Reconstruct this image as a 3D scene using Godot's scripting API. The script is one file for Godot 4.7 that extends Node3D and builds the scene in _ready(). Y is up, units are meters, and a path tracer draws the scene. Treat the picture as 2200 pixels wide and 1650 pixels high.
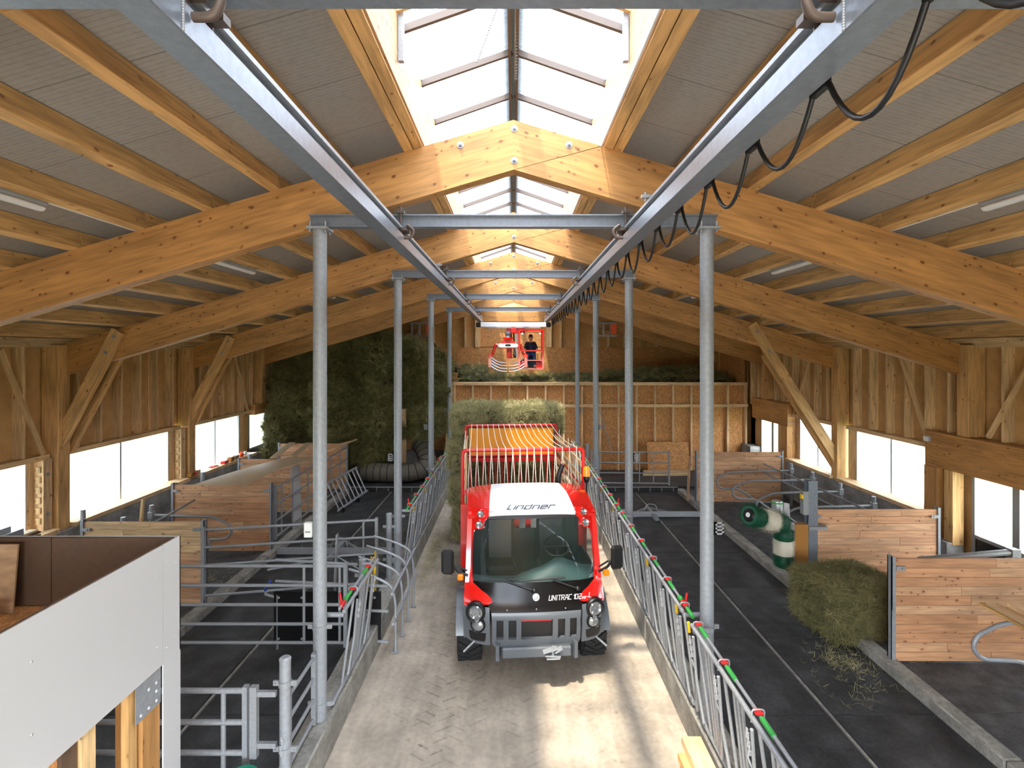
extends Node3D
# Timber cattle barn: feed alley with a small transporter, tubular feed fences, glulam frames, overhead hay crane.
# Metres, y up. The camera stands at the origin of x and z and looks along -z; "d" is always the depth, z = -d.

class MB:
	var v := PackedVector3Array()
	var n := PackedVector3Array()
	var t := PackedVector2Array()

	func tri(a: Vector3, b: Vector3, c: Vector3, out: Vector3, ta := Vector2.ZERO, tb := Vector2.ZERO, tc := Vector2.ZERO) -> void:
		var m := (b - a).cross(c - a).normalized()
		if m.dot(out) < 0.0:
			m = -m
			v.append_array(PackedVector3Array([a, b, c]))
			t.append_array(PackedVector2Array([ta, tb, tc]))
		else:
			v.append_array(PackedVector3Array([a, c, b]))
			t.append_array(PackedVector2Array([ta, tc, tb]))
		n.append_array(PackedVector3Array([m, m, m]))

	func quad(a: Vector3, b: Vector3, c: Vector3, d: Vector3, out: Vector3, ta := Vector2.ZERO, tb := Vector2.ZERO, tc := Vector2.ZERO, td := Vector2.ZERO) -> void:
		tri(a, b, c, out, ta, tb, tc)
		tri(a, c, d, out, ta, tc, td)

	func stri(a: Vector3, b: Vector3, c: Vector3, na: Vector3, nb: Vector3, nc: Vector3, ta: Vector2, tb: Vector2, tc: Vector2) -> void:
		if (b - a).cross(c - a).dot(na + nb + nc) < 0.0:
			v.append_array(PackedVector3Array([a, b, c]))
			n.append_array(PackedVector3Array([na, nb, nc]))
			t.append_array(PackedVector2Array([ta, tb, tc]))
		else:
			v.append_array(PackedVector3Array([a, c, b]))
			n.append_array(PackedVector3Array([na, nc, nb]))
			t.append_array(PackedVector2Array([ta, tc, tb]))

	# box of size s about c; texture u runs along the longest side; ch = chamfer
	func box(c: Vector3, s: Vector3, b := Basis.IDENTITY, uo := Vector2.ZERO, ch := 0.0) -> void:
		var h := s * 0.5
		var big := 0
		if s.y > s.x:
			big = 1
		if s.z > s[big]:
			big = 2
		for k in 3:
			var i := (k + 1) % 3
			var j := (k + 2) % 3
			for sg in [-1.0, 1.0]:
				var p: Array = []
				var q: Array = []
				for cc in [[-1, -1], [1, -1], [1, 1], [-1, 1]]:
					var w := Vector3.ZERO
					w[k] = sg * h[k]
					w[i] = cc[0] * (h[i] - ch)
					w[j] = cc[1] * (h[j] - ch)
					p.append(c + b * w)
					var o := uo + Vector2(0.0, 0.31 * k + 0.17 * sg)
					if i == big:
						q.append(o + Vector2(w[i], w[j]))
					elif j == big:
						q.append(o + Vector2(w[j], w[i]))
					else:
						q.append(o + Vector2(w[i] * 0.2, w[j]))
				var on := Vector3.ZERO
				on[k] = sg
				quad(p[0], p[1], p[2], p[3], b * on, q[0], q[1], q[2], q[3])
		if ch > 0.0:
			for k in 3:
				var i := (k + 1) % 3
				var j := (k + 2) % 3
				for si in [-1.0, 1.0]:
					for sj in [-1.0, 1.0]:
						var a := Vector3.ZERO
						a[k] = -(h[k] - ch); a[i] = si * h[i]; a[j] = sj * (h[j] - ch)
						var e := a
						e[i] = si * (h[i] - ch); e[j] = sj * h[j]
						var f := e
						f[k] = h[k] - ch
						var g := a
						g[k] = h[k] - ch
						var on := Vector3.ZERO
						on[i] = si; on[j] = sj
						var u0 := uo + Vector2(-h[k], sj * h[j])
						var u1 := uo + Vector2(h[k], sj * h[j])
						if k != big:
							u0 = uo + Vector2(0, -h[k]); u1 = uo + Vector2(0, h[k])
						quad(c + b * a, c + b * e, c + b * f, c + b * g, b * on, u0, u0, u1, u1)
			for sx in [-1.0, 1.0]:
				for sy in [-1.0, 1.0]:
					for sz in [-1.0, 1.0]:
						tri(c + b * Vector3(sx * h.x, sy * (h.y - ch), sz * (h.z - ch)), c + b * Vector3(sx * (h.x - ch), sy * h.y, sz * (h.z - ch)), c + b * Vector3(sx * (h.x - ch), sy * (h.y - ch), sz * h.z), b * Vector3(sx, sy, sz), uo, uo, uo)

	# box given by two corners
	func bx(x0: float, y0: float, z0: float, x1: float, y1: float, z1: float, uo := Vector2.ZERO, ch := 0.0) -> void:
		box(Vector3((x0 + x1) * 0.5, (y0 + y1) * 0.5, (z0 + z1) * 0.5), Vector3(absf(x1 - x0), absf(y1 - y0), absf(z1 - z0)), Basis.IDENTITY, uo, ch)

	# straight bar of section w (across) x h (towards up) from a to e
	func bar(a: Vector3, e: Vector3, w: float, h: float, up := Vector3.UP, uo := Vector2.ZERO, ch := 0.0) -> void:
		var x := (e - a).normalized()
		var z := x.cross(up).normalized()
		if z.length() < 0.5:
			z = x.cross(Vector3.RIGHT).normalized()
		var y := z.cross(x).normalized()
		box((a + e) * 0.5, Vector3((e - a).length(), h, w), Basis(x, y, z), uo, ch)

	func tube(pts: PackedVector3Array, r: float, sides := 8, caps := true, r2 := -1.0) -> void:
		var m := pts.size()
		var up := Vector3.UP
		var d0 := (pts[1] - pts[0]).normalized()
		if absf(d0.dot(up)) > 0.9:
			up = Vector3.RIGHT
		var x := d0.cross(up).normalized()
		var rings: Array = []
		var nrm: Array = []
		var len := 0.0
		var lens := PackedFloat32Array()
		for k in m:
			var d: Vector3
			if k == 0:
				d = d0
			elif k == m - 1:
				d = (pts[k] - pts[k - 1]).normalized()
			else:
				d = ((pts[k + 1] - pts[k]).normalized() + (pts[k] - pts[k - 1]).normalized()).normalized()
			x = (x - d * x.dot(d)).normalized()
			var y := d.cross(x)
			var rr := r if r2 < 0.0 else lerpf(r, r2, float(k) / (m - 1))
			if k > 0 and k < m - 1:
				rr = rr / maxf(0.6, absf(d.dot((pts[k] - pts[k - 1]).normalized())))
			var ring := PackedVector3Array()
			var nn := PackedVector3Array()
			for s in sides:
				var a := TAU * s / sides
				var o := x * cos(a) + y * sin(a)
				nn.append(o)
				ring.append(pts[k] + o * rr)
			rings.append(ring)
			nrm.append(nn)
			if k > 0:
				len += (pts[k] - pts[k - 1]).length()
			lens.append(len)
		for k in m - 1:
			for s in sides:
				var s2 := (s + 1) % sides
				var a: Vector3 = rings[k][s]
				var b: Vector3 = rings[k][s2]
				var c: Vector3 = rings[k + 1][s2]
				var d: Vector3 = rings[k + 1][s]
				var ta := Vector2(lens[k], TAU * r * s / sides)
				var tb := Vector2(lens[k], TAU * r * (s + 1) / sides)
				var tc := Vector2(lens[k + 1], TAU * r * (s + 1) / sides)
				var td := Vector2(lens[k + 1], TAU * r * s / sides)
				stri(a, b, c, nrm[k][s], nrm[k][s2], nrm[k + 1][s2], ta, tb, tc)
				stri(a, c, d, nrm[k][s], nrm[k + 1][s2], nrm[k + 1][s], ta, tc, td)
		if caps:
			for s in sides:
				var s2 := (s + 1) % sides
				tri(pts[0], rings[0][s], rings[0][s2], -d0)
				tri(pts[m - 1], rings[m - 1][s], rings[m - 1][s2], pts[m - 1] - pts[m - 2])

	func rod(a: Vector3, b: Vector3, r: float, sides := 8) -> void:
		tube(PackedVector3Array([a, b]), r, sides)

	# profile (radius, height) turned about the local y of xf
	func lathe(prof: PackedVector2Array, xf: Transform3D, segs := 16) -> void:
		for k in prof.size() - 1:
			var p := prof[k]
			var q := prof[k + 1]
			var e := q - p
			if e.length() < 1e-6:
				continue
			var nr := Vector2(e.y, -e.x).normalized()
			for s in segs:
				var a0 := TAU * s / segs
				var a1 := TAU * (s + 1) / segs
				var c0 := Vector3(cos(a0), 0, sin(a0))
				var c1 := Vector3(cos(a1), 0, sin(a1))
				var up := Vector3.UP
				var A := xf * (c0 * p.x + up * p.y)
				var B := xf * (c1 * p.x + up * p.y)
				var C := xf * (c1 * q.x + up * q.y)
				var D := xf * (c0 * q.x + up * q.y)
				var n0 := (xf.basis * (c0 * nr.x + up * nr.y)).normalized()
				var n1 := (xf.basis * (c1 * nr.x + up * nr.y)).normalized()
				var ta := Vector2(p.y, a0 * p.x)
				var tb := Vector2(p.y, a1 * p.x)
				var tc := Vector2(q.y, a1 * q.x)
				var td := Vector2(q.y, a0 * q.x)
				if p.x > 1e-6:
					stri(A, B, C, n0, n1, n1, ta, tb, tc)
				if q.x > 1e-6:
					stri(A, C, D, n0, n1, n0, ta, tc, td)

	func ball(c: Vector3, r: Vector3, segs := 14, rings := 8) -> void:
		for k in rings:
			for s in segs:
				var P: Array = []
				for cc in [[k, s], [k, s + 1], [k + 1, s + 1], [k + 1, s]]:
					var th: float = PI * cc[0] / rings
					var ph: float = TAU * cc[1] / segs
					P.append(Vector3(sin(th) * cos(ph), cos(th), sin(th) * sin(ph)))
				var N: Array = []
				for p in P:
					N.append((p / r).normalized())
				if k > 0:
					stri(c + P[0] * r, c + P[1] * r, c + P[2] * r, N[0], N[1], N[2], Vector2.ZERO, Vector2.ZERO, Vector2.ZERO)
				if k < rings - 1:
					stri(c + P[0] * r, c + P[2] * r, c + P[3] * r, N[0], N[2], N[3], Vector2.ZERO, Vector2.ZERO, Vector2.ZERO)

	# polygon in xy of xf, from z0 to z1; slope >= 0 lays the grain along a pitched rafter
	func prism(poly: PackedVector2Array, z0: float, z1: float, xf := Transform3D.IDENTITY, slope := 0.0, uo := Vector2.ZERO) -> void:
		var p := poly
		if Geometry2D.is_polygon_clockwise(p):
			p = poly.duplicate()
			p.reverse()
		var m := p.size()
		var u := PackedVector2Array()
		for q in p:
			u.append(uo + Vector2(q.x, q.y + slope * absf(q.x)))
		var idx := Geometry2D.triangulate_polygon(p)
		for k in range(0, idx.size(), 3):
			for side in 2:
				var z := z0 if side == 0 else z1
				var o := Vector3(0, 0, signf(z - (z0 + z1) * 0.5))
				tri(xf * Vector3(p[idx[k]].x, p[idx[k]].y, z), xf * Vector3(p[idx[k + 1]].x, p[idx[k + 1]].y, z), xf * Vector3(p[idx[k + 2]].x, p[idx[k + 2]].y, z), xf.basis * o, u[idx[k]], u[idx[k + 1]], u[idx[k + 2]])
		for k in m:
			var a := p[k]
			var b := p[(k + 1) % m]
			var e := b - a
			var o := xf.basis * Vector3(e.y, -e.x, 0)
			var w := absf(z1 - z0)
			quad(xf * Vector3(a.x, a.y, z0), xf * Vector3(b.x, b.y, z0), xf * Vector3(b.x, b.y, z1), xf * Vector3(a.x, a.y, z1), o, u[k], u[(k + 1) % m], u[(k + 1) % m] + Vector2(0, w), u[k] + Vector2(0, w))

	# smooth sheet through rows of points, thick th against the outward hint
	func sheet(rows: Array, out: Vector3, th := 0.0) -> void:
		var R := rows.size()
		var C: int = rows[0].size()
		var N: Array = []
		var sgn := 0.0
		for i in R:
			var line := PackedVector3Array()
			for j in C:
				var du: Vector3 = rows[i][mini(j + 1, C - 1)] - rows[i][maxi(j - 1, 0)]
				var dv: Vector3 = rows[mini(i + 1, R - 1)][j] - rows[maxi(i - 1, 0)][j]
				var m := du.cross(dv).normalized()
				sgn += m.dot(out)
				line.append(m)
			N.append(line)
		var f := 1.0 if sgn >= 0.0 else -1.0
		for i in R - 1:
			for j in C - 1:
				var q: Array = [rows[i][j], rows[i][j + 1], rows[i + 1][j + 1], rows[i + 1][j]]
				var m: Array = [N[i][j] * f, N[i][j + 1] * f, N[i + 1][j + 1] * f, N[i + 1][j] * f]
				var u: Array = []
				for p in q:
					u.append(Vector2(p.x + p.z, p.y + p.z))
				stri(q[0], q[1], q[2], m[0], m[1], m[2], u[0], u[1], u[2])
				stri(q[0], q[2], q[3], m[0], m[2], m[3], u[0], u[2], u[3])
				if th > 0.0:
					var g: Array = []
					for k in 4:
						g.append(q[k] - m[k] * th)
					stri(g[0], g[1], g[2], -m[0], -m[1], -m[2], u[0], u[1], u[2])
					stri(g[0], g[2], g[3], -m[0], -m[2], -m[3], u[0], u[2], u[3])
		if th > 0.0:
			for i in R - 1:
				for j in [0, C - 1]:
					var a: Vector3 = rows[i][j]
					var b: Vector3 = rows[i + 1][j]
					var o: Vector3 = a - rows[i][1 if j == 0 else C - 2]
					quad(a, b, b - N[i + 1][j] * f * th, a - N[i][j] * f * th, o)
			for j in C - 1:
				for i in [0, R - 1]:
					var a: Vector3 = rows[i][j]
					var b: Vector3 = rows[i][j + 1]
					var o: Vector3 = a - rows[1 if i == 0 else R - 2][j]
					quad(a, b, b - N[i][j + 1] * f * th, a - N[i][j] * f * th, o)

	func mesh() -> ArrayMesh:
		var arr: Array = []
		arr.resize(Mesh.ARRAY_MAX)
		arr[Mesh.ARRAY_VERTEX] = v
		arr[Mesh.ARRAY_NORMAL] = n
		arr[Mesh.ARRAY_TEX_UV] = t
		var am := ArrayMesh.new()
		am.add_surface_from_arrays(Mesh.PRIMITIVE_TRIANGLES, arr)
		return am

const DB := 4.21          # spacing of the frames
const F1 := 6.32          # depth of the first frame in view
const SL := 0.295         # roof slope
const D0 := -4.0          # depth of the wall behind the camera
const D1 := 25.7          # depth of the far gable wall
var M := {}
var rng := RandomNumberGenerator.new()
var counts := {}

func V(x: float, y: float, d: float) -> Vector3:
	return Vector3(x, y, -d)

func numbered(p: Node, nm: String) -> String:
	var key := str(p.get_instance_id()) + nm
	var k: int = counts.get(key, 0)
	counts[key] = k + 1
	return nm if k == 0 else "%s_%03d" % [nm, k]

func thing(nm: String, label: String, cat: String, at := Vector3.ZERO, turn := 0.0, group := "") -> Node3D:
	var o := Node3D.new()
	o.name = numbered(self, nm)
	add_child(o)
	o.position = at
	o.rotation.y = turn
	o.set_meta("label", label)
	o.set_meta("category", cat)
	if group != "":
		o.set_meta("group", group)
	return o

func structure(nm: String) -> Node3D:
	var o := Node3D.new()
	o.name = nm
	add_child(o)
	o.set_meta("kind", "structure")
	return o

func piece(p: Node, nm: String, mesh: Mesh, m: Material, at := Vector3.ZERO) -> MeshInstance3D:
	var mi := MeshInstance3D.new()
	mi.name = numbered(p, nm)
	mi.mesh = mesh
	mi.material_override = m
	mi.position = at
	p.add_child(mi)
	return mi

func part(p: Node, nm: String, mb: MB, m: Material, label := "") -> MeshInstance3D:
	var mi := piece(p, nm, mb.mesh(), m)
	if label != "":
		mi.set_meta("label", label)
	return mi

func uo() -> Vector2:
	return Vector2(rng.randf() * 4.0, rng.randf() * 2.0)

func arc(c: Vector3, r: float, a0: float, a1: float, ex: Vector3, ey: Vector3, k := 6) -> PackedVector3Array:
	var p := PackedVector3Array()
	for i in k + 1:
		var a := lerpf(a0, a1, float(i) / k)
		p.append(c + ex * cos(a) * r + ey * sin(a) * r)
	return p

# polyline with rounded corners
func bend(pts: Array, r: float, k := 4) -> PackedVector3Array:
	var o := PackedVector3Array([pts[0]])
	for i in range(1, pts.size() - 1):
		var a: Vector3 = pts[i - 1]
		var b: Vector3 = pts[i]
		var c: Vector3 = pts[i + 1]
		var l := minf(r, minf((a - b).length(), (c - b).length()) * 0.49)
		var p := b + (a - b).normalized() * l
		var q := b + (c - b).normalized() * l
		for j in k + 1:
			var s := float(j) / k
			o.append(p.lerp(b, s).lerp(b.lerp(q, s), s))
	o.append(pts[pts.size() - 1])
	return o

# ---------------------------------------------------------------- textures
func noise_bytes(w: int, h: int, freq: float, oct: int, sd: int, sw := 0, sh := 0) -> PackedByteArray:
	var f := FastNoiseLite.new()
	f.noise_type = FastNoiseLite.TYPE_SIMPLEX_SMOOTH
	f.seed = sd
	f.frequency = freq
	f.fractal_octaves = oct
	var im := f.get_seamless_image(sw if sw > 0 else w, sh if sh > 0 else h)
	im.convert(Image.FORMAT_L8)
	if sw > 0:
		im.resize(w, h, Image.INTERPOLATE_CUBIC)
	return im.get_data()

func tex(w: int, h: int, b: PackedByteArray, fmt := Image.FORMAT_RGB8) -> ImageTexture:
	var im := Image.create_from_data(w, h, false, fmt, b)
	im.generate_mipmaps()
	return ImageTexture.create_from_image(im)

func wood_tex(sd: int, knots: int, lam: int, ksize: float, contrast := 1.0) -> ImageTexture:
	var w := 1024
	var h := 512
	var fine := noise_bytes(w, h, 0.06, 3, sd, 96, 512)
	var broad := noise_bytes(w, h, 0.05, 2, sd + 5, 48, 96)
	var r := RandomNumberGenerator.new()
	r.seed = sd
	var tone := PackedFloat32Array()
	var cur := 0.0
	for y in h:
		if lam > 0 and y % lam == 0:
			cur = r.randf_range(-0.035, 0.035)
		tone.append(cur - (0.05 if lam > 0 and y % lam == 0 else 0.0))
	var val := PackedFloat32Array()
	val.resize(w * h)
	for y in h:
		var tn := tone[y] + 0.9
		for x in w:
			var i := y * w + x
			val[i] = tn + ((fine[i] - 128) * 0.00075 + (broad[i] - 128) * 0.0006) * contrast
	var red := PackedFloat32Array()
	red.resize(w * h)
	for k in knots:
		var cx := r.randi_range(0, w - 1)
		var cy := r.randi_range(0, h - 1)
		var rad := r.randf_range(2.0, 5.0) * ksize
		var el := r.randf_range(1.0, 1.7)
		var R := int(rad * 5.0)
		var dark := r.randf_range(0.3, 0.75)
		for dy in range(-R, R + 1):
			for dx in range(-int(R * 1.8), int(R * 1.8) + 1):
				var q := sqrt(pow(dx / el, 2.0) + dy * dy) / rad
				var i := posmod(cy + dy, h) * w + posmod(cx + dx, w)
				if q < 1.0:
					red[i] = maxf(red[i], dark * (1.0 - 0.25 * q))
				elif q < 1.35:
					red[i] = maxf(red[i], dark * 0.55)
				elif q < 4.0:
					var tail := exp(-absf(dy) / (rad * 0.8)) * (1.0 - q / 4.0)
					red[i] = maxf(red[i], 0.3 * tail * (0.6 + 0.4 * sin(q * 7.0)))
	var out := PackedByteArray()
	out.resize(w * h * 3)
	for i in w * h:
		var a := clampf(val[i], 0.0, 1.0)
		var kf := red[i]
		out[i * 3] = int(255.0 * clampf(a * (1.0 - 0.62 * kf), 0, 1))
		out[i * 3 + 1] = int(255.0 * clampf(a * (1.0 - 0.78 * kf), 0, 1))
		out[i * 3 + 2] = int(255.0 * clampf(a * (1.0 - 0.85 * kf), 0, 1))
	return tex(w, h, out)

func osb_tex() -> ImageTexture:
	var w := 512
	var r := RandomNumberGenerator.new()
	r.seed = 77
	var out := PackedByteArray()
	out.resize(w * w * 3)
	for i in w * w:
		out[i * 3] = 190; out[i * 3 + 1] = 150; out[i * 3 + 2] = 100
	for k in 2600:
		var cx := r.randf() * w
		var cy := r.randf() * w
		var a := r.randfn(0.0, 0.5) if r.randf() < 0.75 else r.randf() * PI
		var L := r.randf_range(10, 28)
		var W := r.randf_range(2, 5)
		var b := r.randf_range(0.72, 1.08)
		var cr := int(clampf(215 * b, 0, 255))
		var cg := int(clampf(172 * b * r.randf_range(0.94, 1.04), 0, 255))
		var cb := int(clampf(120 * b * r.randf_range(0.88, 1.08), 0, 255))
		var ca := cos(a)
		var sa := sin(a)
		var l := -L
		while l <= L:
			var q := -W
			while q <= W:
				var i := (posmod(int(cy + l * sa + q * ca), w) * w + posmod(int(cx + l * ca - q * sa), w)) * 3
				var s := 0.86 if q > W - 1.0 else 1.0
				out[i] = int(cr * s); out[i + 1] = int(cg * s); out[i + 2] = int(cb * s)
				q += 1.0
			l += 1.0
	return tex(w, w, out)

# grey value texture: lo..hi mixed from two noises plus fine speckle
func mottle_tex(sd: int, w: int, lo: float, hi: float, f1: float, f2: float, speck := 0, speck_v := 1.0) -> ImageTexture:
	var a := noise_bytes(w, w, f1, 4, sd)
	var b := noise_bytes(w, w, f2, 2, sd + 3)
	var r := RandomNumberGenerator.new()
	r.seed = sd
	var out := PackedByteArray()
	out.resize(w * w)
	for i in w * w:
		var q := (a[i] * 0.65 + b[i] * 0.35) / 255.0
		out[i] = int(255.0 * clampf(lerpf(lo, hi, clampf((q - 0.5) * 1.6 + 0.5, 0, 1)), 0, 1))
	for k in speck:
		var x := r.randi_range(0, w - 2)
		var y := r.randi_range(0, w - 2)
		var s := int(255 * clampf(speck_v * r.randf_range(0.5, 1.0), 0, 1))
		out[y * w + x] = s
		if r.randf() < 0.4:
			out[y * w + x + 1] = s
	return tex(w, w, out, Image.FORMAT_L8)

# the slab of the feed alley, 4.6 m x 9.2 m: trowel marks, stains and the prints of lugged tyres
func alley_tex() -> ImageTexture:
	var w := 512
	var h := 1024
	var a := noise_bytes(w, h, 0.012, 5, 31)
	var b := noise_bytes(w, h, 0.09, 3, 32)
	var st := noise_bytes(w, h, 0.05, 3, 33, 512, 128)
	var val := PackedFloat32Array()
	val.resize(w * h)
	for i in w * h:
		val[i] = 0.88 + (a[i] - 128) * 0.0007 + (b[i] - 128) * 0.0004 + (st[i] - 128) * 0.0004
	var r := RandomNumberGenerator.new()
	r.seed = 5
	# tyre prints: tracks as [x at d=0 of the texture, drift per metre, d from, d to, strength]
	for tr in [[-1.05, 0.02, 0.0, 9.2, 0.24], [-0.62, 0.012, 0.3, 4.2, 0.15], [0.15, -0.02, 0.0, 3.2, 0.13], [0.95, -0.01, 0.0, 3.0, 0.10], [-1.45, 0.05, 2.0, 9.2, 0.12]]:
		var d: float = tr[2]
		while d < tr[3]:
			for sg in [-1.0, 1.0]:
				if r.randf() < 0.2:
					continue
				var x0: float = tr[0] + tr[1] * d + sg * 0.03
				var strength: float = tr[4] * r.randf_range(0.3, 1.0)
				var L := r.randf_range(0.12, 0.24)
				var steps := 50
				for s in steps:
					var q := float(s) / steps
					if r.randf() < 0.35:
						continue
					var px := int((x0 + sg * q * L + 2.3) / 4.6 * w)
					var pd := d + q * L * 0.62 + (0.09 if sg > 0 else 0.0)
					var py := posmod(int(pd / 9.2 * h), h)
					for ox in range(-1, 2):
						for oy in range(-1, 2):
							var i := py * w + clampi(px + ox, 0, w - 1)
							i = posmod(i + oy * w, w * h)
							val[i] = maxf(val[i] - strength * 0.32 * r.randf(), 0.3)
			d += 0.19
	for k in 240:
		var x := r.randi_range(2, w - 3)
		var y := r.randi_range(2, h - 3)
		var R := r.randi_range(1, 3)
		var s := r.randf_range(0.05, 0.3)
		for dy in range(-R, R + 1):
			for dx in range(-R, R + 1):
				if dx * dx + dy * dy <= R * R and r.randf() < 0.6:
					val[posmod(y + dy, h) * w + posmod(x + dx, w)] -= s * 0.5
	var out := PackedByteArray()
	out.resize(w * h * 3)
	for i in w * h:
		var q := clampf(val[i], 0.0, 1.0)
		out[i * 3] = int(255.0 * q)
		out[i * 3 + 1] = int(255.0 * q * 0.975)
		out[i * 3 + 2] = int(255.0 * q * 0.94)
	return tex(w, h, out)

func rib_tex(period: int, line: int, dark: float) -> ImageTexture:
	var w := 256
	var nz := noise_bytes(w, w, 0.03, 3, 12)
	var out := PackedByteArray()
	out.resize(w * w)
	for y in w:
		for x in w:
			var q := 1.0 - (dark if x % period < line else 0.0) + (nz[y * w + x] - 128) * 0.0004
			out[y * w + x] = int(255.0 * clampf(q, 0, 1))
	return tex(w, w, out, Image.FORMAT_L8)

func mat(nm: String, c: Color, rough: float, metal := 0.0, tx: Texture2D = null, per := Vector2.ONE) -> StandardMaterial3D:
	var m := StandardMaterial3D.new()
	m.resource_name = nm
	m.albedo_color = c
	m.roughness = rough
	m.metallic = metal
	if tx:
		m.albedo_texture = tx
		m.uv1_scale = Vector3(1.0 / per.x, 1.0 / per.y, 1.0)
	M[nm] = m
	return m

func bump(m: StandardMaterial3D, tx: Texture2D, cm: float) -> void:
	m.heightmap_enabled = true
	m.heightmap_texture = tx
	m.heightmap_scale = cm

func sheet_mat(nm: String, c: Color, alpha: float, back: float, tx: Texture2D, per: Vector2) -> StandardMaterial3D:
	var m := mat(nm, Color(c.r, c.g, c.b, alpha), 0.25, 0.0, tx, per)
	m.transparency = BaseMaterial3D.TRANSPARENCY_ALPHA
	m.backlight_enabled = true
	m.backlight = Color(back, back, back)
	return m

func make_materials() -> void:
	var glu := wood_tex(11, 130, 20, 0.8)
	var clear := wood_tex(23, 45, 0, 0.9, 1.3)
	var larch := wood_tex(41, 150, 0, 0.85, 1.15)
	var osb := osb_tex()
	var conc := mottle_tex(3, 512, 0.66, 0.95, 0.008, 0.06, 900, 0.5)
	var zinc := mottle_tex(9, 256, 0.90, 1.0, 0.03, 0.12)
	var rub := mottle_tex(14, 512, 0.55, 1.0, 0.006, 0.05, 160, 1.0)
	var per := Vector2(4, 2)
	mat("glulam", Color(0.785, 0.57, 0.325), 0.55, 0.0, glu, per)
	mat("purlin", Color(0.87, 0.685, 0.435), 0.6, 0.0, clear, per)
	mat("stud", Color(0.92, 0.775, 0.56), 0.6, 0.0, clear, per)
	mat("pale_wood", Color(0.90, 0.75, 0.56), 0.65, 0.0, clear, per)
	mat("curb_wood", Color(0.80, 0.62, 0.43), 0.6, 0.0, glu, per)
	for k in 4:
		mat("larch%d" % k, [Color(0.83, 0.62, 0.45), Color(0.85, 0.655, 0.485), Color(0.81, 0.59, 0.42), Color(0.86, 0.675, 0.51)][k], 0.6, 0.0, larch, per)
	mat("sheathing", Color(0.81, 0.635, 0.40), 0.8, 0.0, mottle_tex(8, 256, 0.9, 1.0, 0.02, 0.1), Vector2(2, 2))
	mat("osb", Color(0.98, 0.88, 0.76), 0.7, 0.0, osb, Vector2(1.2, 1.2))
	mat("concrete", Color(0.67, 0.66, 0.64), 0.85, 0.0, conc, Vector2(3, 3))
	bump(M.concrete, conc, 0.15)
	mat("kerb", Color(0.66, 0.64, 0.60), 0.85, 0.0, conc, Vector2(2.5, 2.5))
	mat("bar_bronze", Color(0.34, 0.29, 0.26), 0.5, 0.2)
	mat("alley", Color(0.75, 0.71, 0.66), 0.75, 0.0, alley_tex(), Vector2(4.6, 9.2))
	mat("rubber", Color(0.27, 0.272, 0.278), 0.62, 0.0, rub, Vector2(1.9, 1.9))
	bump(M.rubber, rub, 0.1)
	mat("rubber_grey", Color(0.32, 0.32, 0.325), 0.7, 0.0, rub, Vector2(1.3, 1.3))
	mat("zinc", Color(0.61, 0.62, 0.63), 0.45, 0.25, zinc, Vector2(0.35, 0.35))
	mat("zinc_dull", Color(0.60, 0.615, 0.63), 0.5, 0.2, zinc, Vector2(0.5, 0.5))
	mat("steel_blue", Color(0.52, 0.55, 0.59), 0.38, 0.4, zinc, Vector2(0.6, 0.6))
	mat("alu", Color(0.80, 0.81, 0.83), 0.35, 0.6, zinc, Vector2(0.5, 0.5))
	mat("panel", Color(0.62, 0.605, 0.58), 0.5, 0.0, rib_tex(16, 2, 0.13), Vector2(0.8, 0.8))
	mat("white_board", Color(0.76, 0.76, 0.76), 0.35)
	mat("brown_board", Color(0.40, 0.31, 0.245), 0.5, 0.0, zinc, Vector2(0.7, 0.7))
	mat("hardboard", Color(0.76, 0.66, 0.52), 0.5)
	mat("ply", Color(0.82, 0.66, 0.50), 0.6, 0.0, clear, Vector2(1.6, 3.2))
	mat("plastic_white", Color(0.86, 0.86, 0.85), 0.4)
	mat("plastic_grey", Color(0.55, 0.56, 0.56), 0.45)
	mat("black", Color(0.055, 0.055, 0.06), 0.45)
	mat("black_panel", Color(0.05, 0.05, 0.055), 0.35)
	mat("cable", Color(0.045, 0.045, 0.05), 0.5)
	mat("red_paint", Color(0.83, 0.085, 0.06), 0.22)
	M.red_paint.clearcoat_enabled = true
	M.red_paint.clearcoat = 0.8
	M.red_paint.clearcoat_roughness = 0.06
	mat("red_frame", Color(0.76, 0.07, 0.07), 0.35)
	mat("red_plastic", Color(0.76, 0.10, 0.10), 0.4)
	mat("green_plastic", Color(0.19, 0.60, 0.25), 0.45)
	mat("orange_plastic", Color(0.92, 0.33, 0.10), 0.45)
	mat("amber", Color(0.95, 0.50, 0.05), 0.2)
	mat("yellow_sheet", Color(0.90, 0.58, 0.03), 0.45)
	mat("yellow_paint", Color(0.90, 0.74, 0.10), 0.45)
	mat("blue_plastic", Color(0.10, 0.22, 0.60), 0.4)
	mat("white_paint", Color(0.90, 0.905, 0.91), 0.2)
	M.white_paint.clearcoat_enabled = true
	M.white_paint.clearcoat = 0.6
	mat("grey_paint", Color(0.33, 0.345, 0.36), 0.33)
	mat("hood_black", Color(0.035, 0.035, 0.04), 0.18)
	mat("tyre", Color(0.07, 0.07, 0.07), 0.8)
	mat("rope", Color(0.86, 0.83, 0.76), 0.8)
	mat("dash", Color(0.22, 0.34, 0.335), 0.5)
	mat("lens", Color(0.62, 0.63, 0.64), 0.08, 0.7)
	mat("letter", Color(0.10, 0.10, 0.11), 0.4)
	mat("letter_white", Color(0.80, 0.80, 0.81), 0.35, 0.3)
	mat("duct", Color(0.45, 0.42, 0.37), 0.7, 0.0, zinc, Vector2(0.9, 0.9))
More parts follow.
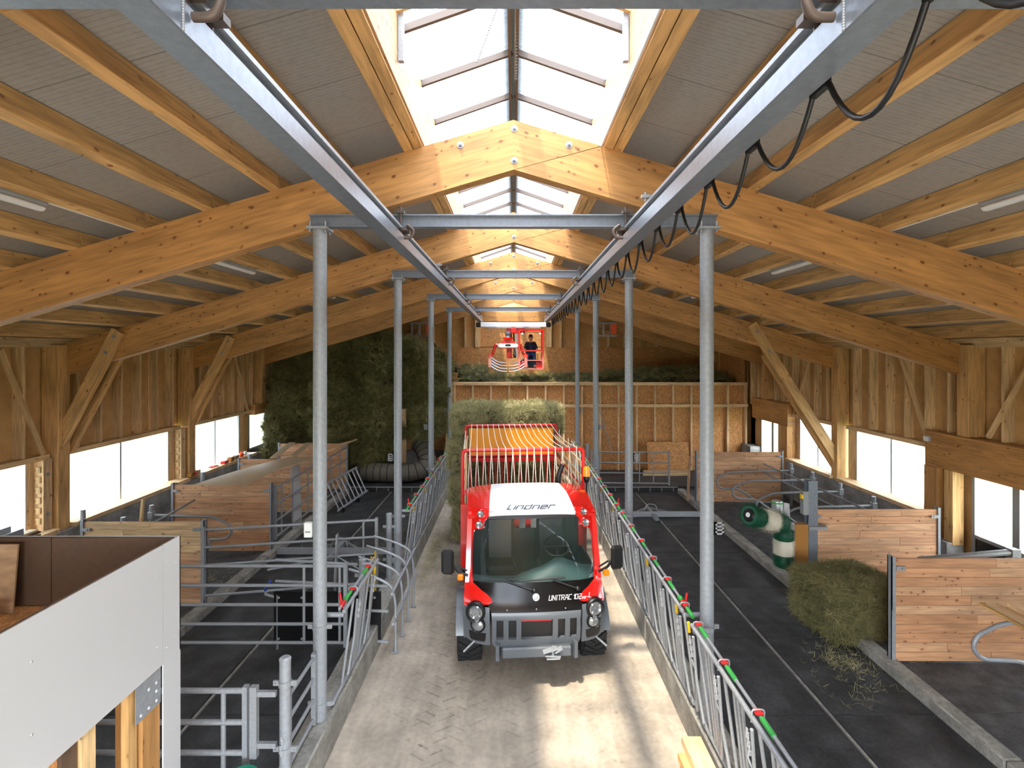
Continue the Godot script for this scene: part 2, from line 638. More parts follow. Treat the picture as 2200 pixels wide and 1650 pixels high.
	mat("hay_core", Color(0.22, 0.22, 0.11), 0.95, 0.0, mottle_tex(19, 256, 0.4, 1.0, 0.05, 0.2), Vector2(0.5, 0.5))
	mat("hay_dark_core", Color(0.30, 0.31, 0.14), 0.95, 0.0, mottle_tex(21, 256, 0.3, 1.0, 0.04, 0.2), Vector2(0.8, 0.8))
	var hs := mat("hay", Color.WHITE, 0.75)
	hs.vertex_color_use_as_albedo = true
	mat("bristle_green", Color(0.03, 0.30, 0.20), 0.6)
	mat("bristle_white", Color(0.84, 0.81, 0.74), 0.6)
	mat("card", Color(0.62, 0.42, 0.16), 0.7)
	mat("skin", Color(0.78, 0.55, 0.43), 0.55)
	mat("shirt", Color(0.07, 0.10, 0.20), 0.85)
	mat("jeans", Color(0.13, 0.21, 0.38), 0.85)
	mat("hair", Color(0.06, 0.045, 0.04), 0.7)
	mat("shoe", Color(0.50, 0.36, 0.26), 0.7)
	mat("grass", Color(0.34, 0.42, 0.18), 0.95, 0.0, mottle_tex(25, 256, 0.7, 1.0, 0.03, 0.1), Vector2(6, 6))
	mat("yard", Color(0.55, 0.54, 0.50), 0.95)
	mat("render_far", Color(0.72, 0.72, 0.74), 0.9)
	mat("bucket", Color(0.07, 0.42, 0.33), 0.4)
	var g := mat("glass", Color(0.16, 0.24, 0.23, 0.27), 0.03)
	g.transparency = BaseMaterial3D.TRANSPARENCY_ALPHA
	var poly := rib_tex(10, 2, 0.10)
	sheet_mat("polycarbonate", Color(0.90, 0.93, 0.95), 0.68, 1.0, poly, Vector2(0.4, 0.4))
	sheet_mat("door_sheet", Color(0.93, 0.93, 0.88), 0.45, 1.0, poly, Vector2(0.4, 0.4))
	sheet_mat("roof_sheet", Color(0.66, 0.69, 0.72), 0.74, 1.0, mottle_tex(61, 256, 0.9, 1.0, 0.02, 0.1), Vector2(1, 1))

func _ready() -> void:
	rng.seed = 2024
	# ---- camera, sky, sun, exposure
	var cam := Camera3D.new()
	cam.name = "camera"
	add_child(cam)
	cam.position = Vector3(0, 4.8, 0)
	cam.projection = Camera3D.PROJECTION_FRUSTUM
	cam.keep_aspect = Camera3D.KEEP_HEIGHT
	cam.near = 0.05
	cam.far = 400.0
	cam.size = 0.05 * 1650.0 / 1120.0
	cam.frustum_offset = Vector2(-0.00268, -0.0607) * 0.05
	cam.current = true
	var env := Environment.new()
	var sm := ProceduralSkyMaterial.new()
	sm.sky_top_color = Color(0.88, 0.92, 0.98)
	sm.sky_horizon_color = Color(0.89, 0.92, 0.95)
	sm.sky_curve = 0.25
	sm.ground_horizon_color = Color(0.70, 0.72, 0.68)
	sm.ground_bottom_color = Color(0.42, 0.45, 0.36)
	sm.sun_angle_max = 1.0
	sm.energy_multiplier = 6.0
	var sky := Sky.new()
	sky.sky_material = sm
	env.background_mode = Environment.BG_SKY
	env.sky = sky
	env.ambient_light_source = Environment.AMBIENT_SOURCE_SKY
	env.tonemap_mode = Environment.TONE_MAPPER_LINEAR
	env.tonemap_exposure = 4.3
	env.sdfgi_enabled = true
	env.ssao_enabled = true
	env.ssil_enabled = true
	var we := WorldEnvironment.new()
	we.environment = env
	add_child(we)
	var sun := DirectionalLight3D.new()
	sun.name = "sun"
	add_child(sun)
	sun.look_at_from_position(Vector3.ZERO, Vector3(0.186, -1.0, -0.35), Vector3.FORWARD)
	sun.light_color = Color(1.0, 0.96, 0.88)
	sun.light_energy = 2.0
	sun.light_angular_distance = 2.0
	sun.shadow_enabled = true
	make_materials()
	# ---- the building
	build_ground()
	build_floor()
	build_ceiling()
	build_skylight()
	build_wall(-1.0)
	build_wall(1.0)
	build_ends()
	build_hay_wall()
	build_frames()
	# ---- steel
	build_portals()
	build_crane_rails()
	build_feed_fences()
	# ---- things
	build_truck()
	build_hay()
	build_partitions()
	build_gates()
	build_crane()
	build_brush()
	build_platform()
	build_small_things()

func build_ground() -> void:
	var g := structure("floor_outside")
	var mb := MB.new()
	mb.quad(Vector3(-150, -0.3, 150), Vector3(150, -0.3, 150), Vector3(150, -0.3, -150), Vector3(-150, -0.3, -150), Vector3.UP, Vector2(0, 0), Vector2(300, 0), Vector2(300, 300), Vector2(0, 300))
	part(g, "meadow", mb, M.grass)
	mb = MB.new()
	mb.bx(-15.0, -0.29, 40.0, 15.0, -0.2, 4.2)
	part(g, "yard", mb, M.yard)

func build_floor() -> void:
	var fl := structure("floor")
	var mb := MB.new()
	mb.box(V(0, -0.16, 10.8), Vector3(18.9, 0.28, 30.2))
	part(fl, "base_slab", mb, M.concrete)
	# the alley, its texture laid in metres
	mb = MB.new()
	var a := V(-2.3, 0.0, D0)
	var b := V(2.3, 0.0, D0)
	var c := V(2.3, 0.0, 20.4)
	var d := V(-2.3, 0.0, 20.4)
	mb.quad(a, b, c, d, Vector3.UP, Vector2(0, D0 - 4.6), Vector2(4.6, D0 - 4.6), Vector2(4.6, 20.4 - 4.6), Vector2(0, 20.4 - 4.6))
	for k in 1:
		mb.bx(-2.3, -0.02, -20.4, 2.3, -0.002, -D0)
	part(fl, "alley_slab", mb, M.alley)
	for s in [-1.0, 1.0]:
		var side := "left" if s < 0 else "right"
		# kerb under the feed fence, cast in lengths
		var kb := structure("trim_kerb_" + side)
		var k0 := D0
		while k0 < 19.9:
			mb = MB.new()
			mb.box(V(s * 2.335, 0.21, k0 + 2.1), Vector3(0.31, 0.42, 4.19), Basis.IDENTITY, uo(), 0.018)
			part(kb, "kerb_length", mb, M.kerb)
			k0 += 4.21
		# rubber mats of the walkway, two columns with the scraper groove between
		for col in 2:
			var x0 := 2.5 if col == 0 else 4.225
			var x1 := 4.155 if col == 0 else 5.58
			var m0 := 1.3
			while m0 < 17.7:
				var m1 := minf(m0 + 1.86, 17.86)
				mb = MB.new()
				mb.box(V(s * (x0 + x1) * 0.5, 0.0, (m0 + m1) * 0.5), Vector3(x1 - x0 - 0.006, 0.04, m1 - m0 - 0.008), Basis.IDENTITY, uo(), 0.006)
				part(fl, "rubber_mat", mb, M.rubber)
				m0 = m1
		# scraper groove: a steel rail at the bottom of the gap
		mb = MB.new()
		mb.bx(s * 4.172, -0.02, -17.9, s * 4.208, 0.012, 0.0)
		part(fl, "groove_rail", mb, M.kerb)
		# edge beam and mats of the lying boxes
		var eb := structure("trim_edge_" + side)
		var e0 := 0.0
		while e0 < 17.0:
			mb = MB.new()
			mb.box(V(s * 5.69, 0.08, e0 + 1.48), Vector3(0.22, 0.18, 2.95), Basis.IDENTITY, uo(), 0.02)
			part(eb, "edge_beam", mb, M.kerb)
			e0 += 2.96
		mb = MB.new()
		mb.bx(s * 5.8, -0.02, -17.76, s * 9.0, 0.07, 0.0)
		part(fl, "bed_slab", mb, M.concrete)
		var b0 := 0.6
		while b0 < 17.6:
			mb = MB.new()
			mb.box(V(s * 7.36, 0.085, b0 + 0.62), Vector3(3.1, 0.035, 1.235), Basis.IDENTITY, uo(), 0.008)
			part(fl, "bed_mat", mb, M.rubber_grey)
			b0 += 1.24
		# raised landing at the far end with its steel nosing
		mb = MB.new()
		mb.box(V(s * 5.78, 0.09, 19.2), Vector3(6.52, 0.2, 2.5), Basis.IDENTITY, uo())
		part(fl, "landing", mb, M.rubber)
		mb = MB.new()
		mb.box(V(s * 4.1, 0.165, 17.93), Vector3(3.1, 0.03, 0.03))
		part(fl, "nosing", mb, M.zinc)
		for k in 8:
			mb = MB.new()
			mb.box(V(s * (2.7 + k * 0.4), 0.09, 17.925), Vector3(0.025, 0.14, 0.03))
			part(fl, "nosing_bracket", mb, M.zinc)

func roof_y(x: float) -> float:
	return 7.65 - SL * absf(x)

func build_ceiling() -> void:
	var ce := structure("ceiling")
	# insulated roof panels, one metre wide, eaves to skylight
	for s in [-1.0, 1.0]:
		var mb := MB.new()
		var x0 := 1.16
		var x1 := 9.75
		var lift := 0.25
		var p := PackedVector2Array([Vector2(s * x0, roof_y(x0) + lift), Vector2(s * x1, roof_y(x1) + lift), Vector2(s * x1, roof_y(x1) + lift + 0.1), Vector2(s * x0, roof_y(x0) + lift + 0.1)])
		var w := 0.496
		# underside with its fine ribs running down the slope
		mb.quad(Vector3(p[0].x, p[0].y, w), Vector3(p[1].x, p[1].y, w), Vector3(p[1].x, p[1].y, -w), Vector3(p[0].x, p[0].y, -w), Vector3.DOWN, Vector2(0, 0), Vector2(0, 8.9), Vector2(1, 8.9), Vector2(1, 0))
		mb.quad(Vector3(p[3].x, p[3].y, w), Vector3(p[2].x, p[2].y, w), Vector3(p[2].x, p[2].y, -w), Vector3(p[3].x, p[3].y, -w), Vector3.UP)
		for z in [-w, w]:
			mb.quad(Vector3(p[0].x, p[0].y, z), Vector3(p[1].x, p[1].y, z), Vector3(p[2].x, p[2].y, z), Vector3(p[3].x, p[3].y, z), Vector3(0, 0, z))
		mb.quad(Vector3(p[0].x, p[0].y, w), Vector3(p[0].x, p[0].y, -w), Vector3(p[3].x, p[3].y, -w), Vector3(p[3].x, p[3].y, w), Vector3(-s, 0, 0))
		mb.quad(Vector3(p[1].x, p[1].y, w), Vector3(p[1].x, p[1].y, -w), Vector3(p[2].x, p[2].y, -w), Vector3(p[2].x, p[2].y, w), Vector3(s, 0, 0))
		var me := mb.mesh()
		var d := D0
		while d < D1 + 0.3:
			piece(ce, "roof_panel", me, M.panel, Vector3(0, 0, -(d + 0.5)))
			d += 1.0
		# sealing deck above the joints keeps the daylight out
		mb = MB.new()
		mb.quad(V(s * x0, roof_y(x0) + 0.37, D0 - 0.2), V(s * x1, roof_y(x1) + 0.37, D0 - 0.2), V(s * x1, roof_y(x1) + 0.37, D1 + 0.6), V(s * x0, roof_y(x0) + 0.37, D1 + 0.6), Vector3.DOWN)
		part(ce, "roof_deck", mb, M.zinc_dull)
		# purlins: a pair beside the skylight, then every 0.82 m
		var xs := [1.2, 1.318]
		for k in 10:
			xs.append(2.14 + k * 0.82)
		for x in xs:
			for span in [[D0, 6.47], [6.47, 14.89], [14.89, 23.31], [23.31, D1]]:
				var q: float = span[0]
				var q1: float = span[1]
				mb = MB.new()
				mb.bar(V(s * x, roof_y(x) + 0.122, q + 0.002), V(s * x, roof_y(x) + 0.122, q1 - 0.002), 0.115, 0.236, Vector3(s * SL, 1, 0).normalized(), uo(), 0.006)
				part(ce, "purlin", mb, M.purlin)
		# upstand board of the skylight
		for span in [[D0, 6.47], [6.47, 14.89], [14.89, 23.31], [23.31, D1]]:
			var q: float = span[0]
			var q1: float = span[1]
			mb = MB.new()
			mb.bx(s * 1.098, 7.35, -(q + 0.002), s * 1.138, 8.02, -(q1 - 0.002), uo())
			part(ce, "upstand_board", mb, M.curb_wood)

func build_skylight() -> void:
	var sk := structure("window_ridge")
	var top := 8.43
	var low := 8.03
	# corrugated sheets, each between two bars
	for s in [-1.0, 1.0]:
		var mb := MB.new()
		var rows: Array = []
		for i in 2:
			var line := PackedVector3Array()
			for j in 57:
				var z := -0.52 + 1.04 * j / 56.0
				line.append(Vector3(s * (1.2 if i == 0 else 0.02), (low if i == 0 else top) + 0.05 + 0.009 * sin(z * TAU / 0.0743), z))
			rows.append(line)
		mb.sheet(rows, Vector3.UP)
		var me := mb.mesh()
		var bar := MB.new()
		bar.bar(Vector3(s * 1.16, low - 0.03, 0), Vector3(s * 0.02, top - 0.03, 0), 0.045, 0.07)
		var bm := bar.mesh()
		var d := D0 + 0.8
		while d < D1 - 0.6:
			piece(sk, "pane", me, M.roof_sheet, V(0, 0, d + 0.525))
			piece(sk, "glazing_bar", bm, M.bar_bronze, V(0, 0, d))
			d += 1.05
		mb = MB.new()
		mb.bx(s * 1.10, low - 0.01, -D1, s * 1.17, low + 0.03, -D0)
		part(sk, "eaves_profile", mb, M.black)
	# ridge beam of two channels
	for s in [-1.0, 1.0]:
		var mb := MB.new()
		mb.bx(s * 0.025, top - 0.14, -D1, s * 0.06, top + 0.03, -D0)
		part(sk, "ridge_channel", mb, M.bar_bronze)
	var mb2 := MB.new()
	mb2.bx(-0.14, top + 0.055, -D1, 0.14, top + 0.075, -D0)
	part(sk, "ridge_cap", mb2, M.zinc_dull)
	# hanging square tubes beside one bar, the racks of the vent and the drive further back
	for s in [-1.0, 1.0]:
		var mb := MB.new()
		mb.bx(s * 1.04, 7.56, -4.98, s * 1.09, 8.03, -4.93)
		part(sk, "hanger_tube", mb, M.zinc)
		mb = MB.new()
		mb.bar(V(s * 1.14, 8.0, 4.9), V(s * 0.03, 8.36, 4.9), 0.04, 0.035)
		part(sk, "brace_bar", mb, M.purlin)
	for rk in [[V(-0.07, 8.38, 5.0), V(-0.37, 7.64, 5.1)], [V(0.02, 8.36, 4.6), V(0.02, 8.25, 6.6)]]:
		var mb := MB.new()
		mb.bar(rk[0], rk[1], 0.012, 0.03)
		var n := 34
		var tm := MB.new()
		for k in n:
			var p: Vector3 = rk[0].lerp(rk[1], (k + 0.5) / n)
			tm.box(p + Vector3(0.018, -0.006, 0), Vector3(0.012, 0.012, 0.012))
		var o := part(sk, "vent_rack", mb, M.zinc)
		part(o, "teeth", tm, M.zinc)
	var dr := MB.new()
	dr.box(V(0.12, 8.0, 12.9), Vector3(0.16, 0.3, 0.16), Basis.IDENTITY, Vector2.ZERO, 0.02)
	dr.rod(V(0.12, 7.85, 12.9), V(0.12, 7.6, 12.9), 0.05, 10)
	part(sk, "vent_drive", dr, M.plastic_grey)
	for y in [8.1, 7.95]:
		var mb := MB.new()
		mb.rod(V(-0.75, y, 12.9), V(0.75, y, 12.9), 0.015, 6)
		part(sk, "drive_shaft", mb, M.zinc)

func build_wall(s: float) -> void:
	var side := "left" if s < 0 else "right"
	var w := structure("wall_" + side)
	var mb: MB
	# concrete plinth
	for r in ([[D0, 18.2], [19.75, D1]] if s < 0 else [[D0, 7.0], [11.45, 17.2], [19.75, D1]]):
		mb = MB.new()
		mb.box(V(s * 9.2, 0.6, (r[0] + r[1]) * 0.5), Vector3(0.46, 1.26, r[1] - r[0]), Basis.IDENTITY, uo(), 0.01)
		part(w, "concrete_plinth", mb, M.concrete)
	# window sill boards
	for r in ([[D0, 6.3], [6.6, 10.3], [10.68, 14.45], [14.8, 18.2]] if s < 0 else [[D0, 6.3], [11.46, 14.5], [14.75, 17.2]]):
		mb = MB.new()
		mb.box(V(s * 9.17, 1.275, (r[0] + r[1]) * 0.5), Vector3(0.44, 0.09, r[1] - r[0]), Basis.IDENTITY, uo(), 0.006)
		part(w, "sill_board", mb, M.pale_wood)
	# sheathing boards above the windows
	var q := D0
	while q < D1:
		mb = MB.new()
		mb.box(V(s * 9.46, 4.0, q + 1.245), Vector3(0.05, 2.5, 2.49), Basis.IDENTITY, uo())
		part(w, "sheathing_board", mb, M.sheathing)
		q += 2.5
	# plate over the windows and wall plate at the eaves
	for r in ([[D0, 10.34], [10.68, 14.4], [14.75, 18.35]] if s < 0 else [[D0, 6.9], [11.47, 14.4], [14.72, 17.2]]):
		mb = MB.new()
		mb.box(V(s * 9.31, 2.735, (r[0] + r[1]) * 0.5), Vector3(0.24, 0.1, r[1] - r[0]), Basis.IDENTITY, uo(), 0.005)
		part(w, "window_plate", mb, M.stud)
	mb = MB.new()
	mb.box(V(s * 9.33, 4.99, 10.85), Vector3(0.24, 0.18, D1 - D0), Basis.IDENTITY, uo())
	part(w, "wall_plate", mb, M.stud)
	# studs
	var sx := s * 9.33
	q = D0 + 0.3
	while q < D1 - 0.2:
		var y0 := 2.79
		var skip := false
		for fk in 7:
			if absf(q - (F1 + (fk - 2) * DB)) < 0.22:
				skip = true
		if s > 0 and ((q > 6.9 and q < 11.45) or (q > 17.2 and q < 19.75)):
			y0 = 3.1
		if s < 0 and q > 18.4 and q < 19.8:
			y0 = 2.9
		if not skip and not (q > 20.4):
			mb = MB.new()
			mb.bar(V(sx, y0, q), V(sx, 4.9, q), 0.06, 0.21, Vector3.RIGHT, uo(), 0.004)
			part(w, "stud", mb, M.stud)
		q += 0.615
	# main posts below the frames
	for fk in 7:
		var fd := F1 + (fk - 2) * DB
		var y0 := 1.2
		if s > 0 and (fk == 3 or fk == 5):
			y0 = 3.1
		if s < 0 and fk == 5:
			y0 = 2.96
		mb = MB.new()
		mb.box(V(s * 9.24, (y0 + 4.95) * 0.5, fd), Vector3(0.34, 4.95 - y0, 0.28), Basis(Vector3.UP, 0.0), uo(), 0.008)
		part(w, "wall_post", mb, M.purlin)
		if not (s > 0 and fk >= 3) and fk < 5:
			mb = MB.new()
			mb.box(V(s * 9.27, 2.0, fd - 0.27), Vector3(0.22, 1.4, 0.2), Basis.IDENTITY, uo(), 0.006)
			var j := part(w, "window_jamb", mb, M.pale_wood)
			for y in [1.62, 2.4]:
				var bm := MB.new()
				bm.lathe(PackedVector2Array([Vector2(0.0, 0.03), Vector2(0.02, 0.03), Vector2(0.022, 0.01), Vector2(0.04, 0.008), Vector2(0.04, 0.0)]), Transform3D(Basis(Vector3(0, 1, 0), Vector3(-s, 0, 0), Vector3(0, 0, 1)), V(s * 9.16, y, fd - 0.27)), 10)
				part(j, "bolt", bm, M.zinc)
			# slotted vent strip beside the jamb
			mb = MB.new()
			for k in 6:
				mb.bx(s * 9.2, 1.45 + k * 0.2, -(fd - 0.40), s * 9.3, 1.57 + k * 0.2, -(fd - 0.375))
			part(w, "spacer_strip", mb, M.stud)
	# wind braces nailed across the studs: [d, y] to [d, y]
	for br in ([[9.34, 4.85, 10.2, 2.8], [17.2, 4.7, 18.05, 2.8], [19.6, 4.6, 19.1, 2.95], [2.5, 2.8, 4.2, 4.8]] if s < 0 else [[12.4, 4.75, 11.55, 2.8], [16.2, 4.6, 17.1, 2.8], [9.1, 4.9, 10.1, 3.15], [2.5, 2.8, 4.2, 4.8]]):
		mb = MB.new()
		mb.bar(V(s * 9.2, br[1], br[0]), V(s * 9.2, br[3], br[2]), 0.09, 0.045, Vector3.RIGHT, uo())
		part(w, "wind_brace", mb, M.stud)
	# windows
	var wn := 0
	for r in ([[-3.6, -2.5], [-1.7, 1.75], [2.45, 5.88], [6.62, 10.0], [10.68, 14.12], [14.9, 17.75]] if s < 0 else [[-3.6, -2.5], [-1.7, 1.75], [2.45, 5.88], [11.58, 14.2], [14.98, 17.0]]):
		wn += 1
		var o := structure("window_%d" % (wn + (0 if s < 0 else 10)))
		var x := s * 9.36
		var n := 1 if r[1] - r[0] < 1.5 else 2
		var pw: float = (r[1] - r[0]) / n
		for k in n:
			var a0: float = r[0] + k * pw
			mb = MB.new()
			mb.quad(V(x, 1.3, a0), V(x, 1.3, a0 + pw), V(x, 2.7, a0 + pw), V(x, 2.7, a0), Vector3(-s, 0, 0), Vector2(0, 0), Vector2(0, pw), Vector2(1.4, pw), Vector2(1.4, 0))
			mb.quad(V(x + s * 0.02, 1.3, a0), V(x + s * 0.02, 1.3, a0 + pw), V(x + s * 0.02, 2.7, a0 + pw), V(x + s * 0.02, 2.7, a0), Vector3(s, 0, 0), Vector2(0, 0), Vector2(0, pw), Vector2(1.4, pw), Vector2(1.4, 0))
			part(o, "pane", mb, M.polycarbonate)
		for k in n + 1:
			mb = MB.new()
			mb.bx(x - s * 0.02, 1.3, -(r[0] + k * pw - 0.025), x + s * 0.04, 2.7, -(r[0] + k * pw + 0.025))
			part(o, "mullion", mb, M.alu)
		# closing cheeks between the frame and the posts
		for e in [[r[0] - 0.34, r[0]], [r[1], r[1] + 0.34]]:
			mb = MB.new()
			mb.bx(s * 9.34, 1.3, -e[0], s * 9.37, 2.7, -e[1], uo())
			part(o, "cheek_board", mb, M.pale_wood)
	# boarding low on the wall of the hay store
	mb = MB.new()
	mb.bx(s * 9.42, 1.0, -20.3, s * 9.46, 2.85, -D1)
	part(w, "sheathing_board", mb, M.sheathing)
	# doors
	if s < 0:
		build_door("door_1", s, 18.45, [19.7], 1.36, 2.6, M.door_sheet)
		var h := MB.new()
		h.box(V(s * 9.2, 2.78, 19.05), Vector3(0.3, 0.36, 1.55), Basis.IDENTITY, uo(), 0.008)
		part(w, "door_header", h, M.glulam)
	else:
		build_door("door_2", s, 17.95, [18.85, 19.75], 1.0, 2.32, M.door_sheet)
		build_door("door_3", s, 7.0, [8.0, 9.0, 9.72, 10.66], 1.06, 2.32, M.door_sheet)
		for r in [[17.2, 19.76], [6.9, 11.46]]:
			var h := MB.new()
			h.box(V(s * 9.18, 2.72, (r[0] + r[1]) * 0.5), Vector3(0.28, 0.75, r[1] - r[0]), Basis.IDENTITY, uo(), 0.01)
			part(w, "door_header", h, M.glulam)
		for p in [[11.1, 11.46, 0.86, 9.17, 0.3, M.glulam], [10.78, 11.0, 0.8, 9.2, 0.24, M.purlin], [6.75, 7.0, 0.4, 9.2, 0.3, M.glulam], [17.2, 17.55, 0.86, 9.17, 0.3, M.glulam], [17.65, 17.9, 0.8, 9.2, 0.24, M.purlin]]:
			var h := MB.new()
			h.box(V(s * p[3], (p[2] + 2.345) * 0.5, (p[0] + p[1]) * 0.5), Vector3(p[4], 2.345 - p[2], p[1] - p[0]), Basis.IDENTITY, uo(), 0.008)
			part(w, "door_post", h, p[5])
		for dd in [11.12, 17.55]:
			var h := MB.new()
			h.box(V(s * 9.15, 0.43, dd), Vector3(0.36, 0.86, 0.66), Basis.IDENTITY, uo(), 0.01)
			part(w, "concrete_pad", h, M.concrete)

func build_door(nm: String, s: float, d0: float, ends: Array, y0: float, y1: float, m: Material) -> void:
	var o := structure(nm)
	var a := d0
	var x := s * 9.4
	for e in ends:
		var leaf := MB.new()
		for z in [a + 0.035, e - 0.035]:
			leaf.bx(x - 0.03, 0.1, -(z - 0.035), x + 0.03, y1 + 0.08, -(z + 0.035))
		for y in [0.12, y0, y1 + 0.04]:
			leaf.bx(x - 0.028, y - 0.035, -a, x + 0.028, y + 0.035, -e)
		var l := part(o, "door_frame", leaf, M.plastic_grey)
		var mb := MB.new()
		mb.quad(V(x, y0, a), V(x, y0, e), V(x, y1, e), V(x, y1, a), Vector3(-s, 0, 0), Vector2(0, 0), Vector2(e - a, 0), Vector2(e - a, y1 - y0), Vector2(0, y1 - y0))
		part(l, "pane", mb, m)
		mb = MB.new()
		mb.bx(x - 0.012, 0.1, -(a + 0.03), x + 0.012, y0, -(e - 0.03))
		part(l, "lower_panel", mb, M.black_panel)
		a = e
	var sealing := MB.new()
	sealing.bx(s * 9.42, -0.1, -(d0 - 0.8), s * 9.46, 2.8, -d0)
	sealing.bx(s * 9.42, -0.1, -a, s * 9.46, 2.8, -(a + 0.9))
	sealing.bx(s * 9.42, y1 + 0.06, -d0, s * 9.46, 2.85, -a)
	part(o, "surround_board", sealing, M.sheathing)

func gable(lift: float) -> PackedVector2Array:
	return PackedVector2Array([Vector2(-9.5, -0.3), Vector2(9.5, -0.3), Vector2(9.5, 5.05 + lift), Vector2(1.2, 7.55 + lift), Vector2(1.2, 8.05), Vector2(0, 8.45), Vector2(-1.2, 8.05), Vector2(-1.2, 7.55 + lift), Vector2(-9.5, 5.05 + lift)])

func build_ends() -> void:
	var wf := structure("wall_front")
	var mb := MB.new()
	# assumed gate opening behind the camera, added to light surfaces that face it
	var gp := gable(0.0)
	gp.remove_at(1)
	gp.remove_at(0)
	gp.append_array(PackedVector2Array([Vector2(-9.5, -0.3), Vector2(-3.0, -0.3), Vector2(-3.0, 4.3), Vector2(3.0, 4.3), Vector2(3.0, -0.3), Vector2(9.5, -0.3)]))
	mb.prism(gp, -D0, -D0 + 0.15)
	part(wf, "boarding", mb, M.sheathing)
	var wb := structure("wall_back")
	mb = MB.new()
	mb.prism(gable(0.0), -D1 - 0.2, -D1 - 0.05)
	part(wb, "boarding", mb, M.sheathing)
	# studs of the gable above the lining
	var x := -8.6
	while x < 8.7:
		if absf(x) > 1.75:
			mb = MB.new()
			mb.bar(V(x, 5.05, D1 - 0.05), V(x, roof_y(x) + 0.02, D1 - 0.05), 0.2, 0.09, Vector3.RIGHT, uo())
			part(wb, "gable_stud", mb, M.stud)
		x += 0.78
	for s in [-1.0, 1.0]:
		mb = MB.new()
		mb.bar(V(s * 1.75, 5.05, D1 - 0.06), V(s * 1.75, 7.1, D1 - 0.06), 0.24, 0.24, Vector3.RIGHT, uo())
		part(wb, "gable_post", mb, M.stud)
	# boards between the two posts
	for k in 6:
		mb = MB.new()
		mb.box(V(-1.36 + k * 0.545, 5.95, D1 + 0.0), Vector3(0.535, 1.75, 0.05), Basis.IDENTITY, uo())
		part(wb, "gable_board", mb, M.osb)
	mb = MB.new()
	mb.box(V(0, 6.55, D1 - 0.12), Vector3(3.4, 0.5, 0.2), Basis.IDENTITY, uo(), 0.01)
	part(wb, "gable_beam", mb, M.glulam)
	# lining of the hay store: boards 2.5 x 1.25 on the gable and on both side walls
	var y := 0.05
	var r := 0
	while y < 5.0:
		var hh := minf(1.25, 5.08 - y)
		var x0 := -9.1 - (1.25 if r % 2 == 1 else 0.0)
		while x0 < 9.1:
			var xa := maxf(x0, -9.1)
			var xb := minf(x0 + 2.5, 9.1)
			mb = MB.new()
			mb.bx(xa + 0.003, y + 0.003, -(D1 - 0.12), xb - 0.003, y + hh - 0.003, -(D1 - 0.145), uo())
			part(wb, "lining_board", mb, M.osb)
			x0 += 2.5
		y += 1.25
		r += 1
	for s in [-1.0, 1.0]:
		var wl := structure("wall_lining_" + ("left" if s < 0 else "right"))
		for k in 2:
			for j in 4:
				mb = MB.new()
				var d0 := 20.62 + k * 2.5
				var yy := 0.05 + j * 1.25
				mb.bx(s * 9.12, yy + 0.003, -(d0 + 0.003), s * 9.145, minf(yy + 1.247, 4.85), -(minf(d0 + 2.497, D1 - 0.15)), uo())
				part(wl, "lining_board", mb, M.osb)

func build_hay_wall() -> void:
	var w := structure("wall_partition")
	var mb: MB
	var d := 20.5
	var x := -2.35
	while x < 9.1:
		mb = MB.new()
		mb.bx(x + 0.003, 0.0, -d, minf(x + 1.42, 9.13) - 0.003, 3.56, -(d + 0.025), uo())
		part(w, "board", mb, M.osb)
		x += 1.42
	x = -2.3
	while x < 9.15:
		mb = MB.new()
		mb.bar(V(x, 0.0, d - 0.075), V(x, 3.5, d - 0.075), 0.15, 0.075, Vector3.RIGHT, uo(), 0.004)
		part(w, "stud", mb, M.pale_wood)
		x += 0.712
	mb = MB.new()
	mb.box(V(3.39, 3.57, d - 0.05), Vector3(11.5, 0.12, 0.26), Basis.IDENTITY, uo(), 0.006)
	part(w, "top_plate", mb, M.pale_wood)
	mb = MB.new()
	mb.box(V(5.2, 2.72, d - 0.155), Vector3(7.9, 0.11, 0.04), Basis.IDENTITY, uo())
	part(w, "rail", mb, M.pale_wood)
	# diagonal batten on one field
	mb = MB.new()
	mb.bar(V(3.38, 2.5, d - 0.17), V(3.85, 0.9, d - 0.17), 0.03, 0.05, Vector3.BACK, uo())
	part(w, "brace", mb, M.zinc_dull)
	# return wall towards the gable, and the cheek beside the hay chute
	w = structure("wall_return")
	mb = MB.new()
	mb.bx(-2.42, 0.0, -(d - 0.15), -2.36, 3.6, -25.5, uo())
	part(w, "return_board", mb, M.pale_wood)
	# door posts and floor of the chute under the hay
	for p in [[-4.05, 19.35], [-2.42, 19.35]]:
		mb = MB.new()
		mb.bar(V(p[0], 0.19, p[1]), V(p[0], 2.7, p[1]), 0.16, 0.16, Vector3.RIGHT, uo(), 0.005)
		part(w, "chute_post", mb, M.pale_wood)

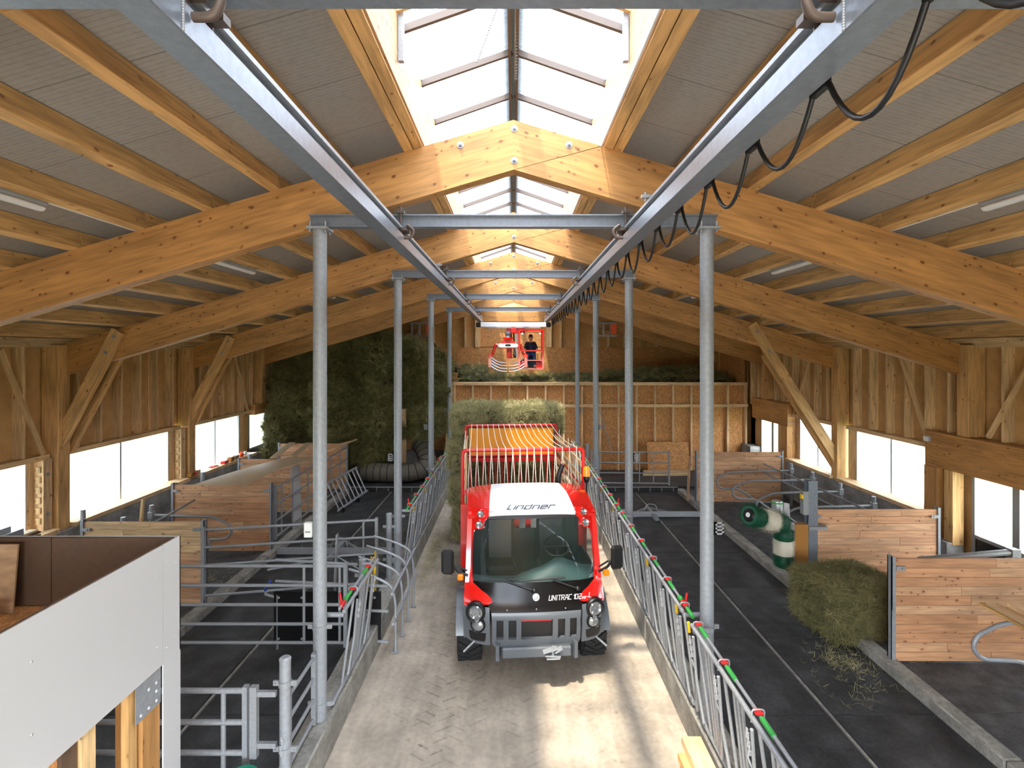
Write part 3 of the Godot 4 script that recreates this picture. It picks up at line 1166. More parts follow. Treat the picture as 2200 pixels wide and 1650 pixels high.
func build_frames() -> void:
	var names := ["glulam roof frame behind the near steel portal, highest in the picture", "second glulam roof frame, two struts on its left end", "third glulam roof frame, propped by a long strut on the right wall", "fourth glulam roof frame over the far steel portal", "last glulam roof frame in front of the hay store gable"]
	for k in range(1, 7):
		var fd := F1 + (k - 2) * DB
		var lb: String = names[k - 2] if k >= 2 else "glulam roof frame just above the picture's top edge"
		var o := thing("glulam_frame", lb, "roof frame", V(0, 0, fd + 0.07), 0.0, "glulam roof frames")
		var e := 9.3
		var h := 0.61
		for s in [-1.0, 1.0]:
			var mb := MB.new()
			var p: PackedVector2Array
			if s < 0:
				p = PackedVector2Array([Vector2(-e, roof_y(e) - h), Vector2(0, 7.65 - h), Vector2(1.08, roof_y(1.08)), Vector2(0, 7.65), Vector2(-e, roof_y(e))])
				mb.prism(p, -0.20, 0.0, Transform3D.IDENTITY, SL, uo())
			else:
				p = PackedVector2Array([Vector2(0.012, 7.65 - h), Vector2(e, roof_y(e) - h), Vector2(e, roof_y(e)), Vector2(1.092, roof_y(1.092))])
				mb.prism(p, -0.195, -0.003, Transform3D.IDENTITY, SL, uo())
			part(o, "rafter", mb, M.glulam)
		for b in [Vector2(-0.65, 7.34), Vector2(0.68, 7.34), Vector2(0.01, 7.54), Vector2(0.01, 7.15)]:
			var mb := MB.new()
			mb.lathe(PackedVector2Array([Vector2(0.0, 0.045), Vector2(0.012, 0.045), Vector2(0.012, 0.028), Vector2(0.022, 0.028), Vector2(0.022, 0.008), Vector2(0.045, 0.006), Vector2(0.045, 0.0)]), Transform3D(Basis(Vector3(1, 0, 0), Vector3(0, 0, 1), Vector3(0, -1, 0)), Vector3(b.x, b.y, 0.0)), 10)
			part(o, "bolt", mb, M.zinc_dull)
		# struts in pairs, one on each face of the rafter
		var st: Array = []
		if k == 3 or k == 4:
			st.append([-1.0, Vector2(-9.28, 2.78), Vector2(-7.98, 5.24)])
		if k == 4:
			st.append([1.0, Vector2(9.42, 1.36), Vector2(6.74, 5.6)])
		for q in st:
			for f in 2:
				var z := 0.055 if f == 0 else -0.255
				var a: Vector2 = q[1]
				var c: Vector2 = q[2]
				if f == 1:
					c = a.lerp(c, 0.80)
				var mb := MB.new()
				mb.bar(Vector3(a.x, a.y, z), Vector3(c.x, c.y, z), 0.1, 0.26, Vector3.BACK.cross(Vector3(c.x - a.x, c.y - a.y, 0).normalized()), uo(), 0.008)
				var so := part(o, "strut", mb, M.purlin)
				if f == 0:
					for tt in [0.95, 0.82]:
						var bb := MB.new()
						var c3 := a.lerp(c, tt)
						bb.lathe(PackedVector2Array([Vector2(0.0, 0.03), Vector2(0.018, 0.03), Vector2(0.02, 0.01), Vector2(0.04, 0.008), Vector2(0.04, 0.0)]), Transform3D(Basis(Vector3(1, 0, 0), Vector3(0, 0, 1), Vector3(0, -1, 0)), Vector3(c3.x, c3.y, 0.105)), 10)
						part(so, "bolt", bb, M.zinc)

# clamp band round a vertical post with two bolted ears
func clamp_band(p: Node, c: Vector3, r: float, dir: Vector3) -> void:
	var mb := MB.new()
	mb.lathe(PackedVector2Array([Vector2(r + 0.001, -0.025), Vector2(r + 0.009, -0.025), Vector2(r + 0.009, 0.025), Vector2(r + 0.001, 0.025)]), Transform3D(Basis.IDENTITY, c), 16)
	var sd := dir.cross(Vector3.UP).normalized()
	for s in [-1.0, 1.0]:
		mb.box(c + sd * s * (r + 0.035), Vector3(0.06, 0.05, 0.02), Basis(sd, Vector3.UP, sd.cross(Vector3.UP)))
		mb.rod(c + sd * s * (r + 0.04) - dir * 0.03, c + sd * s * (r + 0.04) + dir * 0.03, 0.009, 6)
	part(p, "clamp", mb, M.zinc)

func build_portals() -> void:
	var where := ["near steel portal close above the camera, cut by the top edge", "nearest whole steel portal, tallest pair of pipe posts", "second steel portal along the feed alley", "third steel portal along the feed alley", "far steel portal just before the hay crane"]
	for k in 5:
		var d := F1 + (k - 1) * DB - 0.08
		if k == 0:
			d = 2.2
		var o := thing("steel_portal", where[k], "steel portal", V(0, 0, d), 0.0, "galvanised crane portals")
		for s in [-1.0, 1.0]:
			if k == 0:
				continue
			var mb := MB.new()
			mb.tube(PackedVector3Array([Vector3(s * 2.315, 0.42, 0), Vector3(s * 2.315, 6.26, 0)]), 0.079, 20)
			var po := part(o, "post", mb, M.zinc_dull)
			mb = MB.new()
			mb.bx(s * 2.315 - 0.12, 6.258, -0.12, s * 2.315 + 0.12, 6.285, 0.12)
			part(po, "cap_plate", mb, M.zinc)
			for bxx in [-0.09, 0.09]:
				for bz in [-0.08, 0.08]:
					mb = MB.new()
					mb.rod(Vector3(s * 2.315 + bxx, 6.22, bz), Vector3(s * 2.315 + bxx, 6.35, bz), 0.012, 6)
					part(po, "bolt", mb, M.zinc)
			for y in [0.6, 1.52]:
				clamp_band(po, Vector3(s * 2.315, y, 0), 0.079, Vector3(0, 0, 1))
			# slotted bracket plate low on the post
			var py := 2.62
			if not (k == 1 and s < 0):
				var q: float = s * 2.315 + (0.079 if s > 0 else -0.079)
				mb = MB.new()
				mb.bx(q - s * 0.01, py, 0.0, q + s * 0.02, py + 0.15, 0.012)
				mb.bx(q, py + 0.13, 0.0, q + s * 0.12, py + 0.15, 0.012)
				mb.bx(q, py, 0.0, q + s * 0.12, py + 0.02, 0.012)
				mb.bx(q, py + 0.045, 0.0, q + s * 0.12, py + 0.065, 0.012)
				mb.bx(q, py + 0.09, 0.0, q + s * 0.12, py + 0.105, 0.012)
				mb.bx(q + s * 0.1, py, 0.0, q + s * 0.12, py + 0.15, 0.012)
				mb.bx(q, py, 0.0, q + s * 0.04, py + 0.15, 0.012)
				part(po, "bracket", mb, M.zinc)
		# cross beam, an I section
		var y := 6.29
		var L := 2.43
		var ib := MB.new()
		ib.bx(-L, y, -0.062, L, y + 0.014, 0.062)
		ib.bx(-L, y + 0.134, -0.062, L, y + 0.148, 0.062)
		ib.bx(-L, y + 0.014, -0.005, L, y + 0.134, 0.005)
		part(o, "cross_beam", ib, M.steel_blue)
		for s in [-1.0, 1.0]:
			var cl := MB.new()
			for z in [-0.085, 0.085]:
				cl.rod(Vector3(s * 1.33, 6.2, z), Vector3(s * 1.33, 6.52, z), 0.014, 6)
				cl.box(Vector3(s * 1.33, 6.455, z), Vector3(0.09, 0.025, 0.05))
				cl.box(Vector3(s * 1.31, 6.255, z), Vector3(0.11, 0.035, 0.06))
			cl.tube(bend([Vector3(s * 1.25, 6.30, 0.1), Vector3(s * 1.17, 6.24, 0.1), Vector3(s * 1.2, 6.15, 0.1), Vector3(s * 1.29, 6.15, 0.1)], 0.04), 0.02, 8)
			part(o, "rail_clamp", cl, M.bar_bronze)

func build_crane_rails() -> void:
	for s in [-1.0, 1.0]:
		var o := thing("crane_rail", "long galvanised crane rail running overhead on the " + ("left, without cable" if s < 0 else "right, black cable loops hang from it"), "crane rail", V(s * 1.38, 6.06, 0), 0.0, "overhead crane rails")
		var a := -1.5
		for q in [[a, 9.2], [9.2, 15.4], [15.4, 22.1]]:
			var mb := MB.new()
			mb.bx(-0.08, 0.0, -(q[0] + 0.001), 0.08, 0.135, -(q[1] - 0.001), uo(), 0.006)
			part(o, "girder", mb, M.steel_blue)
		var web := MB.new()
		web.bx(-0.03, 0.135, -a, 0.03, 0.2, -22.1)
		part(o, "running_web", web, M.zinc_dull)
		var fl := MB.new()
		fl.bx(-0.07, 0.2, -a, 0.07, 0.228, -22.1)
		part(o, "top_flange", fl, M.zinc)
		# weld seam and splice
		var ws := MB.new()
		for k in 12:
			ws.ball(Vector3(-s * 0.082, 0.01 + k * 0.011, -2.05), Vector3(0.006, 0.008, 0.008), 6, 4)
		part(o, "weld_seam", ws, M.zinc_dull)
		var st := MB.new()
		st.box(Vector3(-s * 0.08, 0.25, -5.05 if s > 0 else -9.0), Vector3(0.12, 0.03, 0.04))
		st.rod(Vector3(-s * 0.1, 0.2, -5.05 if s > 0 else -9.0), Vector3(-s * 0.1, 0.29, -5.05 if s > 0 else -9.0), 0.012, 6)
		part(o, "end_stop", st, M.zinc)
	# festoon cable on the right rail
	var f := thing("festoon_cable", "black cable hanging in loops along the right crane rail", "cable", V(1.48, 6.06, 0))
	var d := 1.15
	var k := 0
	while d < 20.0:
		var mb := MB.new()
		var pts := PackedVector3Array()
		var drop := 0.27 + 0.02 * sin(k * 2.1)
		for i in 13:
			var t := i / 12.0
			pts.append(Vector3(0.0, -drop * (1.0 - pow(2.0 * t - 1.0, 2.0)) + 0.01, -(d + t * 0.59)))
		mb.tube(pts, 0.013, 7)
		part(f, "cable_loop", mb, M.cable)
		mb = MB.new()
		mb.bx(-0.02, -0.01, -(d + 0.59), 0.015, 0.04, -(d + 0.715))
		part(f, "cable_carrier", mb, M.black)
		d += 0.71
		k += 1

# one run of self-locking feed fence on the kerb between d0 and d1; leaning towards the alley
func feed_fence(s: float, d0: float, d1: float, first: float, label: String) -> void:
	var o := thing("feed_fence", label, "feed fence", V(s * 2.22, 0.44, d0), 0.0, "self-locking feed fences")
	var bx := 0.0
	var by := 0.05
	var tx := -s * 0.14
	var ty := 1.18
	var L := d1 - d0
	var at := func(q: float, h: float) -> Vector3:
		return Vector3(lerpf(bx, tx, h), lerpf(by, ty, h), -q)
	var mb := MB.new()
	mb.rod(at.call(0.0, 1.0), at.call(L, 1.0), 0.024, 10)
	part(o, "top_rail", mb, M.zinc)
	mb = MB.new()
	mb.rod(at.call(0.0, 0.0), at.call(L, 0.0), 0.026, 10)
	part(o, "bottom_rail", mb, M.zinc)
	mb = MB.new()
	mb.rod(at.call(0.0, 1.0) + Vector3(s * 0.055, 0.035, 0), at.call(L, 1.0) + Vector3(s * 0.055, 0.035, 0), 0.017, 8)
	var lk := part(o, "locking_bar", mb, M.zinc)
	# lever at the near end
	mb = MB.new()
	mb.rod(at.call(0.12, 1.0) + Vector3(s * 0.055, 0.03, 0.06), at.call(0.12, 1.0) + Vector3(s * 0.055, 0.03, -0.06), 0.03, 8)
	mb.rod(at.call(0.12, 1.0) + Vector3(s * 0.07, 0.03, 0), at.call(0.12, 1.0) + Vector3(s * 0.09, 0.17, 0), 0.016, 6)
	part(lk, "lever", mb, M.red_plastic)
	mb = MB.new()
	mb.rod(at.call(0.2, 1.0) + Vector3(s * 0.055, 0.035, 0), at.call(0.3, 1.0) + Vector3(s * 0.055, 0.035, 0), 0.03, 8)
	part(lk, "lever_sleeve", mb, M.green_plastic)
	# arm to the portal post
	for q in [0.03, L - 0.03]:
		mb = MB.new()
		mb.rod(at.call(q, 0.95), Vector3(s * 0.09, lerpf(by, ty, 0.95), -q), 0.03, 10)
		part(o, "arm", mb, M.zinc)
	var p := 0.735
	var q := first - d0
	# stalls: q is the place of the red catch
	while q < L - 0.08:
		if q > 0.05:
			for u in [[0.30, 0.22], [0.37, 0.31], [0.44, 0.40]]:
				if q + u[0] < L and q + u[1] < L:
					mb = MB.new()
					mb.rod(at.call(q + u[0], 0.0), at.call(q + u[1], 1.0), 0.017, 8)
					part(o, "upright", mb, M.zinc)
			# swinging neck bar with its lower fork
			mb = MB.new()
			mb.tube(PackedVector3Array([at.call(q - 0.02, 0.93) + Vector3(-s * 0.03, 0, 0), at.call(q + 0.06, 0.45) + Vector3(-s * 0.03, 0, 0), at.call(q - 0.03, 0.06) + Vector3(-s * 0.03, 0, 0)]), 0.017, 8)
			mb.rod(at.call(q + 0.06, 0.45) + Vector3(-s * 0.03, 0, 0), at.call(q + 0.19, 0.05) + Vector3(-s * 0.03, 0, 0), 0.015, 8)
			part(o, "neck_bar", mb, M.zinc)
			mb = MB.new()
			mb.rod(at.call(q - 0.16, 0.0), at.call(q - 0.11, 1.0), 0.017, 8)
			part(o, "upright", mb, M.zinc)
			# catch: red cam in a steel loop, green guide sleeve, small chain
			var c: Vector3 = at.call(q, 1.0) + Vector3(s * 0.045, 0.06, 0)
			mb = MB.new()
			mb.box(c, Vector3(0.075, 0.03, 0.075), Basis.IDENTITY, Vector2.ZERO, 0.01)
			part(o, "catch", mb, M.red_plastic)
			mb = MB.new()
			mb.tube(bend([c + Vector3(-s * 0.06, -0.09, 0), c + Vector3(-s * 0.055, 0.02, 0), c + Vector3(s * 0.055, 0.02, 0), c + Vector3(s * 0.05, -0.06, 0)], 0.03), 0.008, 6)
			part(o, "catch_loop", mb, M.zinc)
			mb = MB.new()
			mb.rod(c + Vector3(s * 0.01, -0.026, 0.05), c + Vector3(s * 0.01, -0.026, 0.26 * (1.0 if s > 0 else 1.0)), 0.024, 8)
			part(o, "guide_sleeve", mb, M.green_plastic)
			mb = MB.new()
			for k in 6:
				var cc: Vector3 = at.call(q + 0.015, 0.9 - k * 0.035) + Vector3(-s * 0.06, 0, 0)
				mb.box(cc, Vector3(0.012 if k % 2 == 0 else 0.03, 0.05, 0.03 if k % 2 == 0 else 0.012), Basis.IDENTITY, Vector2.ZERO, 0.004)
			part(o, "chain", mb, M.alu)
			mb = MB.new()
			mb.rod(at.call(q + 0.27, 0.55), at.call(q + 0.05, 0.5) + Vector3(-s * 0.02, 0, 0), 0.01, 6)
			part(o, "hinge_bar", mb, M.zinc)
			if int(q * 10.0) % 3 == 0:
				mb = MB.new()
				mb.rod(at.call(q + 0.215, 0.97), at.call(q + 0.228, 0.86), 0.0185, 8)
				part(o, "sticker", mb, M.yellow_paint)
		q += p

func build_feed_fences() -> void:
	feed_fence(1.0, 2.3, 6.08, 2.32, "right feed fence run nearest the camera, in the bottom right foreground")
	feed_fence(1.0, 6.4, 10.3, 6.46, "right feed fence run beside the transporter, between the first two pipe posts")
	feed_fence(1.0, 10.62, 14.5, 10.7, "right feed fence run between the second and third pipe posts")
	feed_fence(1.0, 14.83, 18.7, 14.9, "right feed fence run at the far end of the alley")
	feed_fence(-1.0, 6.4, 8.0, 6.9, "short left feed fence run behind the nearest left pipe post, red levers")
	feed_fence(-1.0, 10.62, 14.5, 10.7, "left feed fence run behind the calf feeding front")
	feed_fence(-1.0, 14.83, 18.7, 14.9, "left feed fence run at the far end, beside the bale stack")
	# calf feeding front on the left: a lean-to of bent tubes over the kerb
	var o := thing("feeding_front", "low galvanised feeding front with bent hoops beside the left alley edge", "feed fence", V(-2.3, 0.0, 8.05))
	var lay := [[0.25, 1.0], [0.75, 1.0], [1.25, 1.0], [1.75, 1.0]]
	for k in 4:
		var q: float = lay[k][0]
		var mb := MB.new()
		mb.tube(bend([Vector3(-0.32, 1.35, -q), Vector3(0.1, 1.22, -q), Vector3(0.36, 1.08, -q - 0.02), Vector3(0.42, 0.8, -q - 0.02), Vector3(0.42, 0.03, -q - 0.02)], 0.12), 0.021, 8)
		part(o, "hoop", mb, M.zinc)
		mb = MB.new()
		mb.box(Vector3(0.42, 0.02, -q - 0.02), Vector3(0.1, 0.015, 0.06))
		part(o, "foot_plate", mb, M.zinc)
	for y in [[0.40, 1.02], [0.42, 0.55]]:
		var mb := MB.new()
		mb.rod(Vector3(y[0], y[1], -0.1), Vector3(y[0], y[1], -2.0), 0.024, 8)
		part(o, "feed_rail", mb, M.zinc)
	for y in [0.06, 0.55, 0.95, 1.3]:
		var mb := MB.new()
		mb.rod(Vector3(-1.6, y + 0.1, -0.5), Vector3(0.3 if y < 1.0 else -0.2, y + 0.1, -0.3), 0.024, 8)
		part(o, "cross_rail", mb, M.zinc)
	for q in [0.6, 0.85, 1.1]:
		var mb := MB.new()
		mb.bx(-0.14, 0.55, -q, -0.12, 1.3, -q - 0.04)
		part(o, "yellow_strap", mb, M.yellow_paint)
	for pn in [[-1.55, 0.05], [-0.38, 0.02]]:
		var mb := MB.new()
		mb.bx(pn[0], 0.12, -0.33, pn[0] + (1.12 if pn[0] < -1 else 0.55), 0.95, -0.36)
		var bp := part(o, "black_board", mb, M.black_panel)
		for bxp in [0.08, 0.45]:
			for byp in [0.2, 0.86]:
				var b2 := MB.new()
				b2.rod(Vector3(pn[0] + bxp, byp, -0.335), Vector3(pn[0] + bxp, byp, -0.315), 0.018, 8)
				part(bp, "rivet", b2, M.alu)

# the front of the cab: z of the outer skin (towards the camera) at x, y
func cab_front(x: float, y: float) -> float:
	var z0 := 0.0
	if y < 1.05:
		z0 = lerpf(-0.05, 0.0, clampf((y - 0.6) / 0.25, 0, 1))
	elif y < 1.42:
		z0 = lerpf(0.0, -0.2, pow((y - 1.05) / 0.37, 1.25))
	else:
		z0 = -0.2 - (y - 1.42) * 0.36
	var ax := absf(x)
	return z0 - 0.07 * x * x - 0.16 * pow(maxf(0.0, (ax - 0.62) / 0.42), 2.2)

func front_patch(rows: Array, cols: int, off: float) -> Array:
	var out: Array = []
	for r in rows:
		var line := PackedVector3Array()
		for j in cols:
			var x := lerpf(r[1], r[2], float(j) / (cols - 1))
			line.append(Vector3(x, r[0], cab_front(x, r[0]) + off))
		out.append(line)
	return out

func disc(c: Vector3, r: float, nrm: Vector3, prof: PackedVector2Array) -> MB:
	var mb := MB.new()
	var y := nrm.normalized()
	var x := y.cross(Vector3.UP).normalized()
	var p := PackedVector2Array()
	for q in prof:
		p.append(Vector2(q.x * r, q.y * r))
	mb.lathe(p, Transform3D(Basis(x, y, x.cross(y)), c), 20)
	return mb

func wheel(p: Node, c: Vector3, s: float) -> void:
	var r := 0.47
	var w := 0.19
	var xf := Transform3D(Basis(Vector3(0, 1, 0), Vector3(s, 0, 0), Vector3(0, 0, 1)), c)
	var mb := MB.new()
	mb.lathe(PackedVector2Array([Vector2(0.24, -w + 0.02), Vector2(0.30, -w), Vector2(0.40, -w), Vector2(0.445, -w + 0.04), Vector2(0.45, 0), Vector2(0.445, w - 0.04), Vector2(0.40, w), Vector2(0.30, w), Vector2(0.24, w - 0.02)]), xf, 28)
	# chevron lugs
	for k in 20:
		for h in 2:
			var a := TAU * (k + h * 0.5) / 20.0
			var sg := 1.0 if h == 0 else -1.0
			var b := Basis(Vector3.RIGHT, a) * Basis(Vector3.UP, 0.0)
			var ctr := c + b * Vector3(sg * 0.09, 0.455, 0)
			mb.box(ctr, Vector3(0.2, 0.045, 0.05), b * Basis(Vector3.UP, sg * 0.6), Vector2.ZERO, 0.008)
	var o := part(p, "wheel", mb, M.tyre)
	mb = MB.new()
	mb.lathe(PackedVector2Array([Vector2(0.245, w - 0.02), Vector2(0.22, w - 0.06), Vector2(0.14, w - 0.06), Vector2(0.12, w - 0.02), Vector2(0.05, w - 0.02), Vector2(0.0, w - 0.0)]), xf, 20)
	part(o, "rim", mb, M.alu)

# strokes of a lettering: polylines in a unit box, drawn as flat ribbons on a frame
func ribbon(mb: MB, o: Vector3, ex: Vector3, ey: Vector3, pts: Array, w: float, slant: float) -> void:
	var nz := ex.cross(ey).normalized()
	for i in pts.size() - 1:
		var a: Vector2 = pts[i]
		var b: Vector2 = pts[i + 1]
		var A := o + ex * (a.x + a.y * slant) + ey * a.y
		var B := o + ex * (b.x + b.y * slant) + ey * b.y
		var d := (B - A).normalized()
		mb.bar(A - d * w * 0.5, B + d * w * 0.5, w, 0.004, nz)

func build_truck() -> void:
	var o := thing("transporter", "red and white flatbed farm transporter with roped hay rack, parked in the feed alley", "truck", V(0.33, 0.0, 7.43), 0.0726)
	var mb: MB
	# --- lower front: grey grille shell with five openings
	mb = MB.new()
	for xr in [[-0.635, -0.572], [-0.472, -0.40], [-0.29, -0.22], [0.23, 0.306], [0.41, 0.48], [0.58, 0.635]]:
		mb.sheet(front_patch([[0.68, xr[0], xr[1]], [0.85, xr[0], xr[1]], [1.02, xr[0], xr[1]]], 4, 0.03), Vector3.BACK, 0.04)
	mb.sheet(front_patch([[1.0, -0.635, 0.635], [1.05, -0.64, 0.64], [1.085, -0.645, 0.645], [1.10, -0.645, 0.645]], 14, 0.03), Vector3.BACK, 0.05)
	mb.sheet(front_patch([[0.60, -0.60, 0.60], [0.66, -0.63, 0.63], [0.715, -0.635, 0.635]], 14, 0.03), Vector3.BACK, 0.05)
	part(o, "grille_shell", mb, M.grey_paint)
	mb = MB.new()
	mb.sheet(front_patch([[0.64, -0.62, 0.62], [0.85, -0.62, 0.62], [1.06, -0.62, 0.62]], 10, -0.02), Vector3.BACK, 0.01)
	part(o, "grille_mesh", mb, M.black)
	mb = MB.new()
	mb.box(Vector3(0.0, 0.985, -0.01), Vector3(0.44, 0.035, 0.012))
	part(o, "red_strip", mb, M.red_frame)
	# tow beam and coupling
	mb = MB.new()
	mb.box(Vector3(0.0, 0.545, -0.02), Vector3(1.0, 0.15, 0.14), Basis.IDENTITY, Vector2.ZERO, 0.02)
	for s in [-1.0, 1.0]:
		mb.box(Vector3(s * 0.53, 0.57, -0.08), Vector3(0.05, 0.22, 0.3), Basis(Vector3.UP, s * 0.2))
	var tb := part(o, "tow_beam", mb, M.grey_paint)
	mb = MB.new()
	mb.box(Vector3(0.18, 0.60, 0.085), Vector3(0.2, 0.02, 0.09), Basis(Vector3.BACK, 0.25))
	mb.box(Vector3(0.30, 0.60, 0.085), Vector3(0.12, 0.02, 0.09), Basis(Vector3.BACK, 0.5))
	mb.box(Vector3(0.22, 0.525, 0.085), Vector3(0.22, 0.02, 0.09), Basis(Vector3.BACK, -0.1))
	mb.rod(Vector3(0.22, 0.47, 0.1), Vector3(0.22, 0.66, 0.1), 0.018, 8)
	mb.rod(Vector3(0.13, 0.49, 0.12), Vector3(0.32, 0.49, 0.12), 0.012, 6)
	part(tb, "coupling", mb, M.zinc_dull)
	# headlamp corners
	for s in [-1.0, 1.0]:
		mb = MB.new()
		mb.sheet(front_patch([[0.62, s * 0.66, s * 0.90], [0.66, s * 0.66, s * 1.0], [0.72, s * 0.66, s * 1.035], [0.9, s * 0.665, s * 1.04], [1.08, s * 0.67, s * 1.03], [1.16, s * 0.67, s * 1.03]], 12, 0.02), Vector3.BACK, 0.05)
		# cheek running back along the side
		var rows: Array = []
		for y in [0.64, 0.8, 1.0, 1.2]:
			var line := PackedVector3Array()
			var zf := cab_front(1.035, y) + 0.02
			for j in 5:
				line.append(Vector3(s * (1.035 + 0.012 * sin(j * 0.8)), y, zf - j * 0.09))
			rows.append(line)
		mb.sheet(rows, Vector3(s, 0, 0), 0.03)
		var cr := part(o, "headlamp_corner", mb, M.grey_paint)
		mb = MB.new()
		var z1 := cab_front(0.86, 1.09) + 0.05
		var z2 := cab_front(0.83, 0.93) + 0.05
		var nn := Vector3(s * 0.25, 0.1, 1)
		part(cr, "bezel", disc(Vector3(s * 0.865, 1.09, z1 - 0.02), 0.13, nn, PackedVector2Array([Vector2(0, 0.1), Vector2(0.8, 0.15), Vector2(1.0, 0.35), Vector2(1.12, 0.2), Vector2(1.15, -0.3)])), M.black)
		part(cr, "bezel", disc(Vector3(s * 0.835, 0.925, z2 - 0.02), 0.10, nn, PackedVector2Array([Vector2(0, 0.1), Vector2(0.85, 0.15), Vector2(1.0, 0.3), Vector2(1.12, 0.1), Vector2(1.15, -0.3)])), M.black)
		part(cr, "headlamp", disc(Vector3(s * 0.865, 1.09, z1 + 0.005), 0.098, nn, PackedVector2Array([Vector2(0, 0.25), Vector2(0.15, 0.25), Vector2(0.2, 0.05), Vector2(0.55, 0.05), Vector2(0.8, 0.2), Vector2(1.0, 0.05)])), M.lens)
		part(cr, "fog_lamp", disc(Vector3(s * 0.835, 0.925, z2 + 0.002), 0.08, nn, PackedVector2Array([Vector2(0, 0.35), Vector2(0.4, 0.3), Vector2(0.8, 0.15), Vector2(1.0, 0.0)])), M.lens)
		mb = MB.new()
		mb.sheet(front_patch([[0.67, s * 0.74, s * 0.93], [0.71, s * 0.725, s * 0.955], [0.80, s * 0.72, s * 0.96]], 6, 0.024), Vector3.BACK, 0.012)
		part(cr, "corner_grille", mb, M.black)
		# red wing running up into the pillar
		mb = MB.new()
		var wing := [[1.13, 0.985, 1.035], [1.16, 0.97, 1.04], [1.19, 0.70, 1.04], [1.22, 0.625, 1.04], [1.26, 0.64, 1.035], [1.31, 0.70, 1.03], [1.36, 0.80, 1.03], [1.42, 0.905, 1.025], [1.5, 0.93, 1.02], [1.7, 0.935, 1.01], [1.95, 0.93, 1.0], [2.08, 0.91, 0.99], [2.15, 0.86, 0.99], [2.22, 0.76, 0.985], [2.29, 0.69, 0.98], [2.36, 0.665, 0.975], [2.42, 0.66, 0.965]]
		var wr: Array = []
		for q in wing:
			wr.append([q[0], s * q[1], s * q[2]])
		mb.sheet(front_patch(wr, 8, 0.028), Vector3.BACK, 0.04)
		part(o, "red_pillar", mb, M.red_paint)
		# roof lamps
		for rl in [[0.79, 2.35, 0.055], [0.81, 2.2, 0.062]]:
			var zc := cab_front(rl[0], rl[1]) + 0.045
			var rb := part(o, "roof_lamp", disc(Vector3(s * rl[0], rl[1], zc), rl[2], Vector3(s * 0.1, 0.25, 1), PackedVector2Array([Vector2(0, 0.2), Vector2(0.8, 0.25), Vector2(0.95, 0.55), Vector2(1.15, 0.4), Vector2(1.3, -0.5)])), M.red_paint)
			part(rb, "reflector", disc(Vector3(s * rl[0], rl[1], zc + 0.02), rl[2] * 0.85, Vector3(s * 0.1, 0.25, 1), PackedVector2Array([Vector2(0, 0.3), Vector2(0.3, 0.1), Vector2(0.9, 0.25), Vector2(1.0, 0.3)])), M.lens)
	# hood with name plate
	mb = MB.new()
	mb.sheet(front_patch([[1.09, -0.64, 0.64], [1.13, -0.66, 0.66], [1.18, -0.69, 0.69], [1.24, -0.66, 0.66], [1.31, -0.72, 0.72], [1.37, -0.82, 0.82], [1.44, -0.93, 0.93]], 16, 0.015), Vector3.BACK, 0.03)
	var hood := part(o, "hood", mb, M.hood_black)
	mb = disc(Vector3(0.0, 1.275, cab_front(0, 1.275) + 0.03), 0.055, Vector3(0, 0.35, 1), PackedVector2Array([Vector2(0, 0.25), Vector2(0.8, 0.25), Vector2(0.9, 0.35), Vector2(1.0, 0.0)]))
	var em := part(hood, "round_emblem", mb, M.alu)
	mb = MB.new()
	var eo := Vector3(-0.026, 1.255, cab_front(0, 1.275) + 0.056)
	ribbon(mb, eo, Vector3.RIGHT, Vector3(0, 1, -0.3), [Vector2(0.014, 0.045), Vector2(0, 0), Vector2(0.02, 0)], 0.007, 0.25)
	ribbon(mb, eo, Vector3.RIGHT, Vector3(0, 1, -0.3), [Vector2(0.028, 0.0), Vector2(0.03, 0.03), Vector2(0.044, 0.03), Vector2(0.044, 0.0)], 0.007, 0.25)
	part(em, "emblem_letters", mb, M.letter)
	for k in 3:
		mb = MB.new()
		mb.ball(Vector3(-0.42 + k * 0.42, 1.135, cab_front(0.3, 1.135) + 0.03), Vector3(0.01, 0.01, 0.008), 6, 4)
		part(hood, "rivet", mb, M.alu)
	# UNITRAC 102 in slanted strokes
	mb = MB.new()
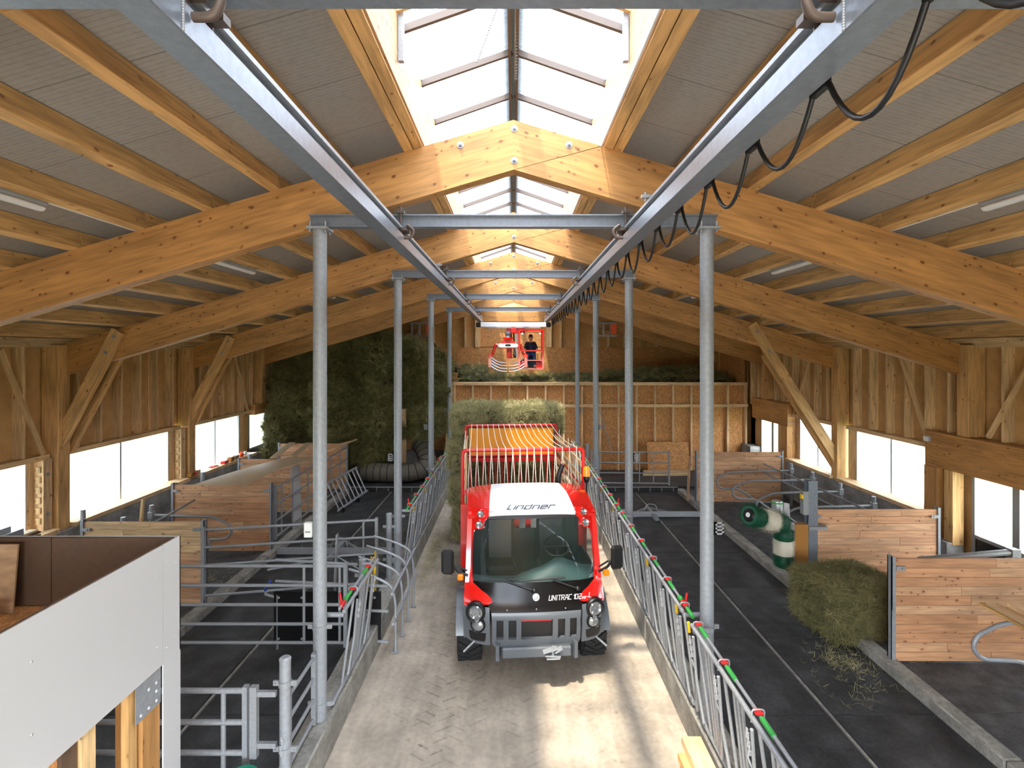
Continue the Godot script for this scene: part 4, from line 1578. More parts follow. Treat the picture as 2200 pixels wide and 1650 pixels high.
	var glyph := {
		"U": [[Vector2(0, 1), Vector2(0, 0), Vector2(0.7, 0), Vector2(0.7, 1)]],
		"N": [[Vector2(0, 0), Vector2(0, 1), Vector2(0.7, 0), Vector2(0.7, 1)]],
		"I": [[Vector2(0.1, 0), Vector2(0.1, 1)]],
		"T": [[Vector2(0, 1), Vector2(0.8, 1)], [Vector2(0.4, 1), Vector2(0.4, 0)]],
		"R": [[Vector2(0, 0), Vector2(0, 1), Vector2(0.65, 1), Vector2(0.65, 0.5), Vector2(0, 0.5)], [Vector2(0.3, 0.5), Vector2(0.7, 0)]],
		"A": [[Vector2(0, 0), Vector2(0.2, 1), Vector2(0.6, 1), Vector2(0.75, 0)], [Vector2(0.08, 0.4), Vector2(0.68, 0.4)]],
		"C": [[Vector2(0.7, 1), Vector2(0, 1), Vector2(0, 0), Vector2(0.7, 0)]],
		"1": [[Vector2(0, 0.75), Vector2(0.25, 1), Vector2(0.25, 0)]],
		"0": [[Vector2(0, 0), Vector2(0, 1), Vector2(0.65, 1), Vector2(0.65, 0), Vector2(0, 0)]],
		"2": [[Vector2(0, 1), Vector2(0.65, 1), Vector2(0.65, 0.5), Vector2(0, 0.5), Vector2(0, 0), Vector2(0.65, 0)]],
		"L": [[Vector2(0, 1), Vector2(0, 0), Vector2(0.5, 0)]],
		"e": [[Vector2(0, 0.25), Vector2(0.4, 0.25), Vector2(0.4, 0.5), Vector2(0, 0.5), Vector2(0, 0), Vector2(0.4, 0)]],
		"p": [[Vector2(0, -0.2), Vector2(0, 0.5), Vector2(0.4, 0.5), Vector2(0.4, 0), Vector2(0, 0)]],
		"-": [[Vector2(0, 0.3), Vector2(0.5, 0.3)]],
		"i": [[Vector2(0.1, 0), Vector2(0.1, 0.75)]],
		"n": [[Vector2(0, 0), Vector2(0, 0.75), Vector2(0.75, 0.75), Vector2(0.75, 0)]],
		"d": [[Vector2(0.75, 1.05), Vector2(0.75, 0), Vector2(0, 0), Vector2(0, 0.75), Vector2(0.75, 0.75)]],
		"E": [[Vector2(0, 0.4), Vector2(0.75, 0.4), Vector2(0.75, 0.75), Vector2(0, 0.75), Vector2(0, 0), Vector2(0.7, 0)]],
		"r": [[Vector2(0, 0), Vector2(0, 0.75), Vector2(0.65, 0.75)]],
	}
	var cx := 0.185
	var hgt := 0.052
	for ch in ["U", "N", "I", "T", "R", "A", "C", " ", "1", "0", "2", "e", "p", "-", "L"]:
		if ch == " ":
			cx += 0.022
			continue
		var kk := hgt
		if ch in ["e", "p", "-"]:
			kk = 0.034
		for line in glyph[ch]:
			var pts: Array = []
			for q in line:
				pts.append(q * kk)
			var oy := Vector3(cx, 1.232, cab_front(cx, 1.25) + 0.04)
			ribbon(mb, oy, Vector3(1, 0, -0.05), Vector3(0, 1, -0.62), pts, 0.009, 0.3)
		cx += kk * (0.45 if ch == "I" or ch == "1" else 1.02)
	part(hood, "model_letters", mb, M.letter_white)
	# windscreen and wipers
	mb = MB.new()
	mb.sheet(front_patch([[1.43, -0.935, 0.935], [1.7, -0.94, 0.94], [1.95, -0.94, 0.94], [2.1, -0.93, 0.93], [2.2, -0.90, 0.90], [2.34, -0.88, 0.88]], 14, 0.0), Vector3.BACK)
	part(o, "windscreen", mb, M.glass)
	mb = MB.new()
	mb.sheet(front_patch([[2.27, -0.72, 0.72], [2.32, -0.69, 0.69], [2.37, -0.67, 0.67]], 10, 0.006), Vector3.BACK, 0.01)
	part(o, "screen_band", mb, M.black)
	for wx in [[-0.02, -0.62, -0.28, -0.86], [0.62, 0.12, 0.40, -0.26]]:
		mb = MB.new()
		var p0 := Vector3(wx[0], 1.355, cab_front(wx[0], 1.355) + 0.05)
		var p1 := Vector3((wx[1] + wx[2]) * 0.5, 1.475, cab_front(wx[1], 1.475) + 0.05)
		mb.rod(p0, p1, 0.014, 6)
		mb.rod(Vector3(wx[3], 1.46, cab_front(wx[3], 1.46) + 0.03), Vector3(wx[2] + 0.05, 1.485, cab_front(wx[2], 1.485) + 0.03), 0.011, 6)
		mb.ball(p0, Vector3(0.04, 0.035, 0.035), 8, 6)
		part(o, "wiper", mb, M.black)
	mb = MB.new()
	mb.sheet(front_patch([[2.08, -0.92, -0.88], [2.13, -0.925, -0.875], [2.16, -0.92, -0.88]], 3, 0.006), Vector3.BACK)
	part(o, "screen_sticker", mb, M.plastic_white)
	# roof: white centre, red sides
	var rf := func(x: float, t: float) -> Vector3:
		var z := lerpf(-0.50, -1.72, t)
		var y := 2.372 + 0.16 * sin(minf(t * 2.2, PI * 0.5)) - 0.02 * t * t - 0.06 * pow(absf(x) / 0.95, 3.0)
		return Vector3(x, y, z - (0.07 * x * x if t < 0.01 else 0.07 * x * x * (1.0 - t)))
	for seg in [[-0.665, 0.665, "roof_panel", M.white_paint], [-0.985, -0.665, "roof_side", M.red_paint], [0.665, 0.985, "roof_side", M.red_paint]]:
		mb = MB.new()
		var rows: Array = []
		for i in 15:
			var t := i / 14.0
			var line := PackedVector3Array()
			for j in 12:
				var e0: float = seg[0]
				var e1: float = seg[1]
				if absf(e0) < 0.7:
					e0 = signf(e0) * (0.665 - 0.07 * t)
				if absf(e1) < 0.7:
					e1 = signf(e1) * (0.665 - 0.07 * t)
				var x := lerpf(e0, e1, j / 11.0)
				line.append(rf.call(x, t))
			rows.append(line)
		mb.sheet(rows, Vector3.UP, 0.05)
		part(o, seg[2], mb, seg[3])
	# Lindner across the visor
	mb = MB.new()
	cx = -0.385
	for ch in ["L", "i", "n", "d", "n", "E", "r"]:
		var kx := 0.115
		var base: Vector3 = rf.call(cx + 0.05, 0.06)
		for line in glyph[ch]:
			var pts: Array = []
			for q in line:
				pts.append(Vector2(q.x * kx, q.y * 0.105))
			ribbon(mb, base + Vector3(-0.05, 0.006, 0), Vector3(1, 0, 0), Vector3(0, 0.40, -1).normalized(), pts, 0.013, 0.55)
		cx += {"L": 0.088, "i": 0.045}.get(ch, 0.125)
	part(o, "visor_letters", mb, M.letter)
	# cab sides, back wall and floor
	for s in [-1.0, 1.0]:
		mb = MB.new()
		mb.box(Vector3(s * 0.99, 1.05, -1.15), Vector3(0.05, 0.75, 1.15), Basis.IDENTITY, Vector2.ZERO, 0.015)
		part(o, "door_panel", mb, M.grey_paint)
		mb = MB.new()
		mb.bar(Vector3(s * 0.985, 1.4, -0.36), Vector3(s * 0.955, 2.3, -0.62), 0.05, 0.07, Vector3.RIGHT)
		mb.bar(Vector3(s * 0.985, 1.4, -1.7), Vector3(s * 0.955, 2.36, -1.68), 0.05, 0.09, Vector3.RIGHT)
		mb.bar(Vector3(s * 0.955, 2.33, -0.6), Vector3(s * 0.955, 2.38, -1.7), 0.05, 0.08, Vector3.UP)
		part(o, "side_frame", mb, M.red_paint)
		mb = MB.new()
		mb.quad(Vector3(s * 0.985, 1.42, -0.4), Vector3(s * 0.985, 1.42, -1.68), Vector3(s * 0.955, 2.33, -1.68), Vector3(s * 0.955, 2.3, -0.62), Vector3(s, 0, 0))
		part(o, "side_glass", mb, M.glass)
		# mirrors
		var mx: float = s * 1.28
		mb = MB.new()
		mb.box(Vector3(mx, 1.68, -0.42), Vector3(0.19, 0.36, 0.09), Basis(Vector3.UP, s * 0.2), Vector2.ZERO, 0.035)
		var mir := part(o, "mirror", mb, M.black)
		mb = MB.new()
		mb.tube(bend([Vector3(s * 0.98, 1.50, -0.35), Vector3(s * 1.14, 1.55, -0.40), Vector3(mx - s * 0.08, 1.62, -0.46)], 0.05), 0.02, 6)
		mb.rod(Vector3(s * 0.99, 1.56, -0.38), Vector3(s * 1.15, 1.63, -0.42), 0.014, 6)
		part(mir, "mirror_arm", mb, M.black)
		mb = MB.new()
		mb.box(Vector3(s * 1.09, 1.49, -0.33), Vector3(0.09, 0.085, 0.07), Basis.IDENTITY, Vector2.ZERO, 0.015)
		part(mir, "indicator", mb, M.amber)
		# side step hook in front of the wheel
		mb = MB.new()
		mb.rod(Vector3(s * 0.88, 0.66, -0.12), Vector3(s * 1.04, 0.52, -0.1), 0.015, 6)
		part(o, "tow_hook", mb, M.zinc_dull)
	mb = MB.new()
	mb.box(Vector3(0, 0.85, -1.05), Vector3(1.9, 0.08, 1.4))
	part(o, "cab_floor", mb, M.black)
	mb = MB.new()
	mb.bx(-0.96, 0.9, -1.74, 0.96, 1.72, -1.70)
	mb.bx(-0.96, 2.2, -1.74, 0.96, 2.42, -1.70)
	mb.bx(-0.96, 1.72, -1.74, -0.55, 2.2, -1.70)
	mb.bx(0.45, 1.72, -1.74, 0.96, 2.2, -1.70)
	part(o, "cab_back", mb, M.black)
	# dashboard
	mb = MB.new()
	var dr: Array = []
	for i in 8:
		var t := i / 7.0
		var line := PackedVector3Array()
		for j in 15:
			var x := lerpf(-0.90, 0.90, j / 14.0)
			var y := 1.40 + 0.05 * sin(t * PI) + (0.17 * sin(t * PI * 0.9) * exp(-pow((x - 0.42) / 0.30, 2.0))) + (0.05 if x > -0.12 else 0.0) * sin(t * PI)
			line.append(Vector3(x, y, cab_front(x, 1.43) - 0.02 - t * (0.44 if x > -0.15 else 0.30)))
		dr.append(line)
	mb.sheet(dr, Vector3.UP, 0.03)
	part(o, "dashboard", mb, M.dash)
	mb = MB.new()
	mb.ball(Vector3(0.42, 1.51, -0.52), Vector3(0.19, 0.14, 0.16), 16, 10)
	part(o, "instrument_pod", mb, M.dash)
	mb = MB.new()
	var ring := PackedVector3Array()
	for i in 25:
		var a := TAU * i / 24.0
		ring.append(Vector3(0.42 + 0.20 * cos(a), 1.72 + 0.11 * sin(a), -0.84 - 0.14 * sin(a)))
	mb.tube(ring, 0.017, 8, false)
	mb.rod(Vector3(0.42, 1.5, -0.65), Vector3(0.42, 1.70, -0.83), 0.03, 8)
	mb.rod(Vector3(0.24, 1.72, -0.84), Vector3(0.60, 1.72, -0.84), 0.015, 6)
	part(o, "steering_wheel", mb, M.black)
	for sx in [-0.45, 0.42]:
		mb = MB.new()
		mb.box(Vector3(sx, 1.25, -1.3), Vector3(0.5, 0.14, 0.5), Basis.IDENTITY, Vector2.ZERO, 0.05)
		mb.box(Vector3(sx, 1.62, -1.56), Vector3(0.48, 0.72, 0.13), Basis(Vector3.RIGHT, -0.12), Vector2.ZERO, 0.05)
		mb.box(Vector3(sx, 2.08, -1.6), Vector3(0.26, 0.2, 0.09), Basis.IDENTITY, Vector2.ZERO, 0.035)
		part(o, "seat", mb, M.black)
	# --- chassis, wheels, bed
	mb = MB.new()
	for s in [-1.0, 1.0]:
		mb.bx(s * 0.32, 0.55, -0.3, s * 0.42, 0.75, -5.1)
	mb.bx(-0.9, 0.5, -0.85, 0.9, 0.6, -0.95)
	mb.bx(-0.9, 0.5, -3.95, 0.9, 0.6, -4.05)
	mb.bx(-0.7, 0.45, -1.4, 0.7, 0.8, -2.0)
	part(o, "chassis", mb, M.black)
	for z in [-0.9, -4.0]:
		for s in [-1.0, 1.0]:
			wheel(o, Vector3(s * 0.955, 0.475, z), s)
	mb = MB.new()
	for s in [-1.0, 1.0]:
		mb.sheet([arc(Vector3(s * 0.76, 0.5, -0.9), 0.56, 0.2, PI - 0.2, Vector3.BACK, Vector3.UP, 10), arc(Vector3(s * 1.16, 0.5, -0.9), 0.56, 0.2, PI - 0.2, Vector3.BACK, Vector3.UP, 10)], Vector3.UP, 0.02)
	part(o, "wheel_arch", mb, M.grey_paint)
	mb = MB.new()
	mb.bx(-1.1, 1.0, -1.95, 1.1, 1.1, -5.25)
	part(o, "load_floor", mb, M.grey_paint)
	for s in [-1.0, 1.0]:
		mb = MB.new()
		mb.bx(s * 1.06, 1.1, -1.97, s * 1.1, 1.75, -5.22)
		part(o, "side_board", mb, M.red_paint)
		mb = MB.new()
		mb.bx(s * 0.98, 0.95, -1.88, s * 1.13, 2.1, -1.96)
		part(o, "corner_plate", mb, M.red_paint)
	# hay rack: hoops front and back, long rails, slats, ropes
	var zf := -2.05
	var zb := -5.2
	var hw := 1.1
	var hy := 3.03
	var rk: MB
	for z in [zf, zb]:
		rk = MB.new()
		rk.tube(bend([Vector3(-hw, 1.1, z), Vector3(-hw, hy, z), Vector3(hw, hy, z), Vector3(hw, 1.1, z)], 0.07), 0.033, 10)
		part(o, "rack_hoop", rk, M.red_frame)
	for s in [-1.0, 1.0]:
		rk = MB.new()
		for z in [-3.1, -4.15]:
			rk.rod(Vector3(s * hw, 1.1, z), Vector3(s * hw, 2.3, z), 0.028, 8)
		rk.rod(Vector3(s * hw, 2.3, zf), Vector3(s * hw, 2.3, zb), 0.022, 8)
		part(o, "rack_side", rk, M.red_frame)
		for y in [1.86, 2.05, 2.25, 2.5, 2.75]:
			rk = MB.new()
			rk.bx(s * (hw - 0.045), y - 0.05, zf, s * (hw - 0.025), y + 0.05, zb, uo())
			part(o, "wood_slat", rk, M.pale_wood)
		for k in 5:
			rk = MB.new()
			rk.rod(Vector3(s * (hw - 0.005), 2.98, zf - 0.3 - k * 0.6), Vector3(s * (hw + 0.02), 1.8, zf - 0.05 - k * 0.6), 0.008, 5)
			part(o, "side_rope", rk, M.rope)
	# yellow tail sheet with its frame and bars
	rk = MB.new()
	rk.bx(-1.02, 2.34, zb - 0.02, 1.02, 2.965, zb + 0.0)
	part(o, "tail_sheet", rk, M.yellow_sheet)
	rk = MB.new()
	rk.rod(Vector3(-hw, 2.31, zb), Vector3(hw, 2.31, zb), 0.03, 8)
	rk.bx(-1.05, 2.17, zb - 0.02, 1.05, 2.26, zb + 0.02)
	for k in 14:
		var x := -1.0 + k * 2.0 / 13.0
		rk.rod(Vector3(x, 1.1, zb), Vector3(x, 2.3, zb), 0.016, 6)
	part(o, "tail_gate", rk, M.red_frame)
	# front grid behind the cab
	rk = MB.new()
	for k in 6:
		var x := -0.60 + k * 0.21
		rk.bx(x, 1.3, zf + 0.03, x + 0.10, 2.25, zf + 0.05)
	rk.bx(-1.08, 1.3, zf + 0.02, 1.08, 1.4, zf + 0.06)
	rk.bx(-1.08, 2.25, zf + 0.02, 1.08, 2.33, zf + 0.06)
	part(o, "front_grid", rk, M.red_frame)
	# ropes: in pairs down the front, single lines to the back
	for k in 16:
		var x := -0.97 + k * 1.94 / 15.0
		rk = MB.new()
		for e in [-0.045, 0.06]:
			rk.rod(Vector3(x, hy + 0.03, zf + 0.03), Vector3(x + e, 2.0, zf + 0.07), 0.0075, 5)
		var pts := PackedVector3Array()
		for i in 7:
			var t := i / 6.0
			pts.append(Vector3(lerpf(x, x * 0.985, t), hy + 0.035 - 0.09 * sin(PI * t), lerpf(zf, zb, t)))
		rk.tube(pts, 0.0075, 5)
		rk.tube(arc(Vector3(x, hy, zf), 0.042, 0, TAU, Vector3.UP, Vector3.BACK, 8), 0.009, 5, false)
		part(o, "rope", rk, M.rope)
	# beacon and exhaust
	rk = MB.new()
	rk.rod(Vector3(1.14, 2.1, -1.95), Vector3(1.14, 2.52, -1.95), 0.018, 8)
	rk.lathe(PackedVector2Array([Vector2(0.0, 2.56), Vector2(0.05, 2.56), Vector2(0.055, 2.5), Vector2(0.03, 2.44)]), Transform3D(Basis.IDENTITY, Vector3(1.14, 0, -1.95)), 12)
	var bc := part(o, "beacon_stem", rk, M.black)
	rk = MB.new()
	rk.lathe(PackedVector2Array([Vector2(0.0, 2.73), Vector2(0.04, 2.725), Vector2(0.062, 2.69), Vector2(0.07, 2.62), Vector2(0.075, 2.56), Vector2(0.0, 2.555)]), Transform3D(Basis.IDENTITY, Vector3(1.14, 0, -1.95)), 14)
	part(bc, "beacon_dome", rk, M.amber)
	rk = MB.new()
	rk.tube(bend([Vector3(0.62, 1.2, -1.9), Vector3(0.62, 2.6, -1.9), Vector3(0.70, 2.78, -1.92)], 0.12, 6), 0.045, 10)
	part(o, "exhaust_pipe", rk, M.black)

# ---------------------------------------------------------------- hay
func clump_mesh(blades: int, spread: float, length: float, width: float, sd: int) -> ArrayMesh:
	var r := RandomNumberGenerator.new()
	r.seed = sd
	var mb := MB.new()
	for k in blades:
		var a := r.randf() * TAU
		var el := r.randf_range(0.02, 0.6)
		var dir := Vector3(cos(a) * cos(el), sin(el), sin(a) * cos(el))
		var p0 := Vector3(r.randf_range(-1, 1), r.randf_range(-0.3, 0.2), r.randf_range(-1, 1)) * spread
		var L := length * r.randf_range(0.5, 1.2)
		var sag := r.randf_range(-0.12, 0.16) * L
		var p1 := p0 + dir * L * 0.5 + Vector3(0, sag * 0.5, 0)
		var p2 := p0 + dir * L + Vector3(0, -sag * 0.4, 0)
		var sd2 := dir.cross(Vector3(r.randf() - 0.5, r.randf(), r.randf() - 0.5)).normalized() * width * r.randf_range(0.6, 1.3)
		mb.quad(p0 - sd2, p0 + sd2, p1 + sd2, p1 - sd2, Vector3.UP)
		mb.quad(p1 - sd2, p1 + sd2, p2, p2, Vector3.UP)
	return mb.mesh()

func strands(p: Node, pts: PackedVector3Array, nrm: PackedVector3Array, me: Mesh, size: Vector2, cols: Array, r: RandomNumberGenerator, droop := 0.0) -> void:
	var mm := MultiMesh.new()
	mm.transform_format = MultiMesh.TRANSFORM_3D
	mm.use_colors = true
	mm.mesh = me
	mm.instance_count = pts.size()
	for k in pts.size():
		var y := (nrm[k] + Vector3(r.randf_range(-0.5, 0.5), r.randf_range(-0.5, 0.5) - droop, r.randf_range(-0.5, 0.5))).normalized()
		var x := y.cross(Vector3(r.randf() - 0.5, r.randf() - 0.5, r.randf() - 0.5)).normalized()
		var sc := r.randf_range(size.x, size.y)
		mm.set_instance_transform(k, Transform3D(Basis(x * sc, y * sc, x.cross(y) * sc), pts[k]))
		var c: Color = cols[r.randi_range(0, cols.size() - 1)]
		mm.set_instance_color(k, c * r.randf_range(0.7, 1.25))
	var mi := MultiMeshInstance3D.new()
	mi.name = "loose_stalks"
	mi.multimesh = mm
	mi.material_override = M.hay
	mi.set_meta("kind", "stuff")
	p.add_child(mi)

# rounded, lumpy block; returns sample points on its skin
func lump(size: Vector3, rad: float, amp: float, sd: int, n: int, samples: int, r: RandomNumberGenerator) -> Array:
	var f := FastNoiseLite.new()
	f.seed = sd
	f.frequency = 1.6
	f.fractal_octaves = 3
	var h := size * 0.5
	var g := func(p: Vector3) -> Array:
		var q := p.clamp(-(h - Vector3.ONE * rad), h - Vector3.ONE * rad)
		var m := (p - q).normalized()
		return [q + m * (rad + amp * f.get_noise_3dv(p * 1.5 + Vector3.ONE * sd)), m]
	var mb := MB.new()
	for k in 3:
		var i := (k + 1) % 3
		var j := (k + 2) % 3
		for sg in [-1.0, 1.0]:
			var rows: Array = []
			for a in n + 1:
				var line := PackedVector3Array()
				for b in n + 1:
					var p := Vector3.ZERO
					p[k] = sg * h[k]
					p[i] = lerpf(-h[i], h[i], float(a) / n)
					p[j] = lerpf(-h[j], h[j], float(b) / n)
					line.append(g.call(p)[0])
				rows.append(line)
			var o := Vector3.ZERO
			o[k] = sg
			mb.sheet(rows, o)
	var P := PackedVector3Array()
	var N := PackedVector3Array()
	var ar := [h.y * h.z, h.x * h.z, h.x * h.y]
	var tot: float = ar[0] + ar[1] + ar[2]
	for s in samples:
		var u := r.randf() * tot
		var k := 0 if u < ar[0] else (1 if u < ar[0] + ar[1] else 2)
		var p := Vector3(r.randf_range(-h.x, h.x), r.randf_range(-h.y, h.y), r.randf_range(-h.z, h.z))
		p[k] = h[k] * (1.0 if r.randf() < 0.5 else -1.0)
		if p.y < -h.y * 0.97:
			p.y = -p.y
		var e: Array = g.call(p)
		P.append(e[0])
		N.append(e[1])
	return [mb, P, N]

func build_hay() -> void:
	var r := RandomNumberGenerator.new()
	r.seed = 99
	var cl := clump_mesh(16, 0.04, 0.13, 0.0013, 4)
	var cl2 := clump_mesh(16, 0.07, 0.28, 0.0036, 6)
	var olive := [Color(0.16, 0.15, 0.052), Color(0.24, 0.21, 0.08), Color(0.11, 0.11, 0.036), Color(0.34, 0.29, 0.13), Color(0.18, 0.165, 0.058)]
	var straw := [Color(0.30, 0.28, 0.12), Color(0.40, 0.36, 0.17), Color(0.22, 0.215, 0.085), Color(0.48, 0.42, 0.22)]
	var green := [Color(0.155, 0.148, 0.045), Color(0.22, 0.195, 0.065), Color(0.105, 0.11, 0.03), Color(0.32, 0.27, 0.11), Color(0.18, 0.16, 0.05)]
	# bale by the right lying boxes
	var q := lump(Vector3(1.3, 0.84, 1.05), 0.10, 0.06, 3, 14, 6500, r)
	var o := thing("hay_bale", "olive green square hay bale lying on the mats beside the right wooden partition", "hay bale", V(5.74, 0.52, 9.0), 0.12)
	part(o, "core", q[0], M.hay_core)
	strands(o, q[1], q[2], cl, Vector2(0.7, 1.5), olive, r)
	# stack behind the transporter
	var labs := ["bottom hay bale of the stack behind the transporter", "second hay bale from the floor in the stack behind the transporter", "third hay bale from the floor in the stack behind the transporter", "topmost hay bale of the stack behind the transporter, sunlit on top"]
	var offs := [[-0.12, 0.03, 13.75], [-0.2, -0.02, 13.65], [-0.24, 0.02, 13.7], [-0.16, 0.0, 13.75]]
	for k in 4:
		q = lump(Vector3(2.78, 0.74, 1.3), 0.18, 0.12, 10 + k, 16, 6500, r)
		o = thing("hay_bale", labs[k], "hay bale", V(offs[k][0], 0.42 + k * 0.875, offs[k][2]), offs[k][1], "bales stacked behind the transporter")
		part(o, "core", q[0], M.hay_core)
		strands(o, q[1], q[2], cl, Vector2(0.8, 1.6), straw, r)
	# the big heap of loose hay on the left of the store
	var f := FastNoiseLite.new()
	f.seed = 8
	f.frequency = 0.55
	f.fractal_octaves = 4
	var tops := [[-9.1, 4.5], [-8.2, 4.85], [-7.0, 5.15], [-5.6, 5.45], [-4.4, 5.4], [-3.4, 5.0], [-2.7, 4.5], [-2.1, 3.95], [-1.5, 3.75]]
	var top_of := func(x: float) -> float:
		for i in tops.size() - 1:
			if x <= tops[i + 1][0]:
				return lerpf(tops[i][1], tops[i + 1][1], clampf((x - tops[i][0]) / (tops[i + 1][0] - tops[i][0]), 0, 1))
		return 3.75
	var surf := func(u: float, t: float) -> Vector3:
		var x := lerpf(-8.9, -2.46, u)
		var tp: float = top_of.call(x)
		var yb := lerpf(0.2, 1.95, smoothstep(-4.75, -4.2, x))
		if x > -2.9:
			yb = lerpf(1.95, 2.3, (x + 2.9) / 0.5)
		var p: Vector3
		if t < 0.62:
			var w := t / 0.62
			var y := lerpf(yb, tp - 0.5, w)
			p = V(x, y, 19.15 + 0.55 * pow(y / 5.0, 2.0) - 0.35 * sin(PI * clampf(y / 4.0, 0, 1)))
		else:
			var w := (t - 0.62) / 0.38
			var a := minf(w * 3.0, 1.0) * PI * 0.5
			p = V(x, tp - 0.5 + 0.5 * sin(a) - maxf(0.0, w - 0.33) * 0.3, 19.6 + 0.8 * (1.0 - cos(a)) + maxf(0.0, w - 0.33) * 6.0)
		var nn := Vector3(0, 0.2, 1)
		return p + nn * 1.15 * f.get_noise_3d(x * 1.2, p.y * 1.2, p.z * 0.8) + nn * 0.45 * f.get_noise_3d(x * 4.0, p.y * 4.0, p.z * 3.0 + 50.0)
	var mb := MB.new()
	var rows: Array = []
	for i in 61:
		var line := PackedVector3Array()
		for j in 71:
			line.append(surf.call(j / 70.0, i / 60.0))
		rows.append(line)
	mb.sheet(rows, Vector3(0, 0.3, 1), 0.25)
	o = thing("hay_heap", "towering heap of dark green loose hay filling the left of the hay store", "hay heap", V(-5.7, 0.2, 19.5))
	o.set_meta("kind", "stuff")
	for i in mb.v.size():
		mb.v[i] -= o.position
	part(o, "core", mb, M.hay_dark_core)
	var P := PackedVector3Array()
	var N := PackedVector3Array()
	for k in 20000:
		var u := r.randf()
		var t := pow(r.randf(), 1.0) * 0.85
		var p: Vector3 = surf.call(u, t)
		var e1: Vector3 = surf.call(u + 0.01, t) - p
		var e2: Vector3 = surf.call(u, t + 0.01) - p
		var m := e1.cross(e2).normalized()
		if m.dot(Vector3(0, 0.3, 1)) < 0:
			m = -m
		P.append(p - o.position)
		N.append(m)
	# fringe hanging over the chute
	for k in 900:
		var u := r.randf_range(0.70, 1.0)
		P.append(surf.call(u, r.randf() * 0.03) - o.position + Vector3(0, -r.randf() * 0.25, 0))
		N.append(Vector3(0, -0.6, 0.6))
	strands(o, P, N, cl2, Vector2(0.6, 1.5), green, r, 0.5)
	# low drift of hay behind the stud partition
	var drift := func(u: float, w: float) -> Vector3:
		var x := lerpf(-2.2, 8.95, u)
		var d := lerpf(20.85, 25.25, w)
		var base := 3.35 + 0.28 * exp(-pow((x - 5.8) / 1.6, 2.0)) + 0.3 * exp(-pow((x - 8.0) / 1.2, 2.0)) + (0.4 if x < -1.2 else 0.0)
		return V(x, base + 0.35 * sin(PI * w) + 0.35 * f.get_noise_2d(x * 2.2, d * 2.0), d)
	mb = MB.new()
	rows = []
	for i in 19:
		var line := PackedVector3Array()
		for j in 50:
			line.append(drift.call(j / 49.0, i / 18.0))
		rows.append(line)
	mb.sheet(rows, Vector3.UP, 0.3)
	o = thing("hay_drift", "low drift of loose hay just showing above the stud partition", "hay", V(3.4, 3.3, 23.0))
	o.set_meta("kind", "stuff")
	for i in mb.v.size():
		mb.v[i] -= o.position
	part(o, "core", mb, M.hay_dark_core)
	P = PackedVector3Array()
	N = PackedVector3Array()
	for k in 6000:
		P.append(drift.call(r.randf(), r.randf()) - o.position)
		N.append(Vector3(0, 1, 0.2))
	strands(o, P, N, cl2, Vector2(0.6, 1.3), green, r)
	# stalks scattered on the mats: [x, d, spread x, spread d, count, colours]
	o = thing("scattered_hay", "loose hay stalks scattered over the floor mats", "hay", V(0, 0.02, 10.0))
	o.set_meta("kind", "stuff")
	P = PackedVector3Array()
	N = PackedVector3Array()
	for z in [[5.1, 8.1, 0.5, 0.45, 130], [4.9, 7.5, 0.5, 0.5, 40], [6.3, 8.0, 0.35, 0.12, 140], [-3.0, 13.0, 0.7, 2.2, 260], [-2.9, 17.0, 0.5, 1.2, 260], [-1.9, 12.4, 0.18, 1.6, 330], [-6.6, 10.9, 0.8, 0.5, 120], [-4.6, 12.6, 0.6, 0.6, 50], [-1.3, 16.5, 0.4, 1.6, 300], [3.6, 16.0, 0.9, 1.2, 50]]:
		for k in z[4]:
			var x: float = z[0] + r.randfn(0, 0.5) * z[2]
			var y := 0.025
			if absf(x) < 2.2:
				y = 0.006
			elif absf(x) > 5.6:
				y = 0.18 if absf(x) < 5.82 else 0.11
			elif absf(x) < 2.52:
				y = 0.43
			var dd: float = z[1] + r.randfn(0, 0.5) * z[3]
			if dd > 17.9 and absf(x) > 2.52:
				y = 0.2
			P.append(V(x, y, dd) - o.position)
			N.append(Vector3.UP * 3.0)
	var flat := clump_mesh(7, 0.06, 0.12, 0.0017, 14)
	strands(o, P, N, flat, Vector2(0.5, 1.0), straw, r)

# ---------------------------------------------------------------- partitions and gates
func partition(x0: float, x1: float, d: float, label: String, pale_top := 0) -> void:
	var s := signf(x0)
	var o := thing("plank_partition", label, "partition", V((x0 + x1) * 0.5, 0.1, d), 0.0, "plank partitions of the lying boxes")
	var L := absf(x1 - x0)
	var rows := 11
	var rh := 0.141
	for k in rows:
		var y := 0.03 + k * rh
		var cut := rng.randf_range(0.25, 0.75) * L
		if k % 3 == 2:
			cut = 0.0
		var a := 0.0
		for c in ([L] if cut == 0.0 else [cut, L]):
			var mb := MB.new()
			mb.bx(-L * 0.5 + a + 0.0015, y + 0.0015, -0.022, -L * 0.5 + c - 0.0015, y + rh - 0.0015, 0.022, uo(), 0.004)
			part(o, "plank", mb, M.pale_wood if rows - k <= pale_top else M["larch%d" % rng.randi_range(0, 3)])
			a = c
	for e in [-1.0, 1.0]:
		var mb := MB.new()
		var xx: float = e * (L * 0.5 + 0.02)
		mb.bx(xx - 0.03, 0.0, -0.05, xx + 0.03, 1.62, -0.03)
		mb.bx(xx - 0.03, 0.0, 0.03, xx + 0.03, 1.62, 0.05)
		mb.bx(xx + e * 0.02, 0.0, -0.05, xx + e * 0.03, 1.62, 0.05)
		var po := part(o, "end_channel", mb, M.zinc_dull)
		mb = MB.new()
		mb.box(Vector3(xx - e * 0.1, 1.45, 0.058), Vector3(0.14, 0.06, 0.012))
		mb.rod(Vector3(xx - e * 0.12, 1.45, 0.05), Vector3(xx - e * 0.12, 1.45, 0.08), 0.015, 6)
		part(po, "lug", mb, M.zinc)

